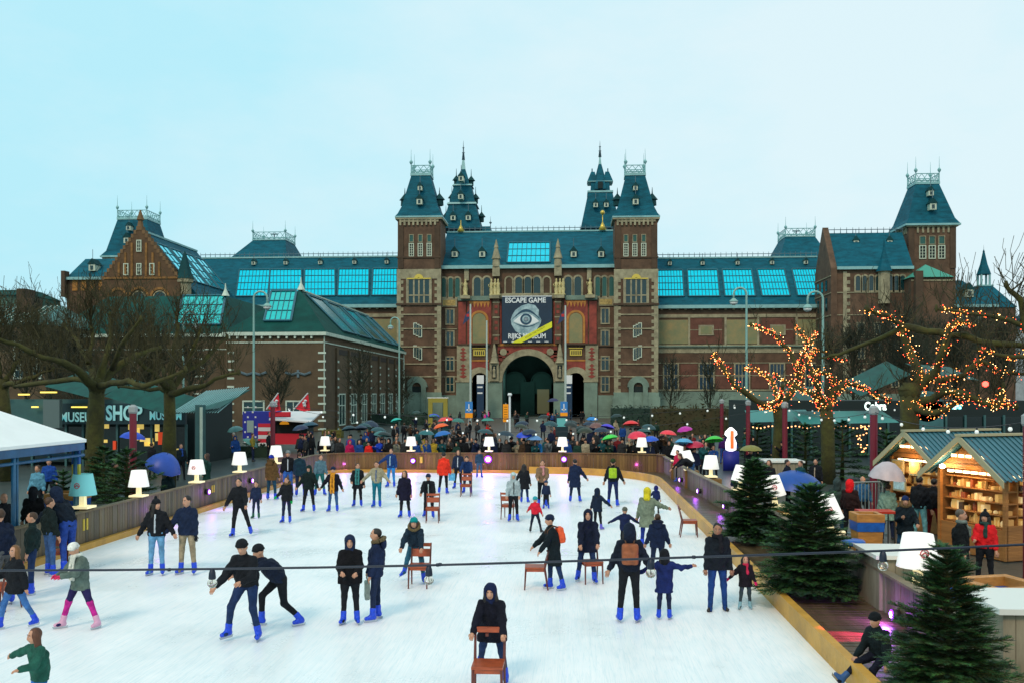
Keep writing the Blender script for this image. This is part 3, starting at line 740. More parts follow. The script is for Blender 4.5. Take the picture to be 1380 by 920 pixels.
# pinnacles, statues, niche piers
for px in (669,752):
    b=MB(OFF); X_=Xc(px); b.use(STONE); b.box(X_-0.6,X_+0.6,YC-0.9,YC,Zc(373),Zc(360)); b.lathe([(0.7,0),(0.55,1.2),(0.75,1.3),(0.3,3.0),(0.4,3.1),(0.05,4.5)],(X_,YC-0.45,Zc(360)),8)
    b.use(BRICK); b.box(X_-0.5,X_+0.5,YC-0.7,YC,Zc(463),Zc(399)); b.use(STONE)
    for y in (408,428,452): b.box(X_-0.56,X_+0.56,YC-0.76,YC,Zc(y+0.8),Zc(y-0.8))
    b.use(RED)
    for y in (414,421,435,443,457): b.box(X_-0.25,X_+0.25,YC-0.75,YC-0.6,Zc(y+2),Zc(y-2))
    b.build('pinnacle',museum)
    b=MB(OFF); px2=px-2.5 if px<700 else px+2.5; X_=Xc(px2); b.use(STONE); b.box(X_-0.75,X_+0.75,YC-0.8,YC,Zc(513),Zc(489)); b.lathe([(0.85,0),(0.7,0.2),(0.45,1.0),(0.5,1.1),(0.12,3.2),(0.02,3.8)],(X_,YC-0.5,Zc(489)),8)
    b.use(DARK); b.box(X_-0.4,X_+0.4,YC-0.83,YC-0.79,Zc(509),Zc(492)); b.use(STONE); b.lathe([(0.3,0),(0.22,0.8),(0.28,1.2),(0.12,1.4),(0.16,1.6),(0.02,1.8)],(X_,YC-0.9,Zc(508)),7); b.build('niche',museum)
def statue(px,wide=False):
    b=MB(OFF); b.use(mat('statue_stone',(0.50,0.44,0.20),rough=0.7,var=0.3,vscale=3),True); X_=Xc(px); z=Zc(399)
    for dx in ((-0.5,0.1,0.6) if wide else (0,)):
        q=1.0 if not wide else 0.85
        b.lathe([(0.5*q,0),(0.42*q,0.25),(0.30*q,0.3),(0.42*q,1.0),(0.3*q,1.6),(0.36*q,2.0),(0.13*q,2.25),(0.19*q,2.4),(0.17*q,2.6),(0.03,2.75)],(X_+dx,YC-0.9,z),8)
        b.tube([(X_+dx,YC-0.95,z+1.95*q),(X_+dx-0.55*q,YC-1.1,z+1.6*q),(X_+dx-0.5*q,YC-1.3,z+2.1*q)],[0.13,0.1,0.08],5)
    b.use(STONE,False); b.box(X_-0.8,X_+0.8,YC-1.4,YC-0.3,z-0.5,z)
    return b.build('statue',museum)
statue(628);statue(795);statue(667,True);statue(754,True)
for px in (646,776):
    b=MB(OFF); b.use(GOLD); b.box(Xc(px-8),Xc(px+8),YC-0.2,YC,Zc(479),Zc(471)); b.use(DARK)
    for i in range(5): b.box(Xc(px-6+i*2.8),Xc(px-6+i*2.8)+0.16,YC-0.24,YC-0.2,Zc(477.5),Zc(472.5))
    b.use(GOLD); b.box(Xc(px-9.5),Xc(px+9.5),YC-0.17,YC,Zc(469.6),Zc(468.6)); b.build('gilded_panel',cb)
for px in (678.5,741.5):
    b=MB(OFF); b.use(STONE); b.lathe([(0.6,0),(0.5,0.12)],(Xc(px),YC-0.2,Zc(474)),8)
    v=[(x,YC-0.22+(z-Zc(474)),Zc(474)+(y-(YC-0.2))) for x,y,z in b.v]; b.v=v; b.build('rosette',cb)
# ---------- rear spires ----------
def spire(pxc,tiers,Y,kind,lab):
    b=MB(OFF); cx=fx(pxc,Y); Zs=lambda y:fz(y,Y,pxc); sc=Y/FPX
    for (ya,ha,yb,hb,m) in tiers:
        b.use(m); h1,h2=ha*sc,hb*sc; yc=Y
        b.frustum(cx-h1,cx+h1,yc-h1,yc+h1,Zs(ya),cx-h2,cx+h2,yc-h2,yc+h2,Zs(yb)-0.003)
    b.use(IRON,True); 
    top=tiers[-1]; z=Zs(top[2]); hh=Zs(190)-z
    b.lathe([(0.3,0),(0.16,hh*0.35),(0.32,hh*0.37),(0.14,hh*0.41),(0.1,hh*0.6),(0.24,hh*0.63),(0.07,hh*0.68),(0.02,hh)],(cx,Y,z),6)
    o=b.build('spire',museum)
    return o,cx
L=LEAD;T_=SLATE
o,cx=spire(624.5,[(312,26,279,17.8,T_),(279,20,276.5,19,L),(276.5,17,253,11.5,T_),(253,13.5,251,12.5,L),(251,9.5,229,2.8,T_),(229,2.8,216,1.3,L)],176,0,'')
for px,py in ((614,299),(634,299),(624,271),(624.5,247)): 
    Y=176; dormer(o,fx(px,Y),Y-(312-py)*-0.0-2.0-(25-(312-py)*0.25)*0.0-1.2,fz(py+2,Y),0.9)
for (px,py) in ((601,296),(649,296),(609,270),(641,271),(615,246),(635,247)):
    Y=176; b=MB(OFF); b.use(SLATE_D); b.lathe([(0.45,-0.4),(0.45,0.5),(0.8,0.55),(0.08,1.5),(0.03,2.8)],(fx(px,Y),Y,fz(py,Y)),6); b.build('dormer_window',o)
b=MB(OFF); b.use(SLATE); b.frustum(fx(650,176),fx(664,176),174,178,fz(314,176),fx(650,176),fx(661,176),175,177,fz(306,176)); b.use(IRON); fin(b,fx(661,176),176,fz(307,176),2.2,0.12); b.build('dormer_window',o)
o,cx=spire(808.5,[(312,26,263,16,T_),(263,17,260.5,17,L),(260.5,13,248.5,12,T_),(248.5,8.5,222,2.0,T_),(222,2.0,212,.8,L)],176,0,'')
b=MB(OFF); b.use(SLATE); Y=176;sc=Y/FPX
for sx in (-1,1):
    b.frustum(cx+sx*10.5*sc-.95,cx+sx*10.5*sc+.95,Y-1.4,Y+1.4,fz(248.2,Y),cx+sx*9.5*sc-0.35,cx+sx*9.5*sc+0.35,Y-0.5,Y+0.5,fz(234,Y))
    b.box(cx+sx*10.5*sc-.1,cx+sx*10.5*sc+.1,Y-.1,Y+.1,fz(234,Y),fz(229,Y))
b.frustum(cx-1.1,cx+1.1,Y-2.5,Y-.4,fz(260,Y),cx-.2,cx+.2,Y-.7,Y-.4,fz(226,Y)); b.use(LEAD); b.box(cx-16.5*sc,cx+16.5*sc,Y-1.9,Y+1.9,fz(249.3,Y),fz(248.3,Y))
b.use(DARK); b.box(cx-0.45,cx+0.45,Y-2.62,Y-2.0,fz(259.5,Y),fz(250.5,Y))
b.build('belfry',o)
for px,py in ((802,285),(816,285)): dormer(o,fx(px,Y),Y-3.2,fz(py+1,Y),0.8)
b=MB(OFF); b.use(GOLD,True); b.lathe([(0.05,-0.45),(0.3,-0.28),(0.42,0),(0.3,0.28),(0.05,0.45)],(fx(812,YR),YR,fz(288,YR)),8); b.tube([(fx(812,YR),YR,fz(313,YR)),(fx(812,YR),YR,fz(288,YR))],0.08,5); b.lathe([(.75,0),(0.08,1.5)],(fx(812,YR),YR,fz(312,YR)),4); b.lathe([(0.7,0),(0.08,1.3)],(fx(621,YR),YR,fz(312,YR)),4); b.tube([(fx(621,YR),YR,fz(312,YR)),(fx(621,YR),YR,fz(296,YR))],0.07,5); b.build('gilded_finial',cb)

# ---------- wings ----------
YW=154.5; YWR=164.0
def wing(pa,pb,skys,right):
    X=lambda p: fx(p,YW); pm=(pa+pb)/2
    Z=lambda y: fz(y,YW,pm)
    xa,xb=X(pa),X(pb)
    b=MB(OFF); b.use(BRICK); b.box(xa,xb,YW,YWR+9,0,Z(414)); w=b.build('wing',museum)
    r=MB(OFF); r.use(SLATE); za=Z(413); zb=fz(348,YWR,pm)
    r.hexa([(xa,YW-0.4,za),(xb,YW-0.4,za),(xb,YWR+9,za),(xa,YWR+9,za)],[(xa,YWR,zb),(xb,YWR,zb),(xb,YWR+0.5,zb),(xa,YWR+0.5,zb)])
    r.use(LEAD); r.box(xa,xb,YW-0.8,YW-0.41,za-0.35,za+0.2); r.box(xa,xb,YWR-0.15,YWR+0.6,zb+0.003,zb+0.25); r.build('roof',w)
    crest(w,xa,xb,YWR+0.2,zb+0.2)
    A=(YW-0.4,za);B=(YWR,zb)
    for (qa,qb,qt,tb) in skys:
        zl,zh=yz_at(400,A,B,pm),yz_at(364,A,B,pm); yl=A[0]+(B[0]-A[0])*(zl-A[1])/(B[1]-A[1]); yh=A[0]+(B[0]-A[0])*(zh-A[1])/(B[1]-A[1])
        skylight(w,fx(qa,yl),fx(qb,yl),zl,zh,A,B,9,4,shear=fx(qt,yh)-fx(qa,yl))
        z=yz_at(357,A,B,pm); y=A[0]+(B[0]-A[0])*(z-A[1])/(B[1]-A[1]); dormer(w,fx((qt+tb)/2,y),y+0.3,z,0.6)
    s=MB(OFF); s.use(STONE)
    for i in range(int((xb-xa)/1.3)): xx=xa+0.5+i*1.3; s.box(xx,xx+0.35,YW-0.45,YW,Z(417.5),Z(415))
    s.box(xa,xb,YW-0.15,YW,Z(428),Z(423.5)); s.box(xa,xb,YW-0.18,YW,Z(467),Z(464)); s.box(xa,xb,YW-0.1,YW,Z(475),Z(468)); s.box(xa,xb,YW-0.13,YW,Z(505.5),Z(504.5)); s.box(xa,xb,YW-0.13,YW,Z(489),Z(488)); s.box(xa,xb,YW-0.17,YW,Z(526),Z(524))
    s.use(STONE_G); s.box(xa,xb,YW-0.35,YW,0,Z(527)); s.box(xa,xb,YW-0.45,YW,Z(467.2),Z(465.6)); s.build('stone_trim',w)
    return w,X,Z
wr,X,Z=wing(886,1122,[(885,922,884,921),(928,970,926,967),(977,1018,973,1014),(1027,1065,1020,1060),(1075,1109,1067,1104)],True)
i=0
pp=[(888,927,0),(930,973,1),(979,1020,0),(1027,1069,1),(1075,1117,0)]
for pa,pb,k in pp:
    s=MB(OFF)
    if k==0: s.use(TAN); s.box(X(pa),X(pb),YW-0.1,YW,Z(463),Z(431)); s.use(STONE); s.box(X(pb),X(pb)+0.35,YW-0.2,YW,Z(464),Z(428)); s.box(X(pa)-0.35,X(pa),YW-0.2,YW,Z(464),Z(428))
    else:
        s.use(mat('brick_panel',(0.13,0.055,0.036),rough=0.9,var=0.3,vscale=0.7)); s.box(X(pa),X(pb),YW-0.12,YW,Z(463),Z(429)); s.use(STONE); cx=(X(pa)+X(pb))/2
        s.box(cx-1.25,cx+1.25,YW-0.25,YW-0.1,Z(452),Z(438)); s.box(X(pa),X(pb),YW-0.16,YW-0.12,Z(445),Z(444)); s.use(TAN); s.box(cx-0.9,cx+0.9,YW-0.29,YW-0.25,Z(450),Z(440))
    s.build('tile_panel' if k==0 else 'brick_panel',wr)
for c in (904,952,1000,1047,1095): 
    xa,xb=X(c-9),X(c+9); win(wr,xa,xb,Z(524),Z(490),YW,4,2,frame=STONE,fw=0.22,glass=mat('wing_window_glass',(0.01,0.04,0.07),rough=0.15))
for c in (928,976,1024,1071):
    s=MB(OFF); s.use(mat('brick_panel',(0.13,0.055,0.036))); s.box(X(c-11),X(c+11),YW-0.14,YW,Z(523),Z(490)); s.use(STONE); s.box(X(c-11),X(c+11),YW-0.18,YW-0.14,Z(506),Z(505)); s.build('brick_panel',wr)
wl,X,Z=wing(240,536,[(318,361,323,362),(363,407,364,407),(410,452,411,453),(455,497,457,499),(501,538,503,540)],False)
for pa,pb in ((486,500),(503,535)):
    s=MB(OFF); s.use(TAN); s.box(X(pa),X(pb),YW-0.1,YW,Z(463),Z(431)); s.build('tile_panel',wl)
# back pavilion roofs
def hipped(pl,pr,tl,tr,yb,yt,Y,D,rails=True):
    b=MB(OFF); b.use(SLATE); sc=Y/FPX; x0_,x1_=fx(pl,Y),fx(pr,Y); X0,X1=fx(tl,Y),fx(tr,Y)
    b.frustum(x0_,x1_,Y,Y+D,fz(yb,Y,pl),X0,X1,Y+D*0.3,Y+D*0.7,fz(yt,Y,pl)); b.use(LEAD); b.box(X0-0.1,X1+0.1,Y+D*0.3-0.1,Y+D*0.7+0.1,fz(yt,Y,pl)+0.01,fz(yt-1.5,Y,pl)); o=b.build('pavilion_roof',museum)
    railing(o,X0,X1,Y+D*0.3,Y+D*0.7,fz(yt-1.5,Y,pl),1.4,1.0,posts=3.6)
    b=MB(OFF); b.use(IRON); xx=(X0+X1)/2; b.tube([(xx,Y+D*0.5,fz(yt,Y,pl)),(xx,Y+D*0.5,fz(yt-12,Y,pl))],0.12,4); b.box(xx-0.7,xx+0.7,Y+D*0.5-0.2,Y+D*0.5+0.2,fz(yt-13,Y,pl),fz(yt-11.5,Y,pl)); b.build('roof_mast',o)
hipped(305,387,329,374,352,319,172,16); hipped(1050,1122,1067,1108,352,314,172,16)
# ---------- end towers ----------
def end_tower(pl,pr,ytop_wall,tl,tr,yt,Y,ybot,side,slits=True):
    x0_,x1_=fx(pl,Y),fx(pr,Y); w=x1_-x0_; pm=(pl+pr)/2; Z=lambda y:fz(y,Y,pm)
    b=MB(OFF); b.use(BRICK); b.box(x0_,x1_,Y,Y+w,Z(ybot) if ybot else 0,Z(ytop_wall)); tw=b.build('tower',museum)
    s=MB(OFF); s.use(STONE); s.box(x0_-0.3,x1_+0.3,Y-0.3,Y+w+0.3,Z(ytop_wall+4),Z(ytop_wall)); 
    for i in range(8):
        xa=x0_+0.5+(w-1)*i/8; s.box(xa,xa+(w-1)/8*0.4,Y-0.15,Y,Z(ytop_wall+12),Z(ytop_wall+4))
        s.box(x0_-0.15,x0_,Y+0.5+(w-1)*i/8,Y+0.5+(w-1)*(i+0.4)/8,Z(ytop_wall+12),Z(ytop_wall+4))
    s.use(BRICK_D); s.box(x0_,x0_+0.9,Y-0.16,Y,Z(ytop_wall+60),Z(ytop_wall+4)); s.box(x1_-0.9,x1_,Y-0.16,Y,Z(ytop_wall+60),Z(ytop_wall+4)); s.build('stone_trim',tw)
    hb=w/2+0.5; cx=(x0_+x1_)/2; yc=Y+w/2; ht=(fx(tr,Y)-fx(tl,Y))/2; ze=Z(ytop_wall)+0.02; zt=Z(yt); zm=ze+(zt-ze)*0.14
    r=MB(OFF); r.use(SLATE); r.frustum(cx-hb,cx+hb,yc-hb,yc+hb,ze,cx-hb*0.86,cx+hb*0.86,yc-hb*0.86,yc+hb*0.86,zm); r.frustum(cx-hb*0.86,cx+hb*0.86,yc-hb*0.86,yc+hb*0.86,zm+0.003,cx-ht,cx+ht,yc-ht,yc+ht,zt)
    r.use(LEAD); r.box(cx-ht-0.1,cx+ht+0.1,yc-ht-0.1,yc+ht+0.1,zt+0.004,zt+0.4); r.box(cx-hb-0.1,cx+hb+0.1,yc-hb-0.1,yc+hb+0.1,ze-0.3,ze-0.005); r.build('roof',tw)
    railing(tw,cx-ht,cx+ht,yc-ht,yc+ht,zt+0.4,1.3,0.9,posts=4.0)
    for f_,wd in ((0.32,1.0),(0.68,0.8)):
        z=ze+(zt-ze)*f_; y=yc-hb+(hb-ht)*f_; dormer(tw,cx,y,z,wd)
    if slits:
        for q in (0.3,0.5,0.7):
            xa=x0_+w*q-0.4; win(tw,xa,xa+0.8,Z(ytop_wall+46),Z(ytop_wall+30),Y,2,4,glass=DARK,frame=WINW,fw=0.14); win(tw,xa,xa+0.8,Z(ytop_wall+27),Z(ytop_wall+17),Y,1,1,glass=GLASS_G,frame=STONE,fw=0.1)
    return tw
end_tower(1224,1288,302,1230,1262,245,150,0,1)
end_tower(141,204,345,163,203,294,162,400,-1,slits=False)
# left wing beyond the gable
def gable_roof_block(name,pl,pr,Y,D,yeave,yridge,wallm=BRICK,roofm=SLATE,par=museum,inset=(0,0)):
    x0_,x1_=fx(pl,Y),fx(pr,Y); pm=(pl+pr)/2
    b=MB(OFF); b.use(wallm); b.box(x0_,x1_,Y,Y+D,0,fz(yeave,Y,pm)); w=b.build(name,par)
    za=fz(yeave,Y,pm); ym=Y+D/2; zb=fz(yridge,ym,pm)
    r=MB(OFF); r.use(roofm); r.add([(x0_,Y-0.3,za),(x1_,Y-0.3,za),(x1_,Y+D,za),(x0_,Y+D,za),(x0_+inset[0],ym,zb),(x1_-inset[1],ym,zb)],[(0,1,5,4),(1,2,5),(2,3,4,5),(3,0,4),(0,3,2,1)])
    r.use(LEAD); r.box(x0_,x1_,Y-0.6,Y-0.31,za-0.3,za+0.15); r.build('roof',w)
    return w,x0_,x1_,za,(Y-0.3,za),(ym,zb)
w,xa_,xb_,za_,A,B=gable_roof_block('side_range',90,200,150,12,375,349,BRICK)
s=MB(OFF); s.use(mat('ochre_arches',(0.33,0.15,0.03),rough=0.8,var=0.4,vscale=2))
for i in range(6): xx=xa_+1+i*1.5; s.box(xx,xx+0.9,149.85,150,fz(392,150,120),fz(378,150,120))
s.build('brick_panel',w); dormer(w,fx(127,152),152,fz(366,152,127),1.1)
b=MB(OFF); b.use(BRICK_D); b.box(fx(82,149),fx(87,149),149,150.5,fz(400,149,85),fz(365,149,85)); b.build('chimney',w)
# gabled pavilion on the left, ridge running away from the camera
YG=135.0; gl,gr=fx(137,YG),fx(243,YG); gp=fx(187.5,YG); ze=fz(378,YG,190); zp=fz(306,YG,187); YG2=156
OCH=mat('ochre_brick',(0.22,0.11,0.03),rough=0.9,var=0.45,vscale=1.5); GBR=mat('gable_brick',(0.10,0.058,0.028),rough=0.9,var=0.3,vscale=0.8)
b=MB(OFF); b.use(GBR); b.plate([(gl,YG,0),(gr,YG,0),(gr,YG,ze),(gp,YG,zp),(gl,YG,ze)],1.0); b.box(gl,gr,YG+1,YG2,0,ze-0.4); gb=b.build('gable_pavilion',museum)
s=MB(OFF); s.use(OCH)
for i,(dx,top) in enumerate(((-3.1,0.34),(-2.1,0.52),(-1.1,0.7),(1.1,0.7),(2.1,0.52),(3.1,0.34))): s.box(gp+dx-0.16,gp+dx+0.16,YG-0.12,YG,ze+0.6,ze+(zp-ze)*top)
s.box(gl+0.4,gr-0.4,YG-0.15,YG,ze+0.2,ze+0.5)
for cx,r in ((gp,1.3),(gp+3.2,1.2),(gp-3.2,1.2)):
    arcband(s,cx,ze-2.6,r,r+0.35,YG-0.2,0.2,n=10)
    for q in (-1,1): s.box(cx+q*r-(0 if q>0 else 0.35),cx+q*r+(0.35 if q>0 else 0),YG-0.2,YG,ze-6.5,ze-2.6)
s.use(mat('coping_brown',(.17,.10,.045),rough=.9,var=.3,vscale=1))
n=14
for i in range(n):      # stepped coping up the gable
    for sg,xe in ((-1,gl),(1,gr)):
        xm=xe+(gp-xe)*(i+0.5)/n; z=ze+(zp-ze)*(i+0.5)/n; hw=abs(gp-xe)/n/2; s.box(xm-hw,xm+hw,YG-0.06,YG+1.05,z-0.2,z+0.38)
s.lathe([(0.5,0),(0.35,1),(0.6,1.1),(0.1,2.6)],(gp,YG+0.4,zp),6); s.build('stone_trim',gb)
for dx,z in ((0,ze+(zp-ze)*0.55),(-2.0,ze+0.9),(0,ze+0.9),(2.0,ze+0.9)): win(gb,gp+dx-0.25,gp+dx+0.25,z,z+1.5,YG,2,3,glass=DARK,frame=WINW,fw=0.14)
for dx in (0,3.2): win(gb,gp+dx-0.9,gp+dx+0.9,ze-6.2,ze-1.7,YG,3,3,arch=True,frame=STONE,fw=0.16)
r=MB(OFF); r.use(SLATE); grr=gr+4.2; zer=fz(413,YG,262)
zr=zp-0.6
r.hexa([(gl,YG+1,ze-0.39),(gr+0.3,YG+1,ze-0.39),(gr+0.3,YG2,ze-0.39),(gl,YG2,ze-0.39)],[(gp-0.2,YG+1,zr),(gp+0.2,YG+1,zr),(gp+0.2,YG2,zr),(gp-0.2,YG2,zr)])
r.hexa([(gr-1,YG+2.2,ze-5),(gr+4.5,YG+2.2,ze-5),(gr+4.5,YG2,ze-5),(gr-1,YG2,ze-5)],[(gr-1,YG+2.2,ze-0.41),(gr+0.3,YG+2.2,ze-0.41),(gr+0.3,YG2,ze-0.41),(gr-1,YG2,ze-0.41)])
r.use(LEAD); r.box(gp-0.35,gp+0.35,YG+1.1,YG2,zr+0.003,zr+0.3); r.build('roof',gb)
# glazing on the right slope
def side_skylight(par,y0,y1,P0,P1,name='skylight',glass=SKYL,nx=4,nz=3,off=OFF):
    """P0,P1=(x,z) lower and upper edge of the pane on a slope that faces +x"""
    b=MB(off); b.use(glass); n=np.array([P1[1]-P0[1],-(P1[0]-P0[0])],float); n/=np.linalg.norm(n)
    q=lambda P,y,o:(P[0]+n[0]*o,y,P[1]+n[1]*o)
    b.hexa([q(P0,y0,0.02),q(P0,y1,0.02),q(P0,y1,0.12),q(P0,y0,0.12)],[q(P1,y0,0.02),q(P1,y1,0.02),q(P1,y1,0.12),q(P1,y0,0.12)])
    b.use(SKYB)
    for i in range(nx+1): y=y0+(y1-y0)*i/nx; b.tube([q(P0,y,0.15),q(P1,y,0.15)],0.13 if i in(0,nx) else 0.05,4)
    for i in range(nz+1): P=(P0[0]+(P1[0]-P0[0])*i/nz,P0[1]+(P1[1]-P0[1])*i/nz); b.tube([q(P,y0,0.155),q(P,y1,0.155)],0.13 if i in (0,nz) else 0.05,4)
    return b.build(name,par)
Ps=lambda f:(gr+0.3+(gp+0.2-gr-0.3)*f, ze-0.39+(zr-ze+0.39)*f)
for i in range(4): side_skylight(gb,YG+2.2+i*4.8,YG+6.2+i*4.8,Ps(0.10),Ps(0.80),nx=2,nz=4)
b=MB(OFF); b.use(STONE); tx=fx(249,YG+1); b.lathe([(1.0,fz(410,YG,249)),(1.0,fz(381,YG,249)),(1.3,fz(380,YG,249)),(1.3,fz(375,YG,249))],(tx,YG+1,0),8); b.use(SLATE_D); b.lathe([(1.4,0),(0.9,1.4),(0.3,3.6),(0.05,4.2)],(tx,YG+1,fz(375,YG,249)),8); b.build('corner_turret',museum)
# right pavilion in front of the right tower
YP=146.0
w,xa_,xb_,za_,A,B=gable_roof_block('corner_pavilion',1127,1230,YP,9,361,314,BRICK)
Zp=lambda y:fz(y,YP,1170); Xp=lambda p:fx(p,YP)
b=MB(OFF); b.use(BRICK); b.plate([(xa_-0.9,YP-0.4,0),(xa_-0.9,YP+9,0),(xa_-0.9,YP+9,za_),(xa_-0.9,YP+4.5,B[1]+0.9),(xa_-0.9,YP-0.4,za_)],0.9,axis=0); b.use(STONE)
for y in (372,395,425,455,490): b.box(xa_-1.0,xa_-0.9,YP-.4,YP+9,Zp(y+.6),Zp(y-.6))
b.use(GLASS)
for ya,yb in ((376,390),(400,418),(432,450)):
    for q in (1.6,4.0,6.4): b.box(xa_-.97,xa_-.9,YP+q,YP+q+1.0,Zp(yb),Zp(ya))
b.build('side_gable',w)
crest(w,xa_,xb_,YP+4.5,B[1],0.9,0.9)
for px in (1152,1197): y=149; dormer(w,fx(px,y+1),y+1,fz(332,y+1,px),0.8)
for px in (1156,1165,1174,1183,1200,1208,1216): win(w,Xp(px-3),Xp(px+3),Zp(392),Zp(372),YP,1,1,arch=True,frame=STONE,fw=0.24)
s=MB(OFF); s.use(STONE); quoins(s,Xp(1136),Xp(1141),YP-0.12,1,Zp(366),side=1); s.box(xa_,xb_,YP-0.1,YP,Zp(395),Zp(393.5)); s.box(xa_,xb_,YP-0.1,YP,Zp(425),Zp(424)); s.box(xa_,xb_,YP-0.1,YP,Zp(455),Zp(454)); s.box(xa_,xb_,YP-0.1,YP,Zp(490),Zp(489)); s.use(STONE_G); s.box(xa_,xb_,YP-0.3,YP,0,Zp(530)); s.build('stone_trim',w)
for px in (1160,1183,1206):
    for ya,yb in ((436,450),(462,482),(498,520)): win(w,Xp(px-4),Xp(px+4),Zp(yb),Zp(ya),YP,2,2,frame=STONE,fw=0.2)
b=MB(OFF); b.use(STONE); tx=Xp(1190); b.lathe([(0.9,Zp(410)),(0.9,Zp(368)),(1.2,Zp(367))],(tx,YP-0.5,0),8); b.use(SLATE); b.lathe([(1.25,0),(0.7,1.5),(0.25,3.2),(0.04,5)],(tx,YP-0.5,Zp(367)),8); b.build('corner_turret',museum)
b=MB(OFF); y=143; b.use(BRICK); b.box(fx(1228,y),fx(1284,y),y,y+5,0,fz(374,y,1255)); b.use(mat('verdigris',(0.05,0.30,0.22),rough=0.6)); za=fz(374,y,1255)
b.add([(fx(1226,y),y-0.5,za),(fx(1284,y),y-0.5,za),(fx(1284,y),y+5,za),(fx(1226,y),y+5,za),(fx(1254,y),y+2,za+2.2)],[(0,1,4),(1,2,4),(2,3,4),(3,0,4),(3,2,1,0)]); b.use(STONE); b.box(fx(1228,y),fx(1284,y),y-0.12,y,fz(379,y,1255),fz(377,y,1255)); b.use(BRICK_D); b.box(fx(1231,y),fx(1241,y),y-1,y,0,fz(366,y,1255)); b.build('porch_block',museum)
# low ranges on the right, dark turret and pale far roofs
w,xa_,xb_,za_,A,B=gable_roof_block('side_range',1284,1345,150,12,412,378,BRICK,inset=(2,3))
for px in (1300,1318): win(w,fx(px-3,150),fx(px+3,150),fz(440,150,px),fz(424,150,px),150,2,2,frame=STONE,fw=0.2)
dormer(w,fx(1304,152),152,fz(401,152,1304),1.2)
Yt=150; b=MB(OFF); cx=fx(1341,Yt); Zt=lambda y:fz(y,Yt,1341); b.use(BRICK); b.box(cx-3.4,cx+3.4,Yt+.6,Yt+7.4,0,Zt(414)); b.use(SLATE); b.frustum(cx-3.6,cx+3.6,Yt+.4,Yt+7.6,Zt(414),cx-1.0,cx+1.0,Yt+3,Yt+5,Zt(383)); b.use(LEAD); b.box(cx-1.1,cx+1.1,Yt+2.9,Yt+5.1,Zt(383)+0.01,Zt(381)); 
for sx in(-1,1):
    for sy in(-1,1): b.box(cx+sx*.65-0.13,cx+sx*.65+0.13,Yt+4+sy*.65-0.13,Yt+4+sy*.65+0.13,Zt(381),Zt(366))
b.use(SLATE); b.lathe([(1.15,0),(0.6,1.6),(0.08,4.0)],(cx,Yt+4,Zt(366)),8); fin(b,cx,Yt+4,Zt(342),2.0,0.08); b.build('lantern_turret',museum)

# ---------- banner over the gateway ----------
bn=thing('banner','big dark blue banner with a giant eye hung over the gateway','banner',(Xc(710.5),YC-0.9,Zc(431)))
BO=(Xc(710.5),YC-0.9,Zc(431)); 
NB=mat('banner_blue',(0.004,0.026,0.055),rough=0.6,var=0.2,vscale=0.4); BW=mat('banner_white',(0.75,0.82,0.82),rough=0.6); EY=mat('eye_pale',(0.50,0.68,0.70),rough=0.6,var=0.4,vscale=0.8,col2=(0.09,0.20,0.25)); BY=mat('banner_yellow',(0.75,0.78,0.02),rough=0.6)
EDK=mat('eye_dark_blue',(0.01,0.06,0.11),rough=0.6)
bw,bh=(Xc(744)-Xc(677))/2,(Zc(400)-Zc(462.5))/2
b=MB(); b.use(NB); b.box(-bw,bw,0,0.12,-bh,bh); b.use(BW); b.box(-bw,bw,-0.004,0.0,bh-0.12,bh); b.build('cloth_panel',bn)
def ellp(cx,cz,rx,rz,y,th=0.02,n=28,a0=0,a1=2*pi): return [(cx+rx*cos(t),y,cz+rz*sin(t)) for t in np.linspace(a0,a1,n,endpoint=(a1-a0<6))]
e=MB(); e.use(EY); e.plate([(x*1,y,z) for x,y,z in [(-2.65,-0.02,-0.1),(-2.5,-0.02,-0.9),(-1.9,-0.02,-1.9),(-0.9,-0.02,-2.55),(0.3,-0.02,-2.6),(1.4,-0.02,-1.95),(2.2,-0.02,-0.8),(2.35,-0.02,-0.1),(1.9,-0.02,0.7),(1.95,-0.02,1.5),(1.3,-0.02,2.3),(0.2,-0.02,2.55),(-0.9,-0.02,2.2),(-1.9,-0.02,1.5),(-2.4,-0.02,0.7)]],0.018)
e.use(EDK)
def lid(x0,x1,amp,z0,th,y):
    xs=np.linspace(x0,x1,15); up=[(x,y,z0+amp*sin(pi*(x-x0)/(x1-x0))) for x in xs]; dn=[(x,y,z0+amp*sin(pi*(x-x0)/(x1-x0))-th*sin(pi*(x-x0)/(x1-x0))-0.03) for x in xs][::-1]; return up+dn
e.plate(lid(-2.5,2.25,1.75,-0.1,0.42,-0.04)[::-1],0.018)
e.use(BW); e.plate([(x,-0.045,z) for x,z in [(-2.2,-0.35)]+[(x,-0.35+1.25*sin(pi*(x+2.2)/4.2)) for x in np.linspace(-1.9,1.8,12)]+[(2.0,-0.35)]+[(x,-0.35-0.62*sin(pi*(x+2.2)/4.2)) for x in np.linspace(1.8,-1.9,12)]][::-1],0.018)
e.use(EDK); e.plate(ellp(-0.15,0.0,0.95,0.92,-0.06)[::-1],0.012); e.use(EY); e.plate(ellp(-0.15,0.0,0.62,0.60,-0.07)[::-1],0.008); e.use(EDK); e.plate(ellp(-0.15,0.0,0.36,0.35,-0.08)[::-1],0.008); e.use(BW); e.plate(ellp(-0.15,0.0,0.22,0.22,-0.09)[::-1],0.008); e.use(EDK); e.plate(ellp(-0.15,0.0,0.15,0.15,-0.1)[::-1],0.008)
e.use(EDK); e.plate(lid(-2.2,2.0,-0.62,-0.5,0.14,-0.052)[::-1],0.005)
e.build('eye_picture',bn)
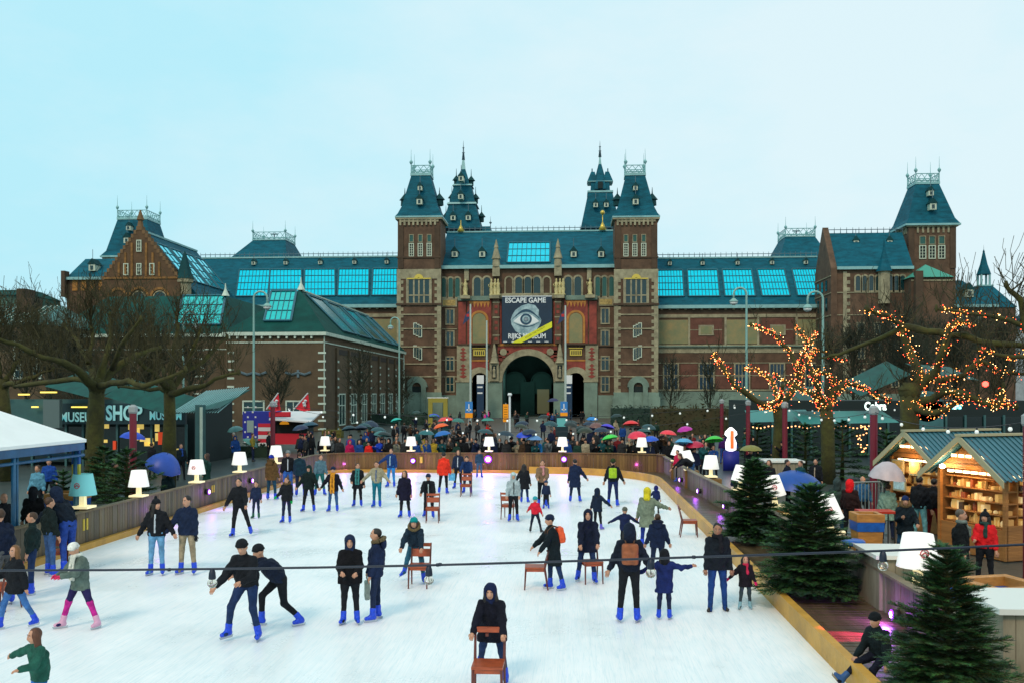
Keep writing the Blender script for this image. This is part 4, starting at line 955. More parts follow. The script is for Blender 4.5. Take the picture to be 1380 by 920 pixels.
def text(name,s,par,loc,size,m,rx=90,rz=0,align='CENTER',ext=0.01,bold=0.0,wscale=1.0,ry=0):
    c=bpy.data.curves.new(name,'FONT'); c.body=s; c.size=size; c.align_x=align; c.align_y='CENTER'; c.extrude=ext; c.offset=bold; c.resolution_u=3
    c.materials.append(m)
    o=bpy.data.objects.new(name,c); COL.objects.link(o); o.location=loc; o.rotation_euler=(radians(rx),radians(ry),radians(rz)); o.scale=(wscale,1,1)
    if par: o.parent=par
    TEXTS.append(o)
    return o
TEXTS=[]
text('lettering','ESCAPE GAME',bn,(-0.25,-0.03,bh-0.75),1.15,BW,bold=0.03,wscale=0.92)
text('lettering','RIJKS MUSEUM',bn,(0.0,-0.03,-bh+1.05),1.12,BW,bold=0.03,wscale=0.86)
e=MB(); e.use(BY); e.plate([(bw,-0.09,-0.35),(bw,-0.09,-1.35),(-0.9,-0.09,-bh),(-2.5,-0.09,-bh)][::-1],0.04); e.build('yellow_ribbon',bn)
text('lettering','ESCAPE THE MUSEUM',bn,(1.3,-0.1,-2.15),0.38,mat('ribbon_ink',(0.25,0.22,0.03)),ry=-31 if False else 0,wscale=1.0).rotation_euler=(radians(90),radians(-29.5),0)
e=MB(); e.use(BW)
for i in range(6):
    if i in(2,): continue
    e.box(-bw+0.2+i*1.35,-bw+0.85+i*1.35,-0.02,0,-bh+0.12,-bh+0.24)
e.build('small_print',bn)
# ---------- world, sun, camera ----------
w=bpy.data.worlds.new('World'); SC.world=w; w.use_nodes=True; nt=w.node_tree; bg=nt.nodes['Background']
sky=nt.nodes.new('ShaderNodeTexSky'); sky.sky_type='NISHITA'; sky.sun_disc=False; sky.sun_elevation=radians(42); sky.sun_rotation=radians(200); sky.dust_density=4; sky.air_density=2
tc=nt.nodes.new('ShaderNodeTexCoord'); mp=nt.nodes.new('ShaderNodeMapping'); mp.inputs['Scale'].default_value=(1,1,2.2); nt.links.new(tc.outputs['Generated'],mp.inputs['Vector'])
n=nt.nodes.new('ShaderNodeTexNoise'); n.inputs['Scale'].default_value=2.3; n.inputs['Detail'].default_value=7; n.inputs['Roughness'].default_value=.6; nt.links.new(mp.outputs[0],n.inputs['Vector'])
sep=nt.nodes.new('ShaderNodeSeparateXYZ'); nt.links.new(tc.outputs['Generated'],sep.inputs[0])
# cloud deck: bluer towards the left (-x), paler towards the right
r1=nt.nodes.new('ShaderNodeMapRange'); r1.inputs['From Min'].default_value=-0.45; r1.inputs['From Max'].default_value=0.45; nt.links.new(sep.outputs['X'],r1.inputs['Value'])
ad=nt.nodes.new('ShaderNodeMath'); ad.operation='MULTIPLY_ADD'; ad.inputs[1].default_value=2.1; nt.links.new(n.outputs['Fac'],ad.inputs[0]); 
sb=nt.nodes.new('ShaderNodeMath'); sb.operation='SUBTRACT'; sb.inputs[1].default_value=0.95; nt.links.new(r1.outputs[0],sb.inputs[0]); nt.links.new(sb.outputs[0],ad.inputs[2])
mx=nt.nodes.new('ShaderNodeMix'); mx.data_type='RGBA'; mx.inputs[6].default_value=(5.0,8.9,10.1,1); mx.inputs[7].default_value=(7.7,9.5,10.1,1); nt.links.new(ad.outputs[0],mx.inputs[0])
mm=nt.nodes.new('ShaderNodeMix'); mm.data_type='RGBA'; mm.inputs[0].default_value=0.93; nt.links.new(sky.outputs[0],mm.inputs[6]); nt.links.new(mx.outputs[2],mm.inputs[7])
nt.links.new(mm.outputs[2],bg.inputs['Color']); bg.inputs['Strength'].default_value=0.1
su=bpy.data.lights.new('sun','SUN'); su.energy=1.5; su.angle=radians(14); su.color=(1.0,0.72,0.52); so=bpy.data.objects.new('sun',su); COL.objects.link(so)
so.rotation_euler=(radians(48),0,radians(-20))
SC.view_settings.view_transform='Standard'; SC.view_settings.look='None'; SC.view_settings.exposure=0; SC.view_settings.gamma=1
cam=bpy.data.cameras.new('camera'); co=bpy.data.objects.new('camera',cam); COL.objects.link(co); co.location=(0,0,HC); co.rotation_euler=(radians(90),0,YAW)
cam.sensor_width=36; cam.lens=36*FPX/1380; cam.shift_y=(529-460)/1380; cam.clip_end=3000; cam.clip_start=0.1; SC.camera=co
SC.cycles.max_bounces=6; SC.cycles.diffuse_bounces=3; SC.cycles.glossy_bounces=3; SC.cycles.transparent_max_bounces=12; SC.cycles.use_denoising=True; SC.cycles.caustics_reflective=False; SC.cycles.caustics_refractive=False
try: SC.cycles.use_light_tree=True
except Exception: pass

# ---------- ground, plaza, ice ----------
gm=mat('wet_paving',(0.040,0.060,0.058),rough=0.28,var=0.35,vscale=0.5,bump=0.25,bscale=8,col2=(0.075,0.085,0.080))
b=MB(); b.use(gm); b.box(-900,900,-60,2000,-0.4,-0.03); struct(b.build('ground'))
pv=mat('museum_forecourt',(0.085,0.068,0.055),rough=0.45,var=0.3,vscale=0.6,bump=0.2,bscale=5)
b=MB(); b.use(pv); b.box(-16,9.5,56,YC+24,-0.03,-0.004); struct(b.build('forecourt_paving'))
ice=bpy.data.materials.new('ice'); ice.use_nodes=True; nt=ice.node_tree; B=nt.nodes['Principled BSDF']
tc=nt.nodes.new('ShaderNodeTexCoord'); n1=nt.nodes.new('ShaderNodeTexNoise'); n1.inputs['Scale'].default_value=0.35; n1.inputs['Detail'].default_value=6; n1.inputs['Roughness'].default_value=0.7
nt.links.new(tc.outputs['Object'],n1.inputs['Vector'])
mp=nt.nodes.new('ShaderNodeMapping'); mp.inputs['Scale'].default_value=(3.0,0.6,1); mp.inputs['Rotation'].default_value=(0,0,0.5); nt.links.new(tc.outputs['Object'],mp.inputs['Vector'])
n2=nt.nodes.new('ShaderNodeTexNoise'); n2.inputs['Scale'].default_value=3; n2.inputs['Detail'].default_value=8; n2.inputs['Roughness'].default_value=0.75; nt.links.new(mp.outputs[0],n2.inputs['Vector'])
ad=nt.nodes.new('ShaderNodeMix'); ad.data_type='FLOAT'; ad.inputs[0].default_value=0.5; nt.links.new(n1.outputs['Fac'],ad.inputs[2]); nt.links.new(n2.outputs['Fac'],ad.inputs[3])
cr=nt.nodes.new('ShaderNodeValToRGB'); cr.color_ramp.elements[0].position=0.36; cr.color_ramp.elements[0].color=(0.84,0.92,0.93,1); cr.color_ramp.elements[1].position=0.6; cr.color_ramp.elements[1].color=(0.96,0.96,0.95,1)
nt.links.new(ad.outputs[0],cr.inputs[0]); prev=cr.outputs[0]
for rot_,sc_ in ((0.35,(14,.35,1)),(1.5,(12,.3,1)),(-0.6,(16,.4,1)),(2.4,(10,.5,1))):
    m_=nt.nodes.new('ShaderNodeMapping'); m_.inputs['Rotation'].default_value=(0,0,rot_); m_.inputs['Scale'].default_value=sc_; w1=nt.nodes.new('ShaderNodeTexNoise'); w1.inputs['Scale'].default_value=1.0; w1.inputs['Detail'].default_value=2; w1.inputs['Distortion'].default_value=.35
    nt.links.new(tc.outputs['Object'],m_.inputs['Vector']); nt.links.new(m_.outputs[0],w1.inputs['Vector'])
    q1=nt.nodes.new('ShaderNodeMath'); q1.operation='SUBTRACT'; q1.inputs[1].default_value=.5; nt.links.new(w1.outputs['Fac'],q1.inputs[0]); q2=nt.nodes.new('ShaderNodeMath'); q2.operation='ABSOLUTE'; nt.links.new(q1.outputs[0],q2.inputs[0])
    q3=nt.nodes.new('ShaderNodeMapRange'); q3.inputs['From Min'].default_value=0; q3.inputs['From Max'].default_value=.022; q3.inputs['To Min'].default_value=.34; q3.inputs['To Max'].default_value=0; nt.links.new(q2.outputs[0],q3.inputs['Value'])
    x1=nt.nodes.new('ShaderNodeMix'); x1.data_type='RGBA'; nt.links.new(q3.outputs[0],x1.inputs[0]); nt.links.new(prev,x1.inputs[6]); x1.inputs[7].default_value=(.62,.76,.80,1); prev=x1.outputs[2]
nt.links.new(prev,B.inputs['Base Color'])
rr=nt.nodes.new('ShaderNodeMapRange'); rr.inputs['From Min'].default_value=0.35; rr.inputs['From Max'].default_value=0.65; rr.inputs['To Min'].default_value=0.22; rr.inputs['To Max'].default_value=0.55; nt.links.new(n1.outputs['Fac'],rr.inputs['Value']); nt.links.new(rr.outputs[0],B.inputs['Roughness'])
bp=nt.nodes.new('ShaderNodeBump'); bp.inputs['Strength'].default_value=0.12; bp.inputs['Distance'].default_value=0.02; nt.links.new(n2.outputs['Fac'],bp.inputs['Height']); nt.links.new(bp.outputs[0],B.inputs['Normal']); B.inputs['Specular IOR Level'].default_value=0.35
# rink outline: rounded at the far right corner
XL,XR,YF=-12.6,3.9,47.3
def rink_edge(off=0.0,y0=4.0):
    """points along left edge, far edge, right edge; off grows outwards"""
    P=[(XL-off,y0),(XL-off,YF-2.0)]
    for t in np.linspace(pi,pi/2,6)[1:]: P.append((XL+2+(2+off)*cos(t),YF-2+(2+off)*sin(t)))
    R=6.0
    for t in np.linspace(pi/2,0,10): P.append((XR-R+(R+off)*cos(t),YF-R+(R+off)*sin(t)))
    P.append((XR+off,y0))
    return P
b=MB(); b.use(ice); P=rink_edge(0,-8); b.add([(x,y,0.0) for x,y in P],[tuple(range(len(P)))[::-1]]); struct(b.build('ice'))
WOODY=mat('yellow_kerb_board',(0.52,0.27,0.035),rough=0.5,var=0.28,vscale=1.2,bump=0.2,bscale=15)
def strip(name,edge0,edge1,z0,z1,m,i0=0,i1=None):
    b=MB(); b.use(m); i1=i1 or len(edge0)-1
    for i in range(i0,i1):
        a,c=edge0[i],edge0[i+1]; d,e=edge1[i+1],edge1[i]
        b.hexa([(*a,z0),(*e,z0),(*d,z0),(*c,z0)],[(*a,z1),(*e,z1),(*d,z1),(*c,z1)])
    return b.build(name)
E0=rink_edge(0,-8);E1=rink_edge(0.14,-8)
n0=len(E0)
kerb=thing('rink_kerb','yellow wooden kerb board running round the ice rink','kerb',(XR,20,0))
def offp(o,p): o.location=(-p[0],-p[1],-p[2]); return o
k1=strip('kerb_board',E0,E1,0,0.16,WOODY,0,7); k1.parent=kerb; offp(k1,(XR,20,0))
k2=strip('kerb_board',E0,E1,0,0.34,WOODY,7,len(E0)-1); k2.parent=kerb; offp(k2,(XR,20,0))
# deck strip on the right between kerb and plank wall
PLK=mat('wet_deck_planks',(0.085,0.060,0.030),rough=0.3,var=0.45,vscale=2.0,bump=0.2,bscale=12,stretch=(3,0.35,1))
RW=[(5.7,-8),(5.6,19),(5.2,29.6),(4.75,40),(4.6,46.5)]
b=MB(); b.use(PLK); y=-6.0; i=0
while y<46:
    xw=np.interp(y,[p[1] for p in RW],[p[0] for p in RW]); xk=XR+0.15
    if y>YF-6: dy=y-(YF-6); xk=XR-6+sqrt(max(0.01,6.14**2-dy*dy))+0.01
    b.box(xk,xw+0.0,y,y+0.135,0.05,0.20+0.004*(i%3)); y+=0.145; i+=1
struct(b.build('deck_floor'))
# plank walls
def plank_mat(name,c,c2): return mat(name,c,rough=0.65,var=0.4,vscale=1.3,bump=0.3,bscale=20,stretch=(1.5,1.5,0.35),col2=c2)
PW=[plank_mat('old_plank_a',(0.15,0.12,0.075),(0.24,0.20,0.13)),plank_mat('old_plank_b',(0.11,0.085,0.05),(0.18,0.15,0.10)),plank_mat('old_plank_c',(0.18,0.15,0.10),(0.27,0.24,0.17))]
PD=[plank_mat('brown_plank_a',(0.12,0.062,0.018),(0.21,0.11,0.03)),plank_mat('brown_plank_b',(0.09,0.046,0.014),(0.16,0.082,0.022)),plank_mat('brown_plank_c',(0.15,0.078,0.02),(0.25,0.14,0.035))]
PGL=[plank_mat('grey_plank_a',(0.115,0.085,0.042),(0.20,0.15,0.075)),plank_mat('grey_plank_b',(0.075,0.065,0.04),(0.13,0.11,0.07)),plank_mat('grey_plank_c',(0.12,0.10,0.06),(0.19,0.16,0.10))]
random.seed(3)
def plank_wall(name,pts,h0,h1,mats,label,pw=0.145,th=0.05,z0=0.0,cap=True):
    o0=(pts[0][0],pts[0][1],0)
    root=thing(name,label,'fence',o0)
    b=MB(o0); bc=MB(o0); bc.use(mats[0]); 
    L=0; tot=sum(math.dist(a,c) for a,c in zip(pts[:-1],pts[1:]))
    for a,c in zip(pts[:-1],pts[1:]):
        l=math.dist(a,c); d=((c[0]-a[0])/l,(c[1]-a[1])/l); nn=(-d[1],d[0]); n=max(1,int(l/pw))
        for i in range(n):
            t=(i+0.5)/n*l; p=(a[0]+d[0]*t,a[1]+d[1]*t); hh=h0+(h1-h0)*(L+t)/tot
            b.use(mats[random.choice((0,1,2,0,1))]); b.obox(p,d,nn,l/n/2-0.006,th/2+random.uniform(-.004,.004),z0,hh-0.03)
        ha=h0+(h1-h0)*L/tot; hb=h0+(h1-h0)*(L+l)/tot
        q=[(a[0]+nn[0]*0.09,a[1]+nn[1]*0.09),(a[0]-nn[0]*0.09,a[1]-nn[1]*0.09),(c[0]-nn[0]*0.09,c[1]-nn[1]*0.09),(c[0]+nn[0]*0.09,c[1]+nn[1]*0.09)]
        bc.hexa([(*q[0],ha-0.03),(*q[1],ha-0.03),(*q[2],hb-0.03),(*q[3],hb-0.03)],[(*q[0],ha+0.015),(*q[1],ha+0.015),(*q[2],hb+0.015),(*q[3],hb+0.015)])
        L+=l
    b.build('planks',root); 
    if cap: bc.build('top_rail',root)
    return root
EL=rink_edge(0.24,-8)
lw=EL[0:2]+EL[2:7]
plank_wall('plank_fence',EL[0:4],0.95,1.0,PGL,'long grey plank fence along the left edge of the rink')
far=[EL[3],EL[4],EL[5],EL[6],EL[7],(0.0,YF+0.3),(2.2,YF+0.1),(4.3,YF-0.7),(4.6,46.0)]
plank_wall('plank_fence',far,1.0,1.05,PD,'dark brown plank fence closing the far end of the rink')
plank_wall('plank_fence',RW[::-1],1.0,0.85,PW,'weathered plank fence beside the wet deck on the right')
# yellow tape marks and numbers on the fences
YT=mat('yellow_paint',(0.62,0.45,0.04),rough=0.6)
def onleft(px,py):
    d=ray(px,py); t=(XL-0.24+0.03)/d[0]; return (XL-0.21,d[1]*t,HC+d[2]*t)
for px,py,ht in ((115,706,.30),(287,658,.26)):
    x,y,z=onleft(px,py); b=MB((x,y,z)); b.use(YT); b.box(x-.03,x+.012,y-.12,y-.04,z-ht/2,z+ht/2); b.box(x-.03,x+.012,y+.05,y+.13,z-ht/2,z+ht/2); tag(b.build('painted_number',loc=(x,y,z)),'yellow 11 painted on the grey fence '+('near the white tent' if px<200 else 'between two glowing lamps'),'marking')
for px,nn_ in ((458,'a pair of yellow strokes on the far fence under the corner lamp'),(571,'a single yellow mark on the far fence by the purple spotlight')):
    x,y,z=AT(px,619,YF+0.18); b=MB((x,y,z)); b.use(YT); b.box(x-.2,x-.06,y-.03,y+.03,z-.16,z+.16)
    if px<500: b.box(x+.1,x+.24,y-.03,y+.03,z-.16,z+.2)
    tag(b.build('painted_number',loc=(x,y,z)),nn_,'marking')

# ---------- brick annex on the left ----------
AO=(-26.4,98,0)
annex=thing('brick_annex','long brown brick annex with white corner blocks and green skylights','building',AO)
AB=mat('annex_brick',(0.095,0.068,0.038),rough=0.9,var=0.25,vscale=0.6,bump=0.3,bscale=5); AW=mat('annex_white_trim',(0.50,0.62,0.52),rough=0.7,var=0.15,vscale=1)
ARF=mat('annex_slate',(0.003,0.055,0.045),spec=.15,rough=0.75,var=0.3,vscale=0.6,bump=0.2,bscale=8)
xr=-26.4; YA,YB=98,146; ez=fz(449,YA,439); xm=fx(305,YA); xl=fx(58,YA)
b=MB(AO); b.use(AB); b.box(xm,xr,YA,YB,0,ez); b.box(xl,xm-0.003,YA+1.2,YB-4,0,ez-0.02); wall=b.build('wall',annex)
s=MB(AO); s.use(AW)
Za=lambda y,px=400:fz(y,YA,px)
s.box(xm-0.3,xr+0.35,YA-0.4,YA,ez-0.25,ez+0.12); s.box(xr,xr+0.4,YA,YB,ez-0.25,ez+0.12); s.box(xm,xr,YA-0.08,YA,Za(462),Za(460.5)); s.box(xr,xr+0.08,YA,YB,Za(462),Za(460.5)); s.box(xl,xm-0.3,YA+0.8,YA+1.2,ez-0.3,ez+0.05)
s.box(xl,xm,YA+1.1,YA+1.2,Za(470),Za(468.8))
for i in range(int((xr-xm)/0.9)): s.box(xm+0.3+i*0.9,xm+0.5+i*0.9,YA-0.3,YA,ez-0.55,ez-0.25)
for px,ww in ((434,0.85),(311,0.75)):
    for j in range(12): x=fx(px,YA); s.box(x-ww/2,x+ww/2,YA-0.05,YA,Za(475+j*11.4+1.3,px),Za(475+j*11.4-1.3,px))
for j in range(8): x=fx(262,YA); s.box(x-.6,x+.6,YA+1.14,YA+1.2,Za(470+j*12+1.2),Za(470+j*12-1.2)); x=fx(172,YA); s.box(x-.3,x+.3,YA+1.14,YA+1.2,Za(486+j*12+1.5),Za(486+j*12-1.5))
s.box(xr,xr+0.07,YA,YA+0.25,2,ez-0.3); s.box(xr,xr+0.1,YB-0.5,YB,2,ez-0.3)
nb=8; ys=[YA+5.2+i*(YB-YA-7.5)/(nb-1) for i in range(nb)]
for i,y in enumerate(ys):
    for j in range(9): s.box(xr+0.25,xr+0.33,y-0.22,y+0.22,7.6-j*0.95-0.12+(-0.0),7.6-j*0.95+0.12)
s.build('stone_trim',wall)
p=MB(AO); p.use(AB)
for y in ys: p.box(xr,xr+0.25,y-0.35,y+0.35,0,ez-1.3)
p.use(mat('arch_recess',(0.035,0.03,0.025),rough=0.9)); 
for y in ys[:-1]: p.box(xr,xr+0.05,y+0.5,y+ (ys[1]-ys[0])-0.5,ez-2.0,ez-1.4)
p.build('pilasters',wall)
def side_win(y0,y1,z0,z1,n=2):
    b=MB(AO); b.use(GLASS); b.box(xr-0.02,xr+0.03,y0,y1,z0,z1); b.use(AW)
    b.box(xr,xr+0.12,y0-0.14,y0,z0-.14,z1+.14); b.box(xr,xr+0.12,y1,y1+0.14,z0-.14,z1+.14); b.box(xr,xr+0.12,y0,y1,z1,z1+0.14); b.box(xr,xr+0.12,y0,y1,z0-.14,z0)
    for i in range(1,n): y=y0+(y1-y0)*i/n; b.box(xr,xr+0.1,y-0.06,y+0.06,z0,z1)
    b.box(xr,xr+0.09,y0,y1,z0+(z1-z0)*.62,z0+(z1-z0)*.62+.1); b.build('window',wall)
for y in ys[:-1]: side_win(y+1.2,y+3.9,0.5,3.9)
for px,y_ in ((349,0),(402,0)): pass
for pa,pb,ya,yb in ((329,355,541,556),(387,413,541,575),(282,293,541,562),(330,356,559,578),(180,196,470,478)): 
    off_=0 if pa>305 else 1.2
    win(wall,fx(pa,YA),fx(pb,YA),Za(yb),Za(ya),YA+off_,2 if pa<380 else 3,2,glass=GLASS,frame=AW,fw=0.16,off=AO)
for px in (342,402):   # wrought shapes high on the front wall
    b=MB(AO); b.use(IRON); x=fx(px,YA); z=Za(503,px); b.tube([(x-1.4,YA-.1,z+.15),(x-.7,YA-.1,z-.1),(x,YA-.1,z+.1),(x+.7,YA-.1,z-.1),(x+1.4,YA-.1,z+.15)],0.13,5); b.box(x-.12,x+.12,YA-.15,YA,z-.4,z+.4); b.build('wall_anchor',wall)
# roofs of the annex
r=MB(AO); r.use(ARF); hz=fz(391,YA+9,404); hx=fx(404,YA+9)
sp=hx # ridge x
r.add([(xm-0.3,YA-0.3,ez+.13),(xr+0.35,YA-0.3,ez+.13),(xr+0.35,YB,ez+.13),(xm-0.3,YB,ez+.13),(sp,YA+9,hz),(sp,YB-2,hz)],[(0,1,4),(1,2,5,4),(2,3,5),(3,0,4,5),(0,3,2,1)])
r.use(AW); r.box(sp-0.15,sp+0.15,YA+9,YB-2,hz-.05,hz+0.12); ro=r.build('roof',annex)
A=(YA-0.3,ez+.13); B_=(YA+9,hz)
zl,zh=yz_at(434,A,B_,380),yz_at(394,A,B_,380); yl=A[0]+(B_[0]-A[0])*(zl-A[1])/(B_[1]-A[1])
SK3=mat('annex_skylight_glass',(0.0,0.62,0.55),rough=0.15,metal=0.8,var=0.15,vscale=1)
skylight(ro,fx(356,yl),fx(392,yl),zl,zh,A,B_,5,3,shear=fx(364,YA+8)-fx(356,yl),glass=SK3,off=AO)
Qs=lambda f:(xr+0.35+(sp-xr-0.35)*f, ez+.13+(hz-ez-.13)*f)
for y0,y1 in ((107.5,114.5),(115.8,122.8),(125,131.5),(133,139),(140.2,143.5)): side_skylight(ro,y0,y1,Qs(0.12),Qs(0.9),glass=SKYL2,nx=1,nz=1,off=AO)
r=MB(AO); r.use(ARF); z2=fz(398,YA+9,260); xa,xb=fx(236,YA+9),fx(304,YA+9)
r.add([(xl-.3,YA+.8,ez-.02),(xm,YA+.8,ez-.02),(xm,YB-4,ez-.02),(xl-.3,YB-4,ez-.02),(xa-8.6,YA+10,z2),(xb-.5,YA+10,z2),(xb-.5,YB-8,z2),(xa-8.6,YB-8,z2)],[(0,1,5,4),(1,2,6,5),(2,3,7,6),(3,0,4,7),(4,5,6,7),(0,3,2,1)])
ro2=r.build('roof',annex)
A=(YA+.8,ez-.02);B_=(YA+10,z2); zl,zh=yz_at(439,A,B_,270),yz_at(400,A,B_,270); yl=A[0]+(B_[0]-A[0])*(zl-A[1])/(B_[1]-A[1])
skylight(ro2,fx(236,yl),fx(297,yl),zl,zh,A,B_,6,3,shear=fx(243,YA+9)-fx(236,yl),glass=SK3,off=AO)
b=MB(AO); b.use(AW); 
for px in (303,405): b.lathe([(0.5,0),(0.35,0.3),(0.12,0.8),(0.05,1.5)],(fx(px,YA+9),YA+9.2,fz(399 if px<350 else 391,YA+9,px)),6)
b.build('roof_finial',annex)
# houses further left
HO=(fx(30,92),92,0)
hs=thing('brick_house','dark brick house with white framed windows and green glass roof behind the trees','house',HO)
b=MB(HO); b.use(AB); xa,xb=fx(-60,92),fx(62,92); b.box(xa,xb,92,104,0,fz(438,92,20)); w_=b.build('wall',hs)
for pa,pb in ((21,35),(46,55)):
    for ya,yb in ((461,482),(488,508)): win(w_,fx(pa,92),fx(pb,92),fz(yb,92,30),fz(ya,92,30),92,2,2,frame=AW,fw=0.16,off=HO)
b=MB(HO); b.use(SKYL2); za=fz(438,92,20); zb=fz(413,97,20); b.add([(xa,91.7,za),(xb+.4,91.7,za),(xb+.4,104,za),(xa,104,za),(xa,97,zb),(xb-1,97,zb)],[(0,1,5,4),(1,2,5),(2,3,4,5),(3,0,4),(0,3,2,1)])
b.use(AW)
for i in range(14): x=xa+(xb-xa-1)*i/14; b.tube([(x,91.7,za+.05),(x,97,zb+.05)],0.06,4)
b.build('roof',hs)
b=MB(HO); b.use(BRICK_D); b.box(fx(22,95),fx(33,95),95,97,0,fz(389,95,27)); b.box(fx(33,95),fx(43,95),95,97,0,fz(402,95,27)); b.build('chimney',hs)
HO=(fx(15,140),140,0); hs=thing('apartment_block','grey roofed block with green upper storey at the far left edge','building',HO)
b=MB(HO); b.use(mat('far_green_wall',(0.06,0.16,0.13),rough=0.8,var=0.4,vscale=.7)); b.box(fx(-70,140),fx(34,140),140,150,0,fz(398,140,10)); b.use(ARF); b.frustum(fx(-71,140),fx(35,140),139.5,150.5,fz(398,140,10),fx(-60,140),fx(22,140),143,147,fz(388,140,10)); b.build('wall',hs)
HO=(fx(1375,190),190,0); hs=thing('pale_house','pale house roofs beyond the museum at the far right edge','house',HO)
b=MB(HO); b.use(mat('pale_wall',(0.30,0.36,0.38),rough=0.8,var=.3,vscale=1)); b.box(fx(1362,190),fx(1440,190),190,200,0,fz(440,190,1370)); b.use(SLATE); b.frustum(fx(1360,190),fx(1440,190),189,201,fz(440,190,1370),fx(1366,190),fx(1436,190),194,196,fz(424,190,1370)); b.build('wall',hs)
# ---------- glowing table lamps ----------
LSH=mat('lamp_shade_lit',(0.85,0.85,0.8),rough=0.6,emit=(1.0,0.95,0.90),es=0.35); LBS=mat('lamp_base_lit',(0.8,0.72,0.5),rough=0.5,emit=(1.0,0.82,0.40),es=0.6)
LSB=mat('lamp_shade_unlit',(0.25,0.72,0.72),rough=0.6); LRED=mat('lamp_print_red',(0.65,0.08,0.10),rough=0.6); FOOT=mat('lamp_black_foot',(0.02,0.02,0.02),rough=0.5)
def lamp(x,y,z,s=1.0,label='',tilt=0,unlit=False,rz=0,print_=True):
    t=thing('table_lamp',label,'lamp',(x,y,z),rz,'oversized glowing table lamps round the rink'); t.rotation_euler=(0,radians(tilt),rz); t.scale=(s,s,s)
    b=MB(); b.use(LSB if unlit else LSH,True); b.lathe([(0.335,0.36),(0.335,0.365),(0.235,0.90),(0.225,0.90),(0.215,0.885),(0.31,0.37)],(0,0,0),20); b.build('lamp_shade',t)
    b=MB(); b.use(FOOT); b.lathe([(0.27,0),(0.27,0.03)],(0,0,0),4,rot=pi/4); b.use(LBS); b.lathe([(0.33,0.03),(0.33,0.085)],(0,0,0),4,rot=pi/4,sx=1,sy=1); b.lathe([(0.095,0.085),(0.085,0.42)],(0,0,0),4,rot=pi/4); b.build('lamp_base',t)
    if print_:
        b=MB(); b.use(LRED,True)
        a=-pi/2
        ring=[((0.30)*cos(a+0.22*cos(q)),(0.298)*sin(a+0.22*cos(q)),0.62+0.065*sin(q)) for q in np.linspace(0,2*pi,13)]
        b.tube(ring,0.010,4,cap=False); b.tube([(0.305*cos(a-.15),.305*sin(a-.15),.60),(0.30*cos(a),.30*sin(a),.64),(0.305*cos(a+.15),.305*sin(a+.15),.60)],0.012,4); b.build('printed_emblem',t)
    return t
# far fence
for px,lab in ((438,'white table lamp glowing on the far left corner of the fence'),(554,'white table lamp on the far fence, in front of the side archway'),(659,'white table lamp on the far fence above the brightest purple spotlight'),(758,'white table lamp on the far fence in line with the right archway'),(865,'white table lamp at the right end of the far fence')):
    x,y,z=AT(px,608,YF+0.24 if px<800 else YF-0.1); lamp(x,y,1.07,0.86,lab,print_=False)
XLW=XL-0.24
for px,t_,lab in ((187,28.6,'glowing table lamp on the grey fence nearest the big blue umbrella'),(265,32.6,'glowing table lamp with red emblem on the grey fence beside the green pillar'),(323,37.6,'glowing table lamp on the grey fence below the stars and stripes stall'),(372,42.5,'glowing table lamp half hidden behind the blue hat near the maroon pole')):
    d=ray(px,529); y=(XLW-0.0)/d[0]*d[1]; lamp(XLW,y,0.99,.9,lab,print_=(px==265))
lamp(XLW-0.15,24.0,1.0,1.05,'turquoise unlit table lamp with red emblem beside the wooden bin and white tent',unlit=True)
for px,t_,lab,tl,s in ((910,41,'tilted glowing table lamp behind the man leaning over the fence',-12,.95),(929,38.5,'pale tilted table lamp beside the blue jeans right of the leaning man',12,.95),(958,33.4,'upright glowing table lamp with warm base on the right fence',0,1.0),(996,30.2,'tilted glowing table lamp partly behind the first fir tree',-8,1.0),(1046,25.8,'white table lamp leaning left between the two fir trees',10,1.08),(1122,20.6,'white table lamp shade poking out behind the second fir tree',14,1.1),(1237,14.9,'largest white table lamp with printed shade beside the pale counter',0,1.12)):
    d=ray(px,529); y=next(q for q in np.arange(8,47,.05) if d[0]/d[1]*q>np.interp(q,[p[1] for p in RW],[p[0] for p in RW])+(.30 if px>940 else .1)); x=d[0]/d[1]*y; lz=.76 if px>1200 else .92
    lamp(x,y,lz,s*.93,lab,tilt=-tl,print_=(px>1000))
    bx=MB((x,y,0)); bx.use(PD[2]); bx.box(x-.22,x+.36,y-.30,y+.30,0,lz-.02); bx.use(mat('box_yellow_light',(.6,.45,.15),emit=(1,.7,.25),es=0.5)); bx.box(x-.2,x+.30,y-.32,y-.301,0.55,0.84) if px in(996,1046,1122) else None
    tag(bx.build('lamp_stand',loc=(x,y,0)),'box under '+lab,'box')
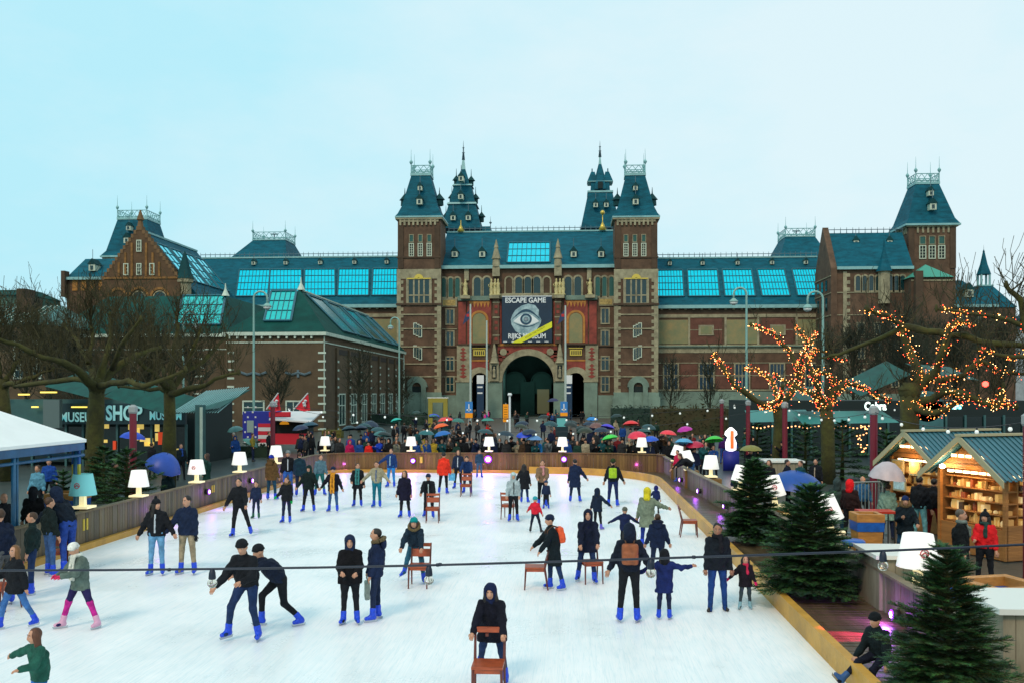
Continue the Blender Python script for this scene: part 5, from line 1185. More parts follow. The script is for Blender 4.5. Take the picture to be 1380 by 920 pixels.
# purple spotlights on the fences
PUR=mat('purple_spot_lens',(0.5,0.3,0.9),emit=(0.80,0.45,1.0),es=9.0); PU2=mat('purple_spot_ring',(0.2,0.02,0.4),emit=(0.35,0.03,0.9),es=2.2)
def spot(x,y,z,n,label,energy=40,big=1.0):
    t=thing('spotlight',label,'spotlight',(x,y,z),atan2(n[1],n[0])-pi/2*-1,'purple rink spotlights')
    b=MB(); b.use(FOOT,True); b.tube([(0,0,0),(0,-0.12,0)],0.12*big,12); b.build('housing',t)
    b=MB(); b.use(PU2,True); b.tube([(0,-0.12,0),(0,-0.135,0)],0.115*big,12); b.use(PUR); b.tube([(0,-0.136,0),(0,-0.15,0)],0.07*big,12); b.build('lens',t)
    g=bpy.data.lights.new('spot_glow','POINT'); g.energy=energy*.28; g.color=(.45,.08,1.0); g.shadow_soft_size=.05; go=bpy.data.objects.new('spot_glow',g); COL.objects.link(go); go.location=(x+n[0]*.22,y+n[1]*.22,z)
    l=bpy.data.lights.new('spot_light','SPOT'); l.energy=energy; l.color=(0.55,0.15,1.0); l.spot_size=radians(150); l.spot_blend=0.8; l.shadow_soft_size=0.08
    o=bpy.data.objects.new('spot_light',l); COL.objects.link(o); o.location=(x+n[0]*0.25,y+n[1]*0.25,z); 
    from mathutils import Vector
    o.rotation_euler=Vector((n[0],n[1],-0.55)).to_track_quat('-Z','Y').to_euler()
for px,py,e,bg_,lab in ((465,624,25,.8,'small purple spotlight low on the far fence near its left corner'),(557,620,60,1.1,'purple spotlight on the far fence under the second lamp'),(658,618,140,1.7,'brightest purple spotlight in the middle of the far fence'),(760,618,60,1.2,'purple spotlight on the far fence under the fourth lamp'),(857,625,30,.8,'purple spotlight at the right end of the far fence')):
    x,y,z=AT(px,py,YF+0.12 if px<800 else YF-0.15); spot(x,y,z,(0,-1),lab,e,bg_)
for px,py,lab in ((204,685,'purple spotlight on the grey fence above the couple'),(277,662,'purple spotlight on the grey fence below the emblem lamp'),(336,647,'purple spotlight on the grey fence behind the striding man'),(381,634,'purple spotlight at the far end of the grey fence')):
    x,y,z=onleft(px,py); spot(x,y,z,(1,0),lab,20,.8)
for px,py,lab,e in ((922,646,'purple spotlight low on the right fence below the leaning man',12),(947,661,'purple spotlight on the right fence below the upright lamp',15),(983,681,'purple spotlight on the right fence before the first fir tree',15),(1217,828,'magenta strip spotlight on the right fence beside the nearest fir tree',60)):
    d=ray(px,py); 
    for y in np.arange(10,46,.02):
        xx=np.interp(y,[p[1] for p in RW],[p[0] for p in RW]);
        if d[0]/d[1]*y>xx: break
    t=y/d[1]; spot(xx-0.06,y,HC+d[2]*t,(-1,0),lab,e,0.8)
l=bpy.data.lights.new('pink_light','SPOT'); l.energy=900; l.color=(1.0,0.03,0.30); l.spot_size=radians(34); l.spot_blend=0.3; o=bpy.data.objects.new('pink_light',l); COL.objects.link(o)
pp=G(1152,857,.2); o.location=(5.45,pp[1]+0.1,0.75)
from mathutils import Vector
o.rotation_euler=(Vector((pp[0],pp[1],.2))-o.location).to_track_quat('-Z','Y').to_euler()

# ---------- wooden chairs on the ice ----------
CH=mat('chair_wood',(0.34,0.065,0.018),rough=0.35,var=0.3,vscale=8,stretch=(1,1,4)); CH2=mat('chair_wood_dark',(0.12,0.025,0.015),rough=0.4)
def chair(x,y,yaw,label,s=1.0,open_back=False):
    t=thing('chair',label,'chair',(x,y,0),radians(yaw),'wooden chairs used as skating aids'); t.scale=(s,s,s)
    b=MB(); b.use(CH); b.box(-.21,.21,-.21,.21,.44,.475); b.box(-.19,.19,-.19,.19,.38,.44); b.build('seat',t)
    b=MB(); b.use(CH); 
    if not open_back: b.hexa([(-.19,.235,.60),(.19,.235,.60),(.19,.26,.60),(-.19,.26,.60)],[(-.19,.275,.76),(.19,.275,.76),(.19,.30,.76),(-.19,.30,.76)])
    b.hexa([(-.20,.285,.81),(.20,.285,.81),(.20,.315,.81),(-.20,.315,.81)],[(-.20,.30,.88),(.20,.30,.88),(.20,.33,.88),(-.20,.33,.88)])
    b.use(CH2); b.box(-.06,-.02,.24,.29,.765,.80); b.build('backrest',t)
    for sx in (-1,1):
        b=MB(); b.use(CH2); b.tube([(sx*.19,-.19,.44),(sx*.195,-.215,0)],[.022,.015],5); b.build('leg',t)
        b=MB(); b.use(CH2); b.tube([(sx*.205,.27,0),(sx*.2,.20,.44),(sx*.205,.32,.885)],[.015,.023,.016],5); b.build('leg',t)
    return t
# px,py of the chair's middle on the ice, yaw (0 = its front faces the camera)
for px,py,yaw,lab in ((658,940,0,'chair pushed by the hooded woman at the front edge'),(565,790,0,'chair held by the skater in the teal hat'),(721,792,-88,'chair gripped by the woman with the orange backpack'),(797,784,15,'chair in the hands of the smiling hooded woman'),(929,722,88,'empty chair standing alone beside the yellow kerb'),(583,703,5,'chair pushed by the skater with the white shirt print'),(628,668,0,'farthest chair, in front of the bent navy skater'),(686,698,170,'chair behind the skater in the pale hoodie'),(78,768,-150,'chair by the bending group near the white tent'),(2,820,-100,'chair cut off by the left edge beside the long haired girl')):
    x,y=G(px,py); chair(x,y,yaw,lab,open_back=py>900)

# ---------- maroon poles, street lamps, flagpoles ----------
MAR=mat('maroon_paint',(0.16,0.006,0.020),rough=0.45,var=.15,vscale=3); GREY=mat('pole_cap_grey',(0.30,0.33,0.33),rough=0.6)
for x,y,lab in ((-15,31,'maroon pole behind the fence beside the shop sign'),(-15,46,'maroon pole in front of the stars and stripes stall'),(9.7,20.3,'maroon pole cut by the right edge in front of the stalls'),(9.8,30.7,'maroon pole beside the metal barrier and white umbrella'),(9.9,43.6,'maroon pole behind the counter and first fir tree'),(9.9,52.5,'maroon pole wrapped in small lights near the lit figure'),(9.9,61.5,'farthest maroon pole at the right side of the plaza')):
    b=MB((x,y,0)); b.use(MAR); b.tube([(x,y,-.03),(x,y,3.4)],0.12,12); b.use(GREY); b.lathe([(.13,0),(.16,.05),(.16,.22),(.06,.30)],(x,y,3.4),8); tag(b.build('pole',loc=(x,y,0)),lab,'pole','maroon poles carrying the bulb strings')
PG=mat('lamp_post_green',(0.22,0.42,0.38),rough=0.5); GLB=mat('lamp_globe',(0.7,0.75,0.72),rough=0.3)
def street_lamp(px,pytop,Y,label,arm=-1,s=1.0):
    x,_,zt=AT(px,pytop,Y); t=thing('street_lamp',label,'street lamp',(x,Y,0),0,'tall gooseneck lamps of the plaza')
    b=MB(); b.use(PG,True); r=1.1*s
    pts=[(0,0,0),(0,0,2),(0,0,zt-r)]+[(arm*r*(1-cos(a)),0,zt-r+r*sin(a)) for a in np.linspace(0.2,pi,9)]+[(arm*2*r,0,zt-r-1.0*s)]
    b.tube(pts,[.14,.12]+[.09]*(len(pts)-2),8); b.build('post',t)
    b=MB(); b.use(PG,True); b.lathe([(.08,.25),(.16,.2),(.38,0),(.4,-.08)][::-1],(arm*2*r,0,zt-r-1.2*s),12); g=b.build('lamp_head',t)
    b=MB(); b.use(GLB,True); b.lathe([(.1,-.36),(.3,-.25),(.36,-.09)],(arm*2*r,0,zt-r-1.2*s),12); b.build('globe',g)
street_lamp(342,393,80,'tall green gooseneck lamp in front of the brick annex',1,0.55)
street_lamp(1006,388,82,'tall gooseneck lamp in front of the right museum wing',-1,0.5)
street_lamp(1109,393,76,'tall gooseneck lamp with pale globe left of the right pavilion',-1,0.55)
street_lamp(247,420,84,'gooseneck lamp with pale globe behind the bare trees',1,0.55)
street_lamp(538,428,115,'slim gooseneck lamp before the annex and left tower',-1,0.5)
for px,ptop,Y,lab in ((634,410,118,'pale flagpole left of the gateway with small flag'),(656,432,125,'shorter pale flagpole beside the left archway'),(762,412,118,'pale flagpole right of the gateway')):
    x,_,z=AT(px,ptop,Y); b=MB((x,Y,0)); b.use(mat('flagpole_white',(.45,.55,.50),rough=.5)); b.tube([(x,Y,0),(x,Y,z)],[.16,.10],8); tag(b.build('flagpole',loc=(x,Y,0)),lab,'flagpole')
    if px!=656:
        b=MB((x-.1,Y-.05,z-5)); b.use(mat('flag_dark',(.03,.05,.12),rough=.8)); zz=fz(427,Y,px); b.hexa([(x-1.0,Y,zz-1.0),(x-.15,Y,zz-.3),(x-.15,Y+.04,zz-.3),(x-1.0,Y+.04,zz-1.0)],[(x-.7,Y,zz+.1),(x-.15,Y,zz+.9),(x-.15,Y+.04,zz+.9),(x-.7,Y+.04,zz+.1)]); b.use(mat('flag_red',(.5,.03,.03),rough=.8)); b.box(x-.5,x-.15,Y-.01,Y+.05,zz+.0,zz+.35); tag(b.build('flag',loc=(x-.1,Y-.05,z-5)),'small limp dark flag with a red patch on the '+('left' if px<700 else 'right')+' gateway flagpole','flag')
BS=mat('sign_blue',(.03,.22,.60),rough=.5); OS=mat('sign_orange',(.85,.30,.0),rough=.5,emit=(.9,.35,0),es=.15); WS=mat('sign_white',(.75,.8,.8),rough=.5)
for px in (632,760):
    Y=100 if px==632 else 104; x,_,z=AT(px,540,Y); x2=fx(px+8.5,Y)-fx(px,Y)
    t=thing('street_sign','blue and orange sign on a grey post '+('left' if px<700 else 'right')+' of the gateway','sign',(x,Y,0))
    b=MB(); b.use(GREY); b.tube([(0,.1,0),(0,.1,z)],.13,6); b.build('post',t); b=MB(); b.use(BS); b.box(-.4,.4,-.05,.03,z-1.5*.85,z-.05); b.use(OS); b.box(-.4,.4,-.05,.03,z-1.85,z-1.28); b.use(WS); b.box(-.25,.25,-.07,-.05,z-1.0,z-.85); b.box(-.06,.06,-.07,-.05,z-1.1,z-.3); b.build('sign_panel',t)
Y=75; x,_,z=AT(681.5,544,Y); t=thing('banner_sign','upright orange banner sign on a pole in the middle of the forecourt','sign',(x,Y,0)); b=MB(); b.use(GREY); b.tube([(0,.1,0),(0,.1,z+.1)],.05,6); b.build('post',t); b=MB(); b.use(OS); b.box(-.22,.22,-.02,.04,fz(568,Y,681),z); b.use(mat('sign_ink',(.3,.12,0))); 
for i in range(6): b.box(-.14,.14,-.035,-.02,z-.25-i*.2,z-.2-i*.2)
b.build('sign_panel',t)
Y=62; x,_,z=AT(687,533,Y); b=MB((x,Y,0)); b.use(WS); b.tube([(x,Y,0),(x,Y,z)],.07,8); b.lathe([(.12,0),(.16,.08),(.1,.2)],(x,Y,z),8); tag(b.build('post',loc=(x,Y,0)),'thin white post with a ball top right of the orange banner sign','post')
Y=66; x,_,z=AT(757,560,Y); t=thing('digital_screen','dark teal screen on a stand behind the far fence','screen',(x,Y,0)); b=MB(); b.use(mat('screen_body',(.01,.03,.04),rough=.4)); b.box(-.45,.45,0,.15,z-1.6,z); b.box(-.1,.1,0,.1,0,z-1.6); b.build('cabinet',t); b=MB(); b.use(mat('screen_face',(.05,.2,.2),emit=(.12,.42,.40),es=.5)); b.box(-.34,.34,-.02,0,z-.75,z-.15); b.build('screen_face',t)
# gold frame by the left tower, poster boards in the side arches
Y=108; x0_,x1_=fx(577,Y),fx(603,Y); z0_,z1_=fz(572,Y,590),fz(536,Y,590); b=MB(((x0_+x1_)/2,Y,0)); b.use(mat('olive_gold_frame',(.30,.26,.03),rough=.5)); b.box(x0_,x0_+.5,Y,Y+.3,0,z1_); b.box(x1_-.5,x1_,Y,Y+.3,0,z1_); b.box(x0_,x1_,Y-.01,Y+.31,z1_-.5,z1_); b.use(WS); b.box(x0_-.1,x1_+.1,Y,Y+.3,z1_+.003,z1_+.1); tag(b.build('picture_frame',loc=((x0_+x1_)/2,Y,0)),'giant open golden picture frame standing left of the gateway','frame')
for px in (647.5,766.5):
    Y=147; x0_,x1_=fx(px-5,Y),fx(px+4.5,Y); zz=lambda y:fz(y,Y,px); b=MB((x0_,Y,0)); b.use(WS); b.box(x0_,x1_,Y,Y+.1,zz(516.5),zz(505)); b.use(mat('poster_navy',(.01,.04,.09))); b.box(x0_,x1_,Y,Y+.1,0,zz(517)); b.use(WS); b.box(x0_+.1,x1_-.2,Y-.02,Y,zz(522),zz(520)); b.box(x0_+.1,x1_-.2,Y-.02,Y,zz(530),zz(528)); tag(b.build('poster_board',loc=(x0_,Y,0)),'tall white and navy poster board in the '+('left' if px<700 else 'right')+' archway','poster')
# bulb strings between the poles
def cable(name,pts,lab,nb,bulb=0.045,r=0.008,lit=False):
    root=thing(name,lab,'string lights',tuple(pts[0])); o3=pts[0]
    b=MB(o3); b.use(FOOT); b.tube(pts,r,5); b.build('cable',root)
    P=np.array(pts); seg=np.linalg.norm(np.diff(P,axis=0),axis=1); cum=np.concatenate([[0],np.cumsum(seg)])
    for i in range(nb):
        s=(i+.5)/nb*cum[-1]; p=[np.interp(s,cum,P[:,a]) for a in range(3)]
        g=MB(o3); g.use(FOOT,True); g.lathe([(bulb*.45,-bulb*1.2),(bulb*.5,0)],(p[0],p[1],p[2]),7); g.use(BULB); g.lathe([(.01,-bulb*3.2),(bulb*.75,-bulb*2.9),(bulb,-bulb*2.2),(bulb*.8,-bulb*1.6),(bulb*.45,-bulb*1.2)],(p[0],p[1],p[2]),10); g.build('bulb',root)
BULB=mat('bulb_glass',(.75,.80,.75),rough=.1,emit=(.9,1,.95),es=.35)
def sagline(a,c,sag,n=24): return [tuple(np.array(a)+(np.array(c)-np.array(a))*t-np.array((0,0,4*sag*t*(1-t)))) for t in np.linspace(0,1,n)]
cable('string_lights',sagline((-15,46,3.5),(9.9,52.5,3.5),.75),'thin string of small bulbs sagging across the far plaza',16,.06,.012)
cable('string_lights',sagline((-15,46,3.5),(9.9,43.6,3.5),1.3),'string of small bulbs sagging low over the far end of the ice',14,.05,.01)
cable('string_lights',sagline((9.9,43.6,3.5),(9.8,30.7,3.5),.35),'string of bulbs between the maroon poles on the right',7,.05,.01)
cable('string_lights',sagline((9.9,61.5,3.5),(24,58,3.6),.5),'string of bulbs running from the farthest maroon pole towards the cafe',9,.06,.01)
cable('string_lights',sagline((9.8,30.7,3.5),(9.7,20.3,3.5),.3),'string of bulbs passing in front of the wooden stalls',6,.05,.01)
# the near cable with four hanging bulbs
Yc_=7.3; root=thing('string_lights','thick dark cable with four clear bulbs stretched across the foreground','string lights',(0,Yc_,3)); cp=[]
for px,py in ((-60,768.5),(0,768),(140,767.5),(286,766),(430,764),(578,761),(720,757),(877,752),(1000,748),(1190,741.5),(1300,737),(1380,733),(1450,730)): cp.append(AT(px,py,Yc_))
b=MB((0,Yc_,3)); b.use(mat('cable_dark',(.004,.012,.03),rough=.5),True); b.tube(cp,.0095,6)
for px,py in ((228,767),(590,760.5),(593,760),(935,750)): b.lathe([(.014,-.012),(.018,0),(.014,.012)],AT(px,py,Yc_),6)
b.build('cable',root)
GL=bpy.data.materials.new('clear_bulb'); GL.use_nodes=True; q=GL.node_tree.nodes['Principled BSDF']; q.inputs['Transmission Weight'].default_value=.85; q.inputs['Roughness'].default_value=.05; q.inputs['Base Color'].default_value=(.95,.95,.85,1); q.inputs['IOR'].default_value=1.12
for px,py in ((286,766),(578,761.5),(877,752),(1190,741.5)):
    x,y,z=AT(px,py,Yc_); g=MB((0,Yc_,3)); g.use(mat('cable_dark',(.004,.012,.03)),True); g.lathe([(.026,-.082),(.030,-.075),(.026,-.03),(.020,-.012),(.012,0)],(x,y,z),12); g.use(GL); g.lathe([(.004,-.152),(.022,-.148),(.036,-.130),(.040,-.112),(.034,-.094),(.024,-.083)],(x,y,z),16); g.use(mat('filament',(.6,.5,.3))); g.tube([(x,y,z-.085),(x,y,z-.12)],.003,4); g.build('bulb',root)
# ---------- trees ----------
BARK=mat('mossy_bark',(0.028,0.026,0.008),rough=.95,var=.5,vscale=2.5,bump=.8,bscale=9,col2=(0.070,0.072,0.013)); TWIG=mat('twig',(0.040,0.036,0.012),rough=.95,var=.3,vscale=2); TWIG_R=mat('thin_twig',(0.024,0.030,0.016),rough=.95)
def meander(a,c,n,j,rng):
    a=np.array(a,float);c=np.array(c,float); pts=[a]
    for i in range(1,n): t=i/n; pts.append(a+(c-a)*t+rng.normal(0,j,3)*sin(pi*t))
    pts.append(c); return pts
def twigs(b,p,d,L,rng,lev,r=.03,n=4,up=.35,minr=.008):
    """recursive thin twigs growing from p in direction d"""
    d=d/np.linalg.norm(d); e=p+d*L; m=(p+e)/2+rng.normal(0,L*.07,3)
    b.tube([p,m,e],[r,r*.8,max(minr,r*.5)],3,cap=False)
    if lev<=0: return
    for i in range(n):
        t=rng.uniform(.35,1); q=p+(e-p)*t; dd=d+rng.normal(0,.55,3); dd[2]+=up
        twigs(b,q,dd,L*rng.uniform(.5,.8),rng,lev-1,max(minr,r*.6),n,up,minr)
def tree(name,base,trunk_pts,trunk_r,limbs,label,seed,group,twn=10,twL=1.3,twlev=2,tw_r=.028,lights=None,cat='tree',up=.35,minr=.009):
    """limbs: list of (list of world points, r0, r1)"""
    rng=np.random.default_rng(seed); t=thing(name,label,cat,base,0,group)
    b=MB(base); b.use(BARK,True); tp=[np.array(p,float) for p in trunk_pts]; tr=np.linspace(trunk_r*1.25,trunk_r,len(tp)); b.tube(tp,[x*(1+rng.uniform(-.08,.08)) for x in tr],10); b.lathe([(trunk_r*.9,-.3),(trunk_r*1.25,0),(trunk_r*.8,.35)],tuple(tp[-1]),8); b.build('trunk',t)
    br=MB(base); br.use(BARK,True); tw=MB(base); tw.use(TWIG); lp=[]
    for pts,r0,r1 in limbs:
        r0*=.78; r1*=.72
        P=[]
        pts=[np.array(p,float) for p in pts]
        for i in range(len(pts)-1):
            seg=meander(pts[i],pts[i+1],3,np.linalg.norm(pts[i+1]-pts[i])*.035,rng); P+=seg[:-1]
        P.append(pts[-1]); R=np.linspace(r0,r1,len(P)); R=[x*rng.uniform(.88,1.18) for x in R]
        br.tube(P,R,8); br.lathe([(R[-1]*.6,-.1),(R[-1]*1.5,0),(R[-1]*.7,.15)],tuple(P[-1]),6)
        lp.append((P,R))
        for i in range(twn):
            s=rng.beta(2.2,1.0); k=min(len(P)-2,int(s*(len(P)-1))); f=s*(len(P)-1)-k; q=P[k]+(P[k+1]-P[k])*f
            d=rng.normal(0,.45,3); d[2]=abs(d[2])+.8; twigs(tw,q,d,twL*rng.uniform(.6,1.25),rng,twlev,tw_r,3,up,minr)
    br.build('limbs',t); tw.build('crown',t)
    if lights:
        n,dens,idx=lights; lb=MB(base); ms=[mat('fairy_light_warm',(1,.5,.1),emit=(1,.30,.06),es=8),mat('fairy_light_red',(1,.1,.05),emit=(1,.08,.03),es=7),mat('fairy_light_gold',(1,.7,.3),emit=(1,.55,.22),es=11)]
        for j,(P,R) in enumerate(lp):
            if idx is not None and j not in idx: continue
            Ls=sum(np.linalg.norm(b_-a_) for a_,b_ in zip(P[:-1],P[1:])); m=int(Ls*dens)
            for i in range(m):
                s=rng.uniform(0,1); k=min(len(P)-2,int(s*(len(P)-1))); f=s*(len(P)-1)-k; q=P[k]+(P[k+1]-P[k])*f; rr=R[k]+.04
                v=rng.normal(0,1,3); v/=np.linalg.norm(v); c=q+v*rr*rng.uniform(1,1.25 if rng.random()<.75 else 2.6); s_=n*rng.uniform(.7,1.4)
                lb.use(ms[rng.choice(3,p=[.5,.33,.17])]); lb.add([c+np.array(o)*s_ for o in ((1,0,0),(-1,0,0),(0,1,0),(0,-1,0),(0,0,1),(0,0,-1))],[(0,2,4),(2,1,4),(1,3,4),(3,0,4),(2,0,5),(1,2,5),(3,1,5),(0,3,5)])
        o=lb.build('fairy_lights',loc=base); tag(o,'fairy lights on the '+label,'fairy lights','fairy lights in the plane trees','stuff')
    return t
def px3(Y): return lambda px,py,dy=0: AT(px,py,Y+dy)
GT='bare pollarded plane trees on the left'
p=px3(36)
b0=G(127,633.0); b0=(fx(127,36),36,-.03)
tree('plane_tree',b0,[b0,p(127,600),p(129,560),p(131,520)],.30,[
 ([p(131,525),p(112,505,-1),p(85,488,-2),p(45,476,-3)],.27,.12),([p(45,476,-3),p(15,462,-3.5),p(-8,455,-4)],.13,.08),([p(131,525),p(150,500,.5),p(185,478,1),p(215,470,2)],.26,.11),
 ([p(131,525),p(140,490),p(150,455,.5),p(148,425,1)],.24,.09),([p(131,525),p(120,490,1.5),p(105,460,2.5),p(88,440,3)],.22,.08),([p(150,500,.5),p(175,450,-1),p(190,430,-1.5)],.16,.07),
 ([p(131,520),p(100,510,1),p(60,515,2),p(20,520,3)],.2,.1),([p(131,520),p(165,515,-1.5),p(195,520,-2.5),p(250,498,-3)],.2,.09),([p(120,490,1),p(125,450,1.5),p(122,420,2)],.15,.06)],
 'big bare plane tree with spreading mossy limbs left of the shop lettering',11,GT,twn=20,twL=1.15,twlev=2,tw_r=.024)
p=px3(40); b0=(fx(228,40),40,-.03)
tree('plane_tree',b0,[b0,p(228,600),p(229,560),p(228,522)],.25,[
 ([p(228,525),p(205,500,-1),p(178,482,-1.5)],.2,.09),([p(228,525),p(250,500,.5),p(282,478,1),p(306,455,1.5)],.2,.08),([p(228,530),p(262,522,-1),p(290,510,-2),p(322,502,-2.5)],.19,.08),
 ([p(228,525),p(235,480),p(240,440,.5),p(238,425,.5)],.18,.07),([p(228,525),p(215,480,1.5),p(200,450,2)],.16,.07),([p(250,500,.5),p(262,465,0),p(270,445,0)],.14,.06),([p(228,530),p(190,522,1),p(160,520,2)],.15,.07)],
 'second bare plane tree standing before the word museum of the shop sign',12,GT,twn=20,twL=1.1,twlev=2,tw_r=.022)
p=px3(37); b0=(fx(8,42),42,-.03); p=px3(42)
tree('plane_tree',b0,[b0,p(5,560),p(2,520)],.28,[([p(2,520),p(20,490),p(45,470,1)],.2,.08),([p(2,520),p(-5,480),p(0,440)],.2,.08),([p(2,520),p(35,510,-1),p(72,498,-1)],.18,.08),([p(2,520),p(-30,490),p(-60,470)],.2,.1)],
 'bare plane tree at the left edge above the white tent',13,GT,twn=24,twL=1.2,twlev=2,tw_r=.024)
# slim bare trees and saplings
def sapling(px,Y,pyb,pyt,w,label,seed,n=26,lev=2):
    b0=(fx(px,Y),Y,-.03); H=fz(pyt,Y,px); rng=np.random.default_rng(seed); t=thing('bare_tree',label,'tree',b0,0,'slim bare trees before the museum')
    b=MB(b0); b.use(TWIG_R); top=(b0[0],Y,H*.75); P=meander(b0,top,5,.08,rng); b.tube(P,np.linspace(.16,.05,6),6); b.build('trunk',t)
    c=MB(b0); c.use(TWIG_R)
    for i in range(n):
        s=rng.uniform(.28,1); k=min(4,int(s*5)); q=P[k]+(P[k+1]-P[k])*(s*5-k); d=rng.normal(0,.5,3); d[2]=abs(d[2])+.55; twigs(c,q,d,w*rng.uniform(.7,1.2)*(1.2-.5*s),rng,lev,.045,4,.35,.018)
    c.build('crown',t)
sapling(484,96,590,462,1.9,'slim bare tree in front of the annex side wall',21)
sapling(374,90,590,478,2.0,'slim bare tree in front of the annex front wall',22)
sapling(905,110,575,462,1.9,'slim bare tree nearest the right tower',23); sapling(957,112,575,470,1.8,'slim bare tree at the middle of the right wing',24)
sapling(1180,90,575,415,3.4,'tall bare tree hiding the right pavilion',25,n=40); sapling(1250,95,575,420,3.2,'bushy bare tree below the right tower',26,n=40); sapling(1320,98,575,400,3.4,'bare tree under the dark turret',27,n=36); sapling(1120,100,575,430,2.6,'bare tree at the junction of wing and pavilion',28,n=30)
sapling(1150,84,575,430,2.6,'bare tree before the side gable of the right pavilion',34,n=44)
sapling(1215,82,575,405,3.2,'wide bare tree in front of the corner turret',35,n=50)
sapling(1288,86,575,415,3.2,'bare tree below the right side range',36,n=46)
sapling(1352,90,575,425,3.0,'bare tree before the pale house',37,n=40)
sapling(100,78,560,425,2.6,'dark bare tree in front of the left gable',38,n=44)
sapling(205,74,560,420,2.6,'bare tree between gabled pavilion and shop',39,n=44)
sapling(35,80,560,372,3.2,'feathery bare tree against the sky on the left',29,n=40); sapling(68,85,560,400,2.6,'feathery bare tree left of the gabled pavilion',30,n=30)
sapling(540,120,575,500,1.8,'small bare tree below the left tower',31); sapling(160,70,560,410,2.8,'bare tree behind the big left plane tree',32,n=44); sapling(255,72,560,425,2.4,'bare tree rising over the shop canopy',33,n=36)
GR_='plane trees wound with fairy lights'
p=px3(48); b0=(fx(1048,48),48,-.03)
tree('plane_tree',b0,[b0,p(1049,600),p(1050,570),p(1048,548)],.25,[
 ([p(1048,550),p(1020,540,-.5),p(990,520,-1),p(970,488,-1),p(962,478,-1)],.22,.09),([p(1048,550),p(1070,520),p(1078,500),p(1062,470,.5),p(1040,448,.5),p(1012,438,1)],.24,.08),
 ([p(1076,510),p(1082,480,-.5),p(1088,460,-.5),p(1072,440,-.5)],.16,.07),([p(1082,480),p(1096,455,.5),p(1102,448,.5)],.12,.06),([p(1048,545),p(1040,510,1),p(1020,498,1.5),p(1002,498,2)],.16,.07),([p(1048,550),p(1035,548,-1),p(1050,540,-1.5),p(1055,520,-2)],.18,.08)],
 'lit plane tree with candelabra limbs in front of the right wing',41,GR_,twn=5,twL=.9,twlev=1,tw_r=.02,lights=(.018,40,None))
p=px3(43); b0=(fx(1116,43),43,-.03)
tree('plane_tree',b0,[b0,p(1116,610),p(1115,570),p(1113,548)],.27,[
 ([p(1113,550),p(1095,530),p(1070,520,.5),p(1045,505,1)],.2,.08),([p(1113,550),p(1128,520),p(1120,505),p(1100,500)],.2,.09),([p(1113,545),p(1140,515,.5),p(1170,525,1),p(1200,540,1)],.2,.08),([p(1113,550),p(1100,515,-1),p(1088,490,-1),p(1098,470,-1),p(1138,485,-1)],.18,.06),([p(1113,560),p(1111,540)],.28,.24)],
 'lit plane tree with densely wound trunk between two maroon poles',42,GR_,twn=5,twL=.9,twlev=1,tw_r=.02,lights=(.017,42,None))
p=px3(34); b0=(fx(1226,34),34,-.03)
tree('plane_tree',b0,[b0,p(1226,610),p(1226,570),p(1226,528)],.33,[
 ([p(1226,535),p(1240,505),p(1228,480,.5),p(1218,455,.5),p(1215,440,.5),p(1190,424,0),p(1168,417,-.5)],.25,.09),([p(1215,440,.5),p(1250,447,0),p(1300,452,-.5),p(1330,462,-1),p(1395,470,-1.5)],.17,.12),([p(1215,442,.5),p(1170,462,1),p(1130,478,1.5),p(1105,482,2)],.12,.06),
 ([p(1230,530),p(1262,500,-.5),p(1272,470,-1),p(1278,445,-1),p(1290,432,-1),p(1312,440,-1)],.2,.07),([p(1226,545),p(1270,528,-1),p(1300,530,-1.5),p(1345,550,-2),p(1352,520,-2)],.22,.08),([p(1226,550),p(1260,556,-1),p(1300,535,-1),p(1370,548,-2)],.2,.08),([p(1240,505),p(1268,512,-.5),p(1300,505,-1),p(1320,485,-1),p(1345,500,-1),p(1390,505,-1.5)],.15,.07),([p(1226,548),p(1222,525)],.36,.3)],
 'largest lit plane tree with long dark limbs above the stalls',43,GR_,twn=9,twL=1.1,twlev=1,tw_r=.022,lights=(.013,48,[0,3,4,5,6,7]))
p=px3(30); b0=(fx(1450,30),30,-.03)
tree('plane_tree',b0,[b0,p(1450,560),p(1450,500)],.36,[([p(1450,500),p(1400,470),p(1380,440),p(1376,405),p(1356,385)],.2,.09),([p(1450,490),p(1400,445),p(1330,425),p(1262,417)],.16,.05),([p(1450,500),p(1420,440),p(1400,400)],.15,.07),([p(1450,505),p(1390,480),p(1345,478),p(1318,470)],.14,.05)],
 'plane tree reaching in with crooked limbs at the right edge',44,GR_,twn=16,twL=1.1,twlev=1,tw_r=.018,lights=(.014,20,[1,3]))
b=MB(AT(1328,517,30)); b.use(mat('red_lamp',(1,.02,.01),emit=(1,.03,.02),es=14),True); x,y,z=AT(1328,517,30); b.lathe([(.02,-.09),(.09,-.04),(.09,.04),(.02,.09)],(x,y,z),10); tag(b.build('red_light',loc=(x,y,z)),'single bright red light hanging among the branches on the right','light')
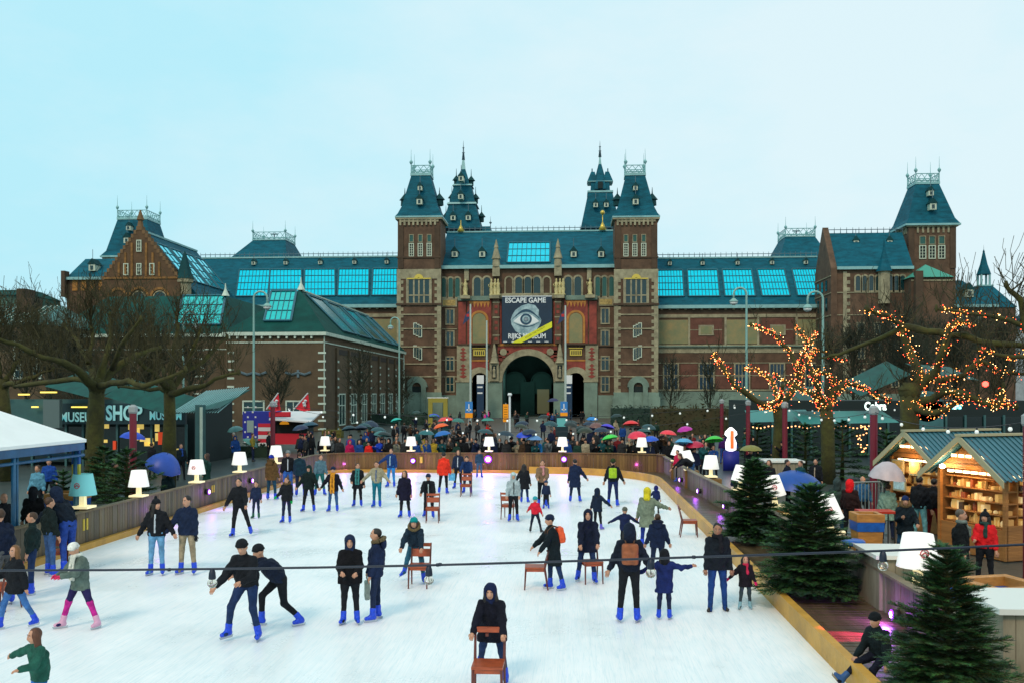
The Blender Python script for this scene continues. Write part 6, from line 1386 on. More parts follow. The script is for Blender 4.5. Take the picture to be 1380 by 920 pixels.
# ---------- fir trees ----------
NE=[mat('fir_needles_a',(0.018,0.085,0.022),rough=.7,var=.4,vscale=4),mat('fir_needles_b',(0.045,0.150,0.030),rough=.7,var=.4,vscale=4),mat('fir_needles_c',(0.006,0.038,0.018),rough=.7)]
def fir(name,loc,H,R,label,seed,nw=15,nb=11,nt=7,nn=16,ns=.05,wid=.009,group='potted fir trees round the rink',zlow=.08):
    rng=np.random.default_rng(seed); t=thing(name,label,'fir tree',loc,0,group)
    b=MB(); b.use(BARK,True); b.tube([(0,0,0),(0.02,0,H*.5),(0,0,H*.97)],[.06*R+.02,.03*R+.015,.008],7); b.build('trunk',t)
    c=MB(); c.use(BARK)
    f=MB()
    def sprig(p,d,L):
        e=p+d*L; c.tube([p,e],[.006,.003],3,cap=False)
        s=np.cross(d,(0,0,1.)); s/=np.linalg.norm(s)+1e-6; u=np.cross(s,d)
        f.use(NE[rng.choice(3,p=[.5,.25,.25])])
        vs=[];fs=[]
        for i in range(nn):
            q=p+d*L*(i+.6)/nn
            for sg in (-1,1):
                dd=d*.55+s*sg*.8+u*rng.uniform(-.1,.55); dd/=np.linalg.norm(dd); l=ns*rng.uniform(.8,1.2); w=d*wid
                k=len(vs); vs+=[q-w,q+w,q+dd*l]; fs.append((k,k+1,k+2))
        q=e; dd=d
        for a in (-.5,0,.5): k=len(vs); w_=s*wid; vs+=[q-w_,q+w_,q+(d+s*a)*ns]; fs.append((k,k+1,k+2))
        f.add(vs,fs)
    for i in range(nw):
        h=(i+.5)/nw; z=H*(zlow+(.97-zlow)*h); r=R*(1-h)**.66*(.85+.15*sin(i*2.3))+.06; n_=max(4,int(nb*(1-h*.6)))
        for j in range(n_):
            a=2*pi*(j+rng.uniform(-.3,.3))/n_+i*.7; rr=r*rng.uniform(.58,1.15); dr=.10-.38*(1-h)+.25*h*2; d=np.array([cos(a),sin(a),dr*.8]); d/=np.linalg.norm(d)
            p0=np.array([0,0,z+rng.uniform(-.04,.04)]); e=p0+d*rr; e[2]+=rr*.12
            c.tube([p0,(p0+e)/2-np.array([0,0,rr*.04]),e],[.014,.01,.005],4,cap=False)
            m=max(2,int(nt*rr/R+1.5))
            for k in range(m):
                t_=.25+.75*(k+.5)/m; q=p0+(e-p0)*t_; side=np.array([-sin(a),cos(a),0]); L=rr*.42*(1.15-t_*.75)+.05
                for sg in (-1,1):
                    dd=d*.75+side*sg*.8+np.array([0,0,rng.uniform(-.12,.22)]); dd/=np.linalg.norm(dd); sprig(q,dd,L*rng.uniform(.8,1.2))
                if k%2==0: dd=d+np.array([0,0,.3]); dd/=np.linalg.norm(dd); sprig(q,dd,L*.8)
            sprig(e-d*.06,d,.16)
    sprig(np.array([0,0,H*.9]),np.array([0,0.02,1.]),H*.1)
    f.build('foliage',t); c.build('branches',t)
    return t
x,y=G(1278,905,.2); FN=(4.95,11.0,.2)
fir('fir_tree',(fx(1276,10.6),10.6,.2),2.2,.80,'nearest fir tree at the lower right standing on the wet deck',51,nw=24,nb=15,nt=9,nn=14,ns=.046,wid=.0062)
fir('fir_tree',(fx(1092,18.2),18.2,.2),2.15,1.05,'large dark fir tree between the walking man and the blue umbrella',52,nw=22,nb=14,nt=9,nn=11,ns=.062,wid=.011)
fir('fir_tree',(fx(1015,24.6),24.6,.2),2.2,.95,'slimmer fir tree on the deck behind the walking man',53,nw=19,nb=13,nt=8,nn=9,ns=.075,wid=.015)
fir('fir_tree',(fx(150,27.5)-.5,29.5,0),2.3,1.5,'wide fir tree behind the wooden bin by the white tent',54,nw=14,nb=10,nt=6,nn=8,ns=.08,wid=.016)
fir('fir_tree',(fx(72,25),25.5,0),1.9,.6,'small fir tree beside the turquoise lamp shade',55,nw=12,nb=9,nt=5,nn=8,ns=.07,wid=.014)
for i,(px,Y,H,R,lab) in enumerate(((1085,47,2.6,1.6,'dark fir bush below the first lit plane tree'),(1135,45,2.8,1.5,'dark fir bush behind the metal barrier'),(1020,58,2.4,1.5,'distant fir bush under the green awning'),(1195,41,2.5,1.4,'dark fir bush left of the first stall'),(140,35,2.0,1.3,'low fir bush under the big plane tree'))):
    fir('fir_tree',(fx(px,Y),Y,-.03),H,R,lab,60+i,nw=10,nb=8,nt=4,nn=6,ns=.12,wid=.03,group='fir bushes round the plaza')
# hedges
def hedge(px0,px1,pyt,Y,D,label,col,col2,seed):
    x0_,x1_=fx(px0,Y),fx(px1,Y); zt=fz(pyt,Y,(px0+px1)/2); rng=np.random.default_rng(seed); o=((x0_+x1_)/2,Y,0); b=MB(o); b.use(mat('hedge_'+label[:8],col,rough=.9,var=.5,vscale=.8,col2=col2))
    b.box(x0_+.2,x1_-.2,Y+.2,Y+D,-.03,zt-.15); s=.16
    for i in range(int((x1_-x0_)*zt*22)):
        f_=rng.random(); x=rng.uniform(x0_,x1_); 
        if f_<.72: z=rng.uniform(0,zt); yy=Y+rng.uniform(0,.3)
        else: z=zt+rng.uniform(-.2,.15); yy=Y+rng.uniform(0,D)
        a=rng.normal(0,1,3)*s; c=rng.normal(0,1,3)*s; q=np.array([x,yy,z]); b.add([q,q+a,q+c],[(0,1,2)])
    tag(b.build('hedge',loc=o),label,'hedge')
hedge(876,985,548,92,2.5,'brown winter hedge in front of the right museum wing',(.055,.038,.014),(.03,.045,.015),1)
hedge(822,880,548,112,3,'dark green rounded hedge right of the right archway',(.012,.035,.028),(.02,.05,.03),2)
hedge(985,1100,552,84,2.5,'dark hedge behind the lit figure and awning',(.014,.035,.018),(.03,.04,.012),3)
hedge(1080,1400,556,78,2.5,'long dark hedge behind the cafe lettering',(.012,.03,.018),(.025,.03,.012),4)
hedge(430,462,577,84,1.2,'low yellow green hedge at the corner of the annex',(.12,.11,.015),(.07,.07,.01),5)
hedge(300,362,598,58,1.0,'dark box hedge behind the stars and stripes stall',(.008,.03,.018),(.015,.04,.02),6)
hedge(498,575,556,118,3,'dark green hedge before the left tower',(.010,.04,.030),(.02,.05,.03),7)
# ---------- shop pavilion ----------
SO=(fx(160,50),50,0); shop=thing('shop_pavilion','low glass shop pavilion with teal canopy and large shop lettering','shop',SO)
TEAL=mat('teal_glass_canopy',(0.0,0.060,0.045),rough=.5,spec=.15,metal=0,var=.4,vscale=.8,stretch=(3,1,1)); TG=mat('teal_steel',(.035,.11,.11),rough=.4,var=.2,vscale=1); DGL=mat('dark_shop_glass',(.004,.014,.014),rough=.1); LIT=mat('shop_lit_interior',(.5,.4,.1),emit=(1,.72,.18),es=.55,var=.6,vscale=2.5)
b=MB(SO); b.use(DARK); xa,xb=fx(-30,52),fx(262,52); b.box(xa,xb,52,58,-.03,3.7); b.use(DGL); b.box(xa,xb,50.9,51,0.2,2.2); b.use(TG); b.box(xa,xb,50.7,50.95,2.35,3.75)
for i in range(14): x=xa+(xb-xa)*i/13; b.box(x-.06,x+.06,50.8,50.9,-.03,2.35)
b.build('glass_front',shop)
NAVYS=mat('shop_fascia',(.004,.03,.04),rough=.4); TL=mat('sign_letter_teal',(.30,.62,.62),rough=.5,emit=(.3,.8,.85),es=.22)
b=MB(SO); b.use(NAVYS); b.box(fx(78,50.5),fx(250,50.5),50.5,50.69,fz(571,50.5,170),fz(543,50.5,170)); b.build('fascia',shop)
def lx(px,Y): return fx(px,Y)-SO[0]
text('lettering','SHOP',shop,(lx(167,50.4),.4,fz(557,50.4,168)),1.15,TL,bold=.035,wscale=.72)
text('lettering','MUSEUM',shop,(lx(223,50.4),.42,fz(560,50.4,222)),.66,TL,bold=.015,wscale=.72)
text('lettering','MUSEUM',shop,(lx(107,50.4),.42,fz(562,50.4,95)),.75,TL,bold=.015,wscale=.78)
rng=np.random.default_rng(5)
for i in range(16):
    px=rng.uniform(130,245); x=fx(px,50.8); zz=rng.uniform(.8,2.1); b=MB(SO).use(LIT); b.box(x,x+rng.uniform(.15,.6),50.84,50.89,zz,zz+rng.uniform(.15,.6)); b.build('lit_display',shop)
WT=(mat('warm_tube',(1,.8,.2),emit=(1,.75,.12),es=1.3))
for pa,pb,py in ((92,112,548),(50,71,528),(0,6,533),(38,46,548),(20,34,531)): b=MB(SO).use(WT); b.box(fx(pa,50),fx(pb,50),50.3,50.45,fz(py,50,90)-.04,fz(py,50,90)+.04); b.build('light_tube',shop)
b=MB(SO); b.use(mat('red_goods',(.6,.05,.02),emit=(1,.1,.02),es=.3)); b.box(fx(152,50.8),fx(158,50.8),50.8,50.86,.9,1.4); b.box(fx(213,50.8),fx(219,50.8),50.8,50.86,1.2,1.9)
b.build('red_display',shop)
b=MB(SO); b.use(TEAL)
for (pa,ya,pb,yb,h0,h1,Y0,Y1) in ((140,510,232,535,.0,1.0,46.5,49.5),(232,532,296,524,0,.9,45.5,50),(60,499,128,515,0,.9,49,53)):
    za,zb=fz(ya,Y1,pa),fz(yb,Y1,pb); x0_,x1_=fx(pa,Y0),fx(pb,Y0)
    lo=-.95 
    b.hexa([(x0_,Y0,za+lo),(x1_,Y0,zb+lo),(x1_,Y0+.1,zb+lo),(x0_,Y0+.1,za+lo)],[(x0_,Y1,za),(x1_,Y1,zb),(x1_,Y1+.1,zb),(x0_,Y1+.1,za)])
b.use(LEAD)
for i in range(18):
    px=232+i*3.6; x=fx(px,45.5); b.tube([(x,45.5,fz(531,50,px)-.90),(x,50,fz(528-i*.3,50,px)+.08)],.03,4)
b.build('canopy',shop)
b=MB(SO); b.use(TG); b.box(fx(263,45),fx(272,45),45,45.5,-.03,fz(545,45,267)); b.use(AW); b.box(fx(271,45)-.05,fx(273,45),44.95,45.02,-.03,fz(548,45,267)); b.build('pillar',shop)
b=MB(SO); b.use(mat('grey_panel',(.10,.16,.16),rough=.6)); b.box(fx(58,49),fx(80,49),49,49.3,2.2,fz(538,49,70)); b.build('grey_panel',shop)
# cafe pavilion on the right
KO=(fx(1150,60),60,0); cafe=thing('cafe_pavilion','low cafe pavilion with teal canopy and glowing white name on the right','cafe',KO)
b=MB(KO); b.use(DARK); b.box(fx(1010,62),fx(1420,62),62,70,-.03,3.6); b.use(DGL); b.box(fx(1010,60.9),fx(1420,60.9),60.9,61,.1,2.6)
b.use(TG)
for i in range(16): x=fx(1015+i*26,60.8); b.box(x-.06,x+.06,60.75,60.88,-.03,2.7)
b.build('glass_front',cafe)
b=MB(KO); b.use(mat('teal_awning',(.006,.19,.16),rough=.5)); 
for pa,pb,Y0 in ((1012,1100,53),(1082,1212,50)): b.hexa([(fx(pa,Y0),Y0,2.45),(fx(pb,Y0),Y0,2.55),(fx(pb,Y0),Y0+.06,2.55),(fx(pa,Y0),Y0+.06,2.45)],[(fx(pa,Y0)+.4,Y0+4,3.05),(fx(pb,Y0)+.4,Y0+4,3.1),(fx(pb,Y0)+.4,Y0+4.1,3.1),(fx(pa,Y0)+.4,Y0+4.1,3.05)])
b.build('awning',cafe)
b=MB(KO); b.use(TEAL); Y0=52
for pa,ya,pb,yb in ((1160,517,1228,486),(1255,489,1320,494),(1078,522,1120,520)):
    b.hexa([(fx(pa,Y0),Y0,fz(ya+16,Y0,pa)),(fx(pb,Y0),Y0,fz(yb+18,Y0,pb)),(fx(pb,Y0),Y0+.1,fz(yb+18,Y0,pb)),(fx(pa,Y0),Y0+.1,fz(ya+16,Y0,pa))],[(fx(pa,Y0),Y0+4,fz(ya,Y0+4,pa)),(fx(pb,Y0),Y0+4,fz(yb,Y0+4,pb)),(fx(pb,Y0),Y0+4.1,fz(yb,Y0+4,pb)),(fx(pa,Y0),Y0+4.1,fz(ya,Y0+4,pa))])
b.build('canopy',cafe)
SGL=mat('glowing_letters',(.9,1,.95),emit=(.75,1,.92),es=1.6)
text('lettering','Cobra',cafe,(fx(1178,50)-KO[0],-10.2,fz(547,50,1178)),.58,SGL,bold=.02,wscale=.75)
text('lettering','Cafe',cafe,(fx(1283,50)-KO[0],-10.2,fz(547,50,1283)),.42,mat('glowing_letters_cyan',(.5,1,1),emit=(.1,.9,1),es=1.0),bold=.02)
b=MB(KO); b.use(mat('rusty_teal_column',(.035,.13,.14),rough=.7,var=.3,vscale=1)); x=fx(1250,46); b.box(x-.75,x+.75,46,46.7,-.03,fz(540,46,1250)); b.tube([(x,46,fz(547,46,1250)),(x,46.7,fz(547,46,1250))],.75,20) ; b.build('pillar',cafe)
b=MB(KO); b.use(mat('cafe_string_bulb',(1,.5,.2),emit=(1,.4,.15),es=4))
for i in range(34):
    px=1015+i*5.2; Y0=53-1; x=fx(px,Y0); z=fz(575+1.5*sin(i),Y0,px); b.box(x-.03,x+.03,Y0,Y0+.05,z-.03,z+.03)
for i in range(22):
    px=1155+rng.uniform(0,14); x=fx(px,38); z=fz(570+rng.uniform(0,40),38,px); b.box(x-.02,x+.02,38,38.04,z-.02,z+.02)
b.build('small_lights',cafe)
# ---------- stars and stripes stall with flags ----------
FB=mat('flag_blue',(.01,.02,.28),rough=.6); FR=mat('flag_red_paint',(.55,.01,.03),rough=.6); FW=mat('flag_white_paint',(.6,.62,.62),rough=.6)
x0_,x1_=fx(327,64),fx(412,64); Y=64; DO=((x0_+x1_)/2,Y,0); st=thing('snack_stall','snack stall painted with stars and stripes under two red flags','stall',DO); Zs=lambda y:fz(y,Y,365)
b=MB(DO); b.use(FB); xq=fx(368,Y); b.box(x0_,xq,Y,Y+2,.9,Zs(554)); b.use(FW)
for i in range(16): 
    a_=rng.uniform(x0_+.1,x0_+1.5); zz=1.1+ (i%8)*.35; b.box(x0_+.12+(i//8)*.55+(i%2)*.2,x0_+.24+(i//8)*.55+(i%2)*.2,Y-.02,Y,zz-.5,zz-.38)
for i in range(7):
    b.use(FR if i%2==0 else FW); zt=Zs(570)-i*.27; b.box(fx(348,Y),xq,Y-.03,Y,zt-.26,zt)
b.use(mat('stall_sticker',(.25,.35,.33))); b.box(fx(333,Y),fx(342,Y),Y-.035,Y,Zs(582),Zs(566)); b.build('painted_side',st)
b=MB(DO); b.use(DARK); b.box(xq+.004,x1_,Y+.4,Y+2,.9,Zs(562)); b.use(FR); b.box(xq+.004,x1_,Y,Y+.4,.5,1.25); b.use(mat('stall_food',(.8,.35,.02),emit=(1,.4,.02),es=.4)); b.lathe([(.35,0),(.3,.12),(.1,.25)],(fx(382,Y),Y+.2,1.9),8); b.build('serving_hatch',st)
b=MB(DO); b.use(FW); b.hexa([(xq,Y-.9,Zs(563)-.1),(x1_+.6,Y-.9,Zs(563)-.3),(x1_+.6,Y+2.1,Zs(556)),(xq,Y+2.1,Zs(556))],[(xq,Y-.9,Zs(563)),(x1_+.6,Y-.9,Zs(563)-.2),(x1_+.6,Y+2.1,Zs(556)+.1),(xq,Y+2.1,Zs(556)+.1)]); b.use(FR); b.box(xq+.1,fx(396,Y),Y-.98,Y-.91,Zs(560),Zs(555.5)); b.box(xq,fx(397,Y),Y-.9,Y-.88,Zs(561),Zs(554)); b.build('roof',st)
for a_,c_,lab in ((359,375,'left'),(396,415,'right')):
    b=MB((fx(a_,Y),Y-1,Zs(551))); b.use(FW); p0=AT(a_,551,Y-1); p1=AT(c_,529,Y-1); b.tube([p0,p1],.05,5); b.build('pole',None) if False else None
    b.use(mat('red_flag',(.62,.01,.03),rough=.7,var=.2,vscale=2)); q=[AT(c_,530,Y-1),AT(c_+3,552,Y-1.0),AT((c_+3+a_)/2+2,554,Y-1.1),AT(a_+2,549.5,Y-1)]; b.plate([tuple(v) for v in q][::-1],.05)
    b.use(FW); m_=(c_*.6+a_*.4)+3; pts=[AT(m_+1.2*sin(k*1.3),538+k*1.6,Y-1.16) for k in range(7)]; b.tube(pts,[.05,.13,.07,.14,.07,.13,.05],4)
    tag(b.build('flag',loc=(fx(a_,Y),Y-1,Zs(551))),'red flag with white script on the %s of the snack stall roof'%lab,'flag')
# lit figure cutout on the right
x,_,z=AT(985,568,50); b=MB((x,50,0)); b.use(mat('sign_glow_white',(1,1,1),emit=(1,.93,.95),es=1.6),True); b.lathe([(.10,0),(.28,.08),(.30,.45),(.18,.75),(.34,.9),(.30,1.05),(.15,1.2),(.05,1.28)],(x,50,1.0),10,sy=.35); b.use(mat('sign_glow_red',(1,.1,.05),emit=(1,.12,.02),es=1.5)); b.box(x-.05,x+.12,49.8,49.95,1.15,2.1); b.use(FB); b.box(x-.4,x+.42,49.9,50.1,-.03,1.0); tag(b.build('lit_sign',loc=(x,50,0)),'glowing white and red figure shaped sign on a blue base beyond the green umbrella','sign')
# ---------- white tent on the left ----------
TO=(-13,24.2,0); tent=thing('tent','white peaked tent with blue steel frame at the left edge','tent',TO)
TW=mat('tent_canvas',(.85,.88,.86),rough=.7,var=.05,vscale=1); TB=mat('tent_blue_frame',(.015,.10,.20),rough=.35,var=.3,vscale=2)
zt=2.86; b=MB(TO); b.use(TW); b.add([(-13,18,zt),(-13,24.2,zt),(-19.5,24.2,zt),(-19.5,18,zt),(-16.25,21.1,zt+1.7),(-13,18,zt-.08),(-13,24.2,zt-.08),(-19.5,24.2,zt-.08),(-19.5,18,zt-.08)],[(0,1,4),(1,2,4),(2,3,4),(3,0,4),(0,5,6,1),(1,6,7,2),(2,7,8,3),(3,8,5,0)]); b.build('canopy',tent)
b=MB(TO); b.use(TB)
for a,c in (((-13.05,18),(-13.05,24.15)),((-13.05,24.15),(-19.4,24.15)),((-19.4,18),(-19.4,24.15)),((-13.05,18),(-19.4,18))):
    b.box(min(a[0],c[0])-.06,max(a[0],c[0])+.06,min(a[1],c[1])-.06,max(a[1],c[1])+.06,zt-.28,zt-.09); b.tube([(*a,zt-.42),(*c,zt-.42)],.04,6)
b.build('frame',tent)
for x,y in ((-13.05,18.1),(-13.05,21.0),(-13.2,24.0),(-19.4,24.1)):
    b=MB(TO); b.use(TB,True); b.tube([(x,y,-.03),(x,y,zt-.28)],.055,8); b.tube([(x,y+.14,-.03),(x,y+.14,zt-.28)],.035,8); b.build('post',tent)
b=MB(TO); b.use(mat('tent_banner_blue',(.02,.10,.35))); b.box(-13.3,-13.1,24.0,24.1,2.2,2.6); b.use(mat('tent_banner_yellow',(.5,.45,.05))); b.box(-13.3,-13.1,24.0,24.1,1.8,2.2); b.build('banner',tent)
# ---------- wooden bins, counters, stools ----------
OW=mat('orange_wood',(.46,.20,.04),rough=.5,var=.35,vscale=3,stretch=(1,1,3)); BB=mat('blue_bag',(.01,.10,.42),rough=.3,var=.3,vscale=8)
def bin_(x,y,s,h,label,rz=0):
    t=thing('bin',label,'bin',(x,y,0),rz,'wooden bins with blue bags'); 
    b=MB(); b.use(OW); b.frustum(-s*.8,s*.8,-s*.8,s*.8,0,-s,s,-s,s,h*.80); b.build('box',t)
    b=MB(); b.use(BB); b.frustum(-s*1.03,s*1.03,-s*1.03,s*1.03,h*.70,-s*1.06,s*1.06,-s*1.06,s*1.06,h*.86); b.build('bag',t)
    b=MB(); b.use(OW); 
    for a in (-1,1): b.box(-s*1.08,s*1.08,a*s*1.08-(.0 if a<0 else s*.35),a*s*1.08+(s*.35 if a<0 else 0),h*.863,h); b.box(a*s*1.08-(.0 if a<0 else s*.35),a*s*1.08+(s*.35 if a<0 else 0),-s*.72,s*.72,h*.863,h-.002)
    b.build('lid',t)
    b=MB(); b.use(mat('bin_hole',(.25,.04,.02))); b.box(-s*.7,s*.7,-s*.7,s*.7,h*.80,h*.84); b.build('opening',t)
bin_(fx(1168,22.0),22.0,.29,1.32,'tall wooden bin with blue bag between the fir tree and first stall'); bin_(fx(1350,15.2),15.2,.50,1.1,'wide wooden bin with blue bag at the lower right',.3); bin_(-13.9,24.9,.42,1.35,'wooden bin with blue bag behind the turquoise lamp',.1)
CT=mat('counter_top_white',(.75,.78,.72),rough=.4); CB=mat('counter_board',(.28,.25,.17),rough=.7,var=.3,vscale=2,stretch=(3,3,.5))
def counter(x0,x1,y0,y1,h,label):
    o=((x0+x1)/2,y0,0); t=thing('counter',label,'counter',o); b=MB(o); b.use(CT); b.box(x0-.08,x1+.08,y0-.08,y1+.08,h,h+.07); b.build('table_top',t); b=MB(o); b.use(CB)
    n=int((x1-x0)/.14)
    for i in range(n): a=x0+(x1-x0)*i/n; b.box(a,a+(x1-x0)/n-.008,y0,y0+.04,0,h)
    b.box(x0,x1,y0+.04,y1,0,h-.003); b.build('counter_front',t)
counter(fx(1185,17),fx(1262,17),17.0,18.2,1.13,'pale counter behind the largest white lamp'); counter(fx(1352,11.5),fx(1440,11.5),11.5,12.6,1.45,'white topped counter at the lower right edge'); counter(fx(1040,40)-.2,fx(1082,40),40,41.5,1.15,'pale counter beside the maroon pole in the middle distance')
x,y=fx(1150,19.6),19.6; t=thing('stool','tall bar stool with bright blue seat beside the wooden bin','stool',(x,y,0)); b=MB(); b.use(BB,True); b.lathe([(.2,.95),(.24,.98),(.24,1.04),(.2,1.07)],(0,0,0),16); b.build('seat',t)
for a in range(4): b=MB(); b.use(FOOT); q=a*pi/2+pi/4; b.tube([(.13*cos(q),.13*sin(q),.95),(.22*cos(q),.22*sin(q),0)],.018,5); b.build('leg',t)
# metal barrier and red table
x,y=fx(1147,27.5),27.5; t=thing('crowd_barrier','tilted grey metal crowd barrier beside the maroon pole','barrier',(x,y,0),.35); GM=mat('galvanised',(.35,.4,.38),rough=.4,metal=.5)
b=MB(); b.use(GM); b.tube([(0,0,.1),(0,0,1.45),(.08,0,1.5),(1.0,0,1.5),(1.08,0,1.4),(1.08,0,.1)],.024,6); b.tube([(0,0,.25),(1.08,0,.25)],.02,6)
for i in range(8): b.tube([(.12+i*.12,0,.25),(.12+i*.12,0,1.48)],.012,5)
b.build('frame',t); b=MB(); b.use(GM); b.tube([(.1,-.3,0),(.1,.3,0)],.02,5); b.tube([(1,-.3,0),(1,.3,0)],.02,5); b.build('feet',t)
x,y=fx(1180,24.5),24.5; t=thing('bar_table','red topped bar table behind the tall wooden bin','table',(x,y,0)); b=MB(); b.use(mat('red_table',(.5,.03,.01),rough=.35)); b.box(-.45,.45,-.3,.3,1.02,1.07); b.build('table_top',t)
for sx in(-1,1):
    for sy in (-1,1): b=MB(); b.use(FOOT); b.tube([(sx*.4,sy*.25,0),(sx*.4,sy*.25,1.02)],.018,5); b.build('leg',t)
# ---------- market stalls ----------
WD=mat('stall_wood',(.36,.15,.035),rough=.6,var=.35,vscale=1.2,bump=.3,bscale=10,stretch=(.4,.4,5)); WDD=mat('stall_wood_dark',(.16,.075,.022),rough=.65,var=.3,vscale=1.5,stretch=(.4,.4,5)); CR=mat('corrugated_roof',(.04,.15,.19),rough=.45,metal=.1,var=.15,vscale=1); TRIM=mat('roof_trim_pale',(.42,.38,.22),rough=.6)
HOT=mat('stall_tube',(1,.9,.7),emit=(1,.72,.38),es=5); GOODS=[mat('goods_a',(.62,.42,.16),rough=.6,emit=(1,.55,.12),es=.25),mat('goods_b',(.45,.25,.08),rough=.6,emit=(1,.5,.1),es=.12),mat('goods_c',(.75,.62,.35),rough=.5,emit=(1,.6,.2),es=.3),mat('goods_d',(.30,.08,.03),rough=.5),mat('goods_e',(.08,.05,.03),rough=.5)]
def stall_point(x,y,rz,lx,ly): return (x+cos(rz)*lx-sin(rz)*ly, y+sin(rz)*lx+cos(rz)*ly)
def stall(x,y,rz,W,D,label,seed,open_side=True,lights=True,group='wooden market stalls'):
    """front gable faces local -y; roof ridge runs along local y"""
    rng=np.random.default_rng(seed); t=thing('market_stall',label,'market stall',(x,y,0),rz,group); hw=W/2; ze=2.15; zr=ze+hw*.72
    b=MB(); b.use(WDD); n=int(D/.16)
    for i in range(12): z=.05+i*.178; b.box(-hw,-hw+.05,0,D,z,z+.172)
    for i in range(12): z=.05+i*.178; b.box(-hw,hw,D-.05,D,z,z+.172)
    b.use(WD)
    if not open_side:
        for i in range(12): z=.05+i*.178; b.box(hw-.05,hw,0,D,z,z+.172)
    else: b.box(hw-.06,hw,0,D,0,.85)
    for px_ in (-hw,hw-.09): b.box(px_,px_+.09,-.04,.05,0,ze); b.box(px_,px_+.09,D-.09,D-.052,0,ze)
    b.box(-hw+.09,hw-.09,-.02,.04,0,.75)
    b.plate([(-hw,0,ze),(hw,0,ze),(0,0,zr-.03)][::1],.05); b.use(WDD)
    for i in range(3): z=ze+.12+i*.22; q=hw*(1-(z-ze)/(zr-ze)); b.box(-q,q,-.012,0,z,z+.015)
    b.build('walls',t)
    b=MB(); b.use(CR); n=int(D/.12)
    for sg in (-1,1):
        pts=[(0,zr+.05),(sg*(hw+.28),ze-.17)]
        for i in range(int((D+.7)/.09)):
            ya=-.4+i*.09
            th=.03 if i%2 else .0
            A_=(pts[0][0],pts[0][1]+th);B2=(pts[1][0],pts[1][1]+th)
            b.hexa([(A_[0],ya,A_[1]-.02),(B2[0],ya,B2[1]-.02),(B2[0],ya+.09,B2[1]-.02),(A_[0],ya+.09,A_[1]-.02)] if sg>0 else [(B2[0],ya,B2[1]-.02),(A_[0],ya,A_[1]-.02),(A_[0],ya+.09,A_[1]-.02),(B2[0],ya+.09,B2[1]-.02)],[(A_[0],ya,A_[1]),(B2[0],ya,B2[1]),(B2[0],ya+.09,B2[1]),(A_[0],ya+.09,A_[1])] if sg>0 else [(B2[0],ya,B2[1]),(A_[0],ya,A_[1]),(A_[0],ya+.09,A_[1]),(B2[0],ya+.09,B2[1])])
    b.use(TRIM); 
    for sg in (-1,1): b.plate([(0,-.43,zr+.10),(0,-.43,zr-.08),(sg*(hw+.3),-.43,ze-.33),(sg*(hw+.3),-.43,ze-.16)][::sg],.035)
    b.box(-.10,.10,-.44,D+.3,zr+.06,zr+.12); b.build('roof',t)
    # lit shelves with goods
    b=MB(); b.use(WD); zs=[.78,1.08,1.38,1.68,1.96]
    for z in zs: b.box(-hw+.1,hw-.1,.12,.42,z-.03,z); 
    b.box(-hw+.1,hw-.1,.44,.47,.7,ze)
    if open_side:
        for z in zs[:-1]: b.box(hw-.42,hw-.1,.5,D-.1,z-.03,z)
    b.build('shelf',t)
    g=MB()
    for z in zs[:-1]:
        xx=-hw+.13
        while xx<hw-.25:
            w_=rng.uniform(.05,.15); h_=rng.uniform(.08,.25); g.use(GOODS[rng.choice(5,p=[.25,.25,.2,.15,.15])]); yy_=.14+rng.uniform(0,.08)
            if rng.random()<.45: g.lathe([(w_*.4,0),(w_*.5,h_*.3),(w_*.45,h_*.7),(w_*.15,h_)],(xx+w_/2,yy_+.08,z+.003),7)
            else: g.box(xx,xx+w_,yy_,.35,z+.003,z+h_)
            xx+=w_+rng.uniform(.005,.06)
        if open_side:
            yy=.55
            while yy<D-.2:
                w_=rng.uniform(.06,.16); h_=rng.uniform(.10,.25); g.use(GOODS[rng.choice(5,p=[.3,.2,.25,.15,.1])]); g.box(hw-.34,hw-.11,yy,yy+w_,z+.003,z+h_); yy+=w_+rng.uniform(.01,.04)
    o=g.build('goods',t); o['kind']='stuff'
    if lights:
        b=MB(); b.use(HOT)
        for i in range(5): b.box(-hw*.55+i*.24,-hw*.55+i*.24+.16,-.06,-.03,ze+.30,ze+.37) if abs(-hw*.55+i*.24)<hw*.62 else None
        for i in range(6): b.box(-hw+.25+i*.26,-hw+.25+i*.26+.18,.0+.05,.10,ze-.11,ze-.05)
        if open_side:
            for i in range(7): b.box(hw-.1,hw-.06,.3+i*.32,.5+i*.32,ze-.14,ze-.08)
        b.build('lamps',t)
        for lx_,ly_,e in ((0,.05,20),(hw-.15,D*.5,16)):
            l=bpy.data.lights.new('stall_light','POINT'); l.energy=e; l.color=(1,.55,.18); l.shadow_soft_size=.12; o=bpy.data.objects.new('stall_light',l); COL.objects.link(o)
            c,s=cos(rz),sin(rz); px_,py_=lx_,ly_-.25 if ly_<.2 else ly_; o.location=(x+c*px_-s*py_,y+s*px_+c*py_,1.98)
    return t
sx_,sy_=fx(1232,29),29
stall(fx(1233,28.5),28.5,radians(-68),2.05,2.9,'first wooden stall with framed pictures on its orange front',71,open_side=False)
stall(fx(1309,24.3),24.3,radians(-68),2.2,3.4,'second wooden stall with brightly lit shelves of small goods',72,open_side=True)
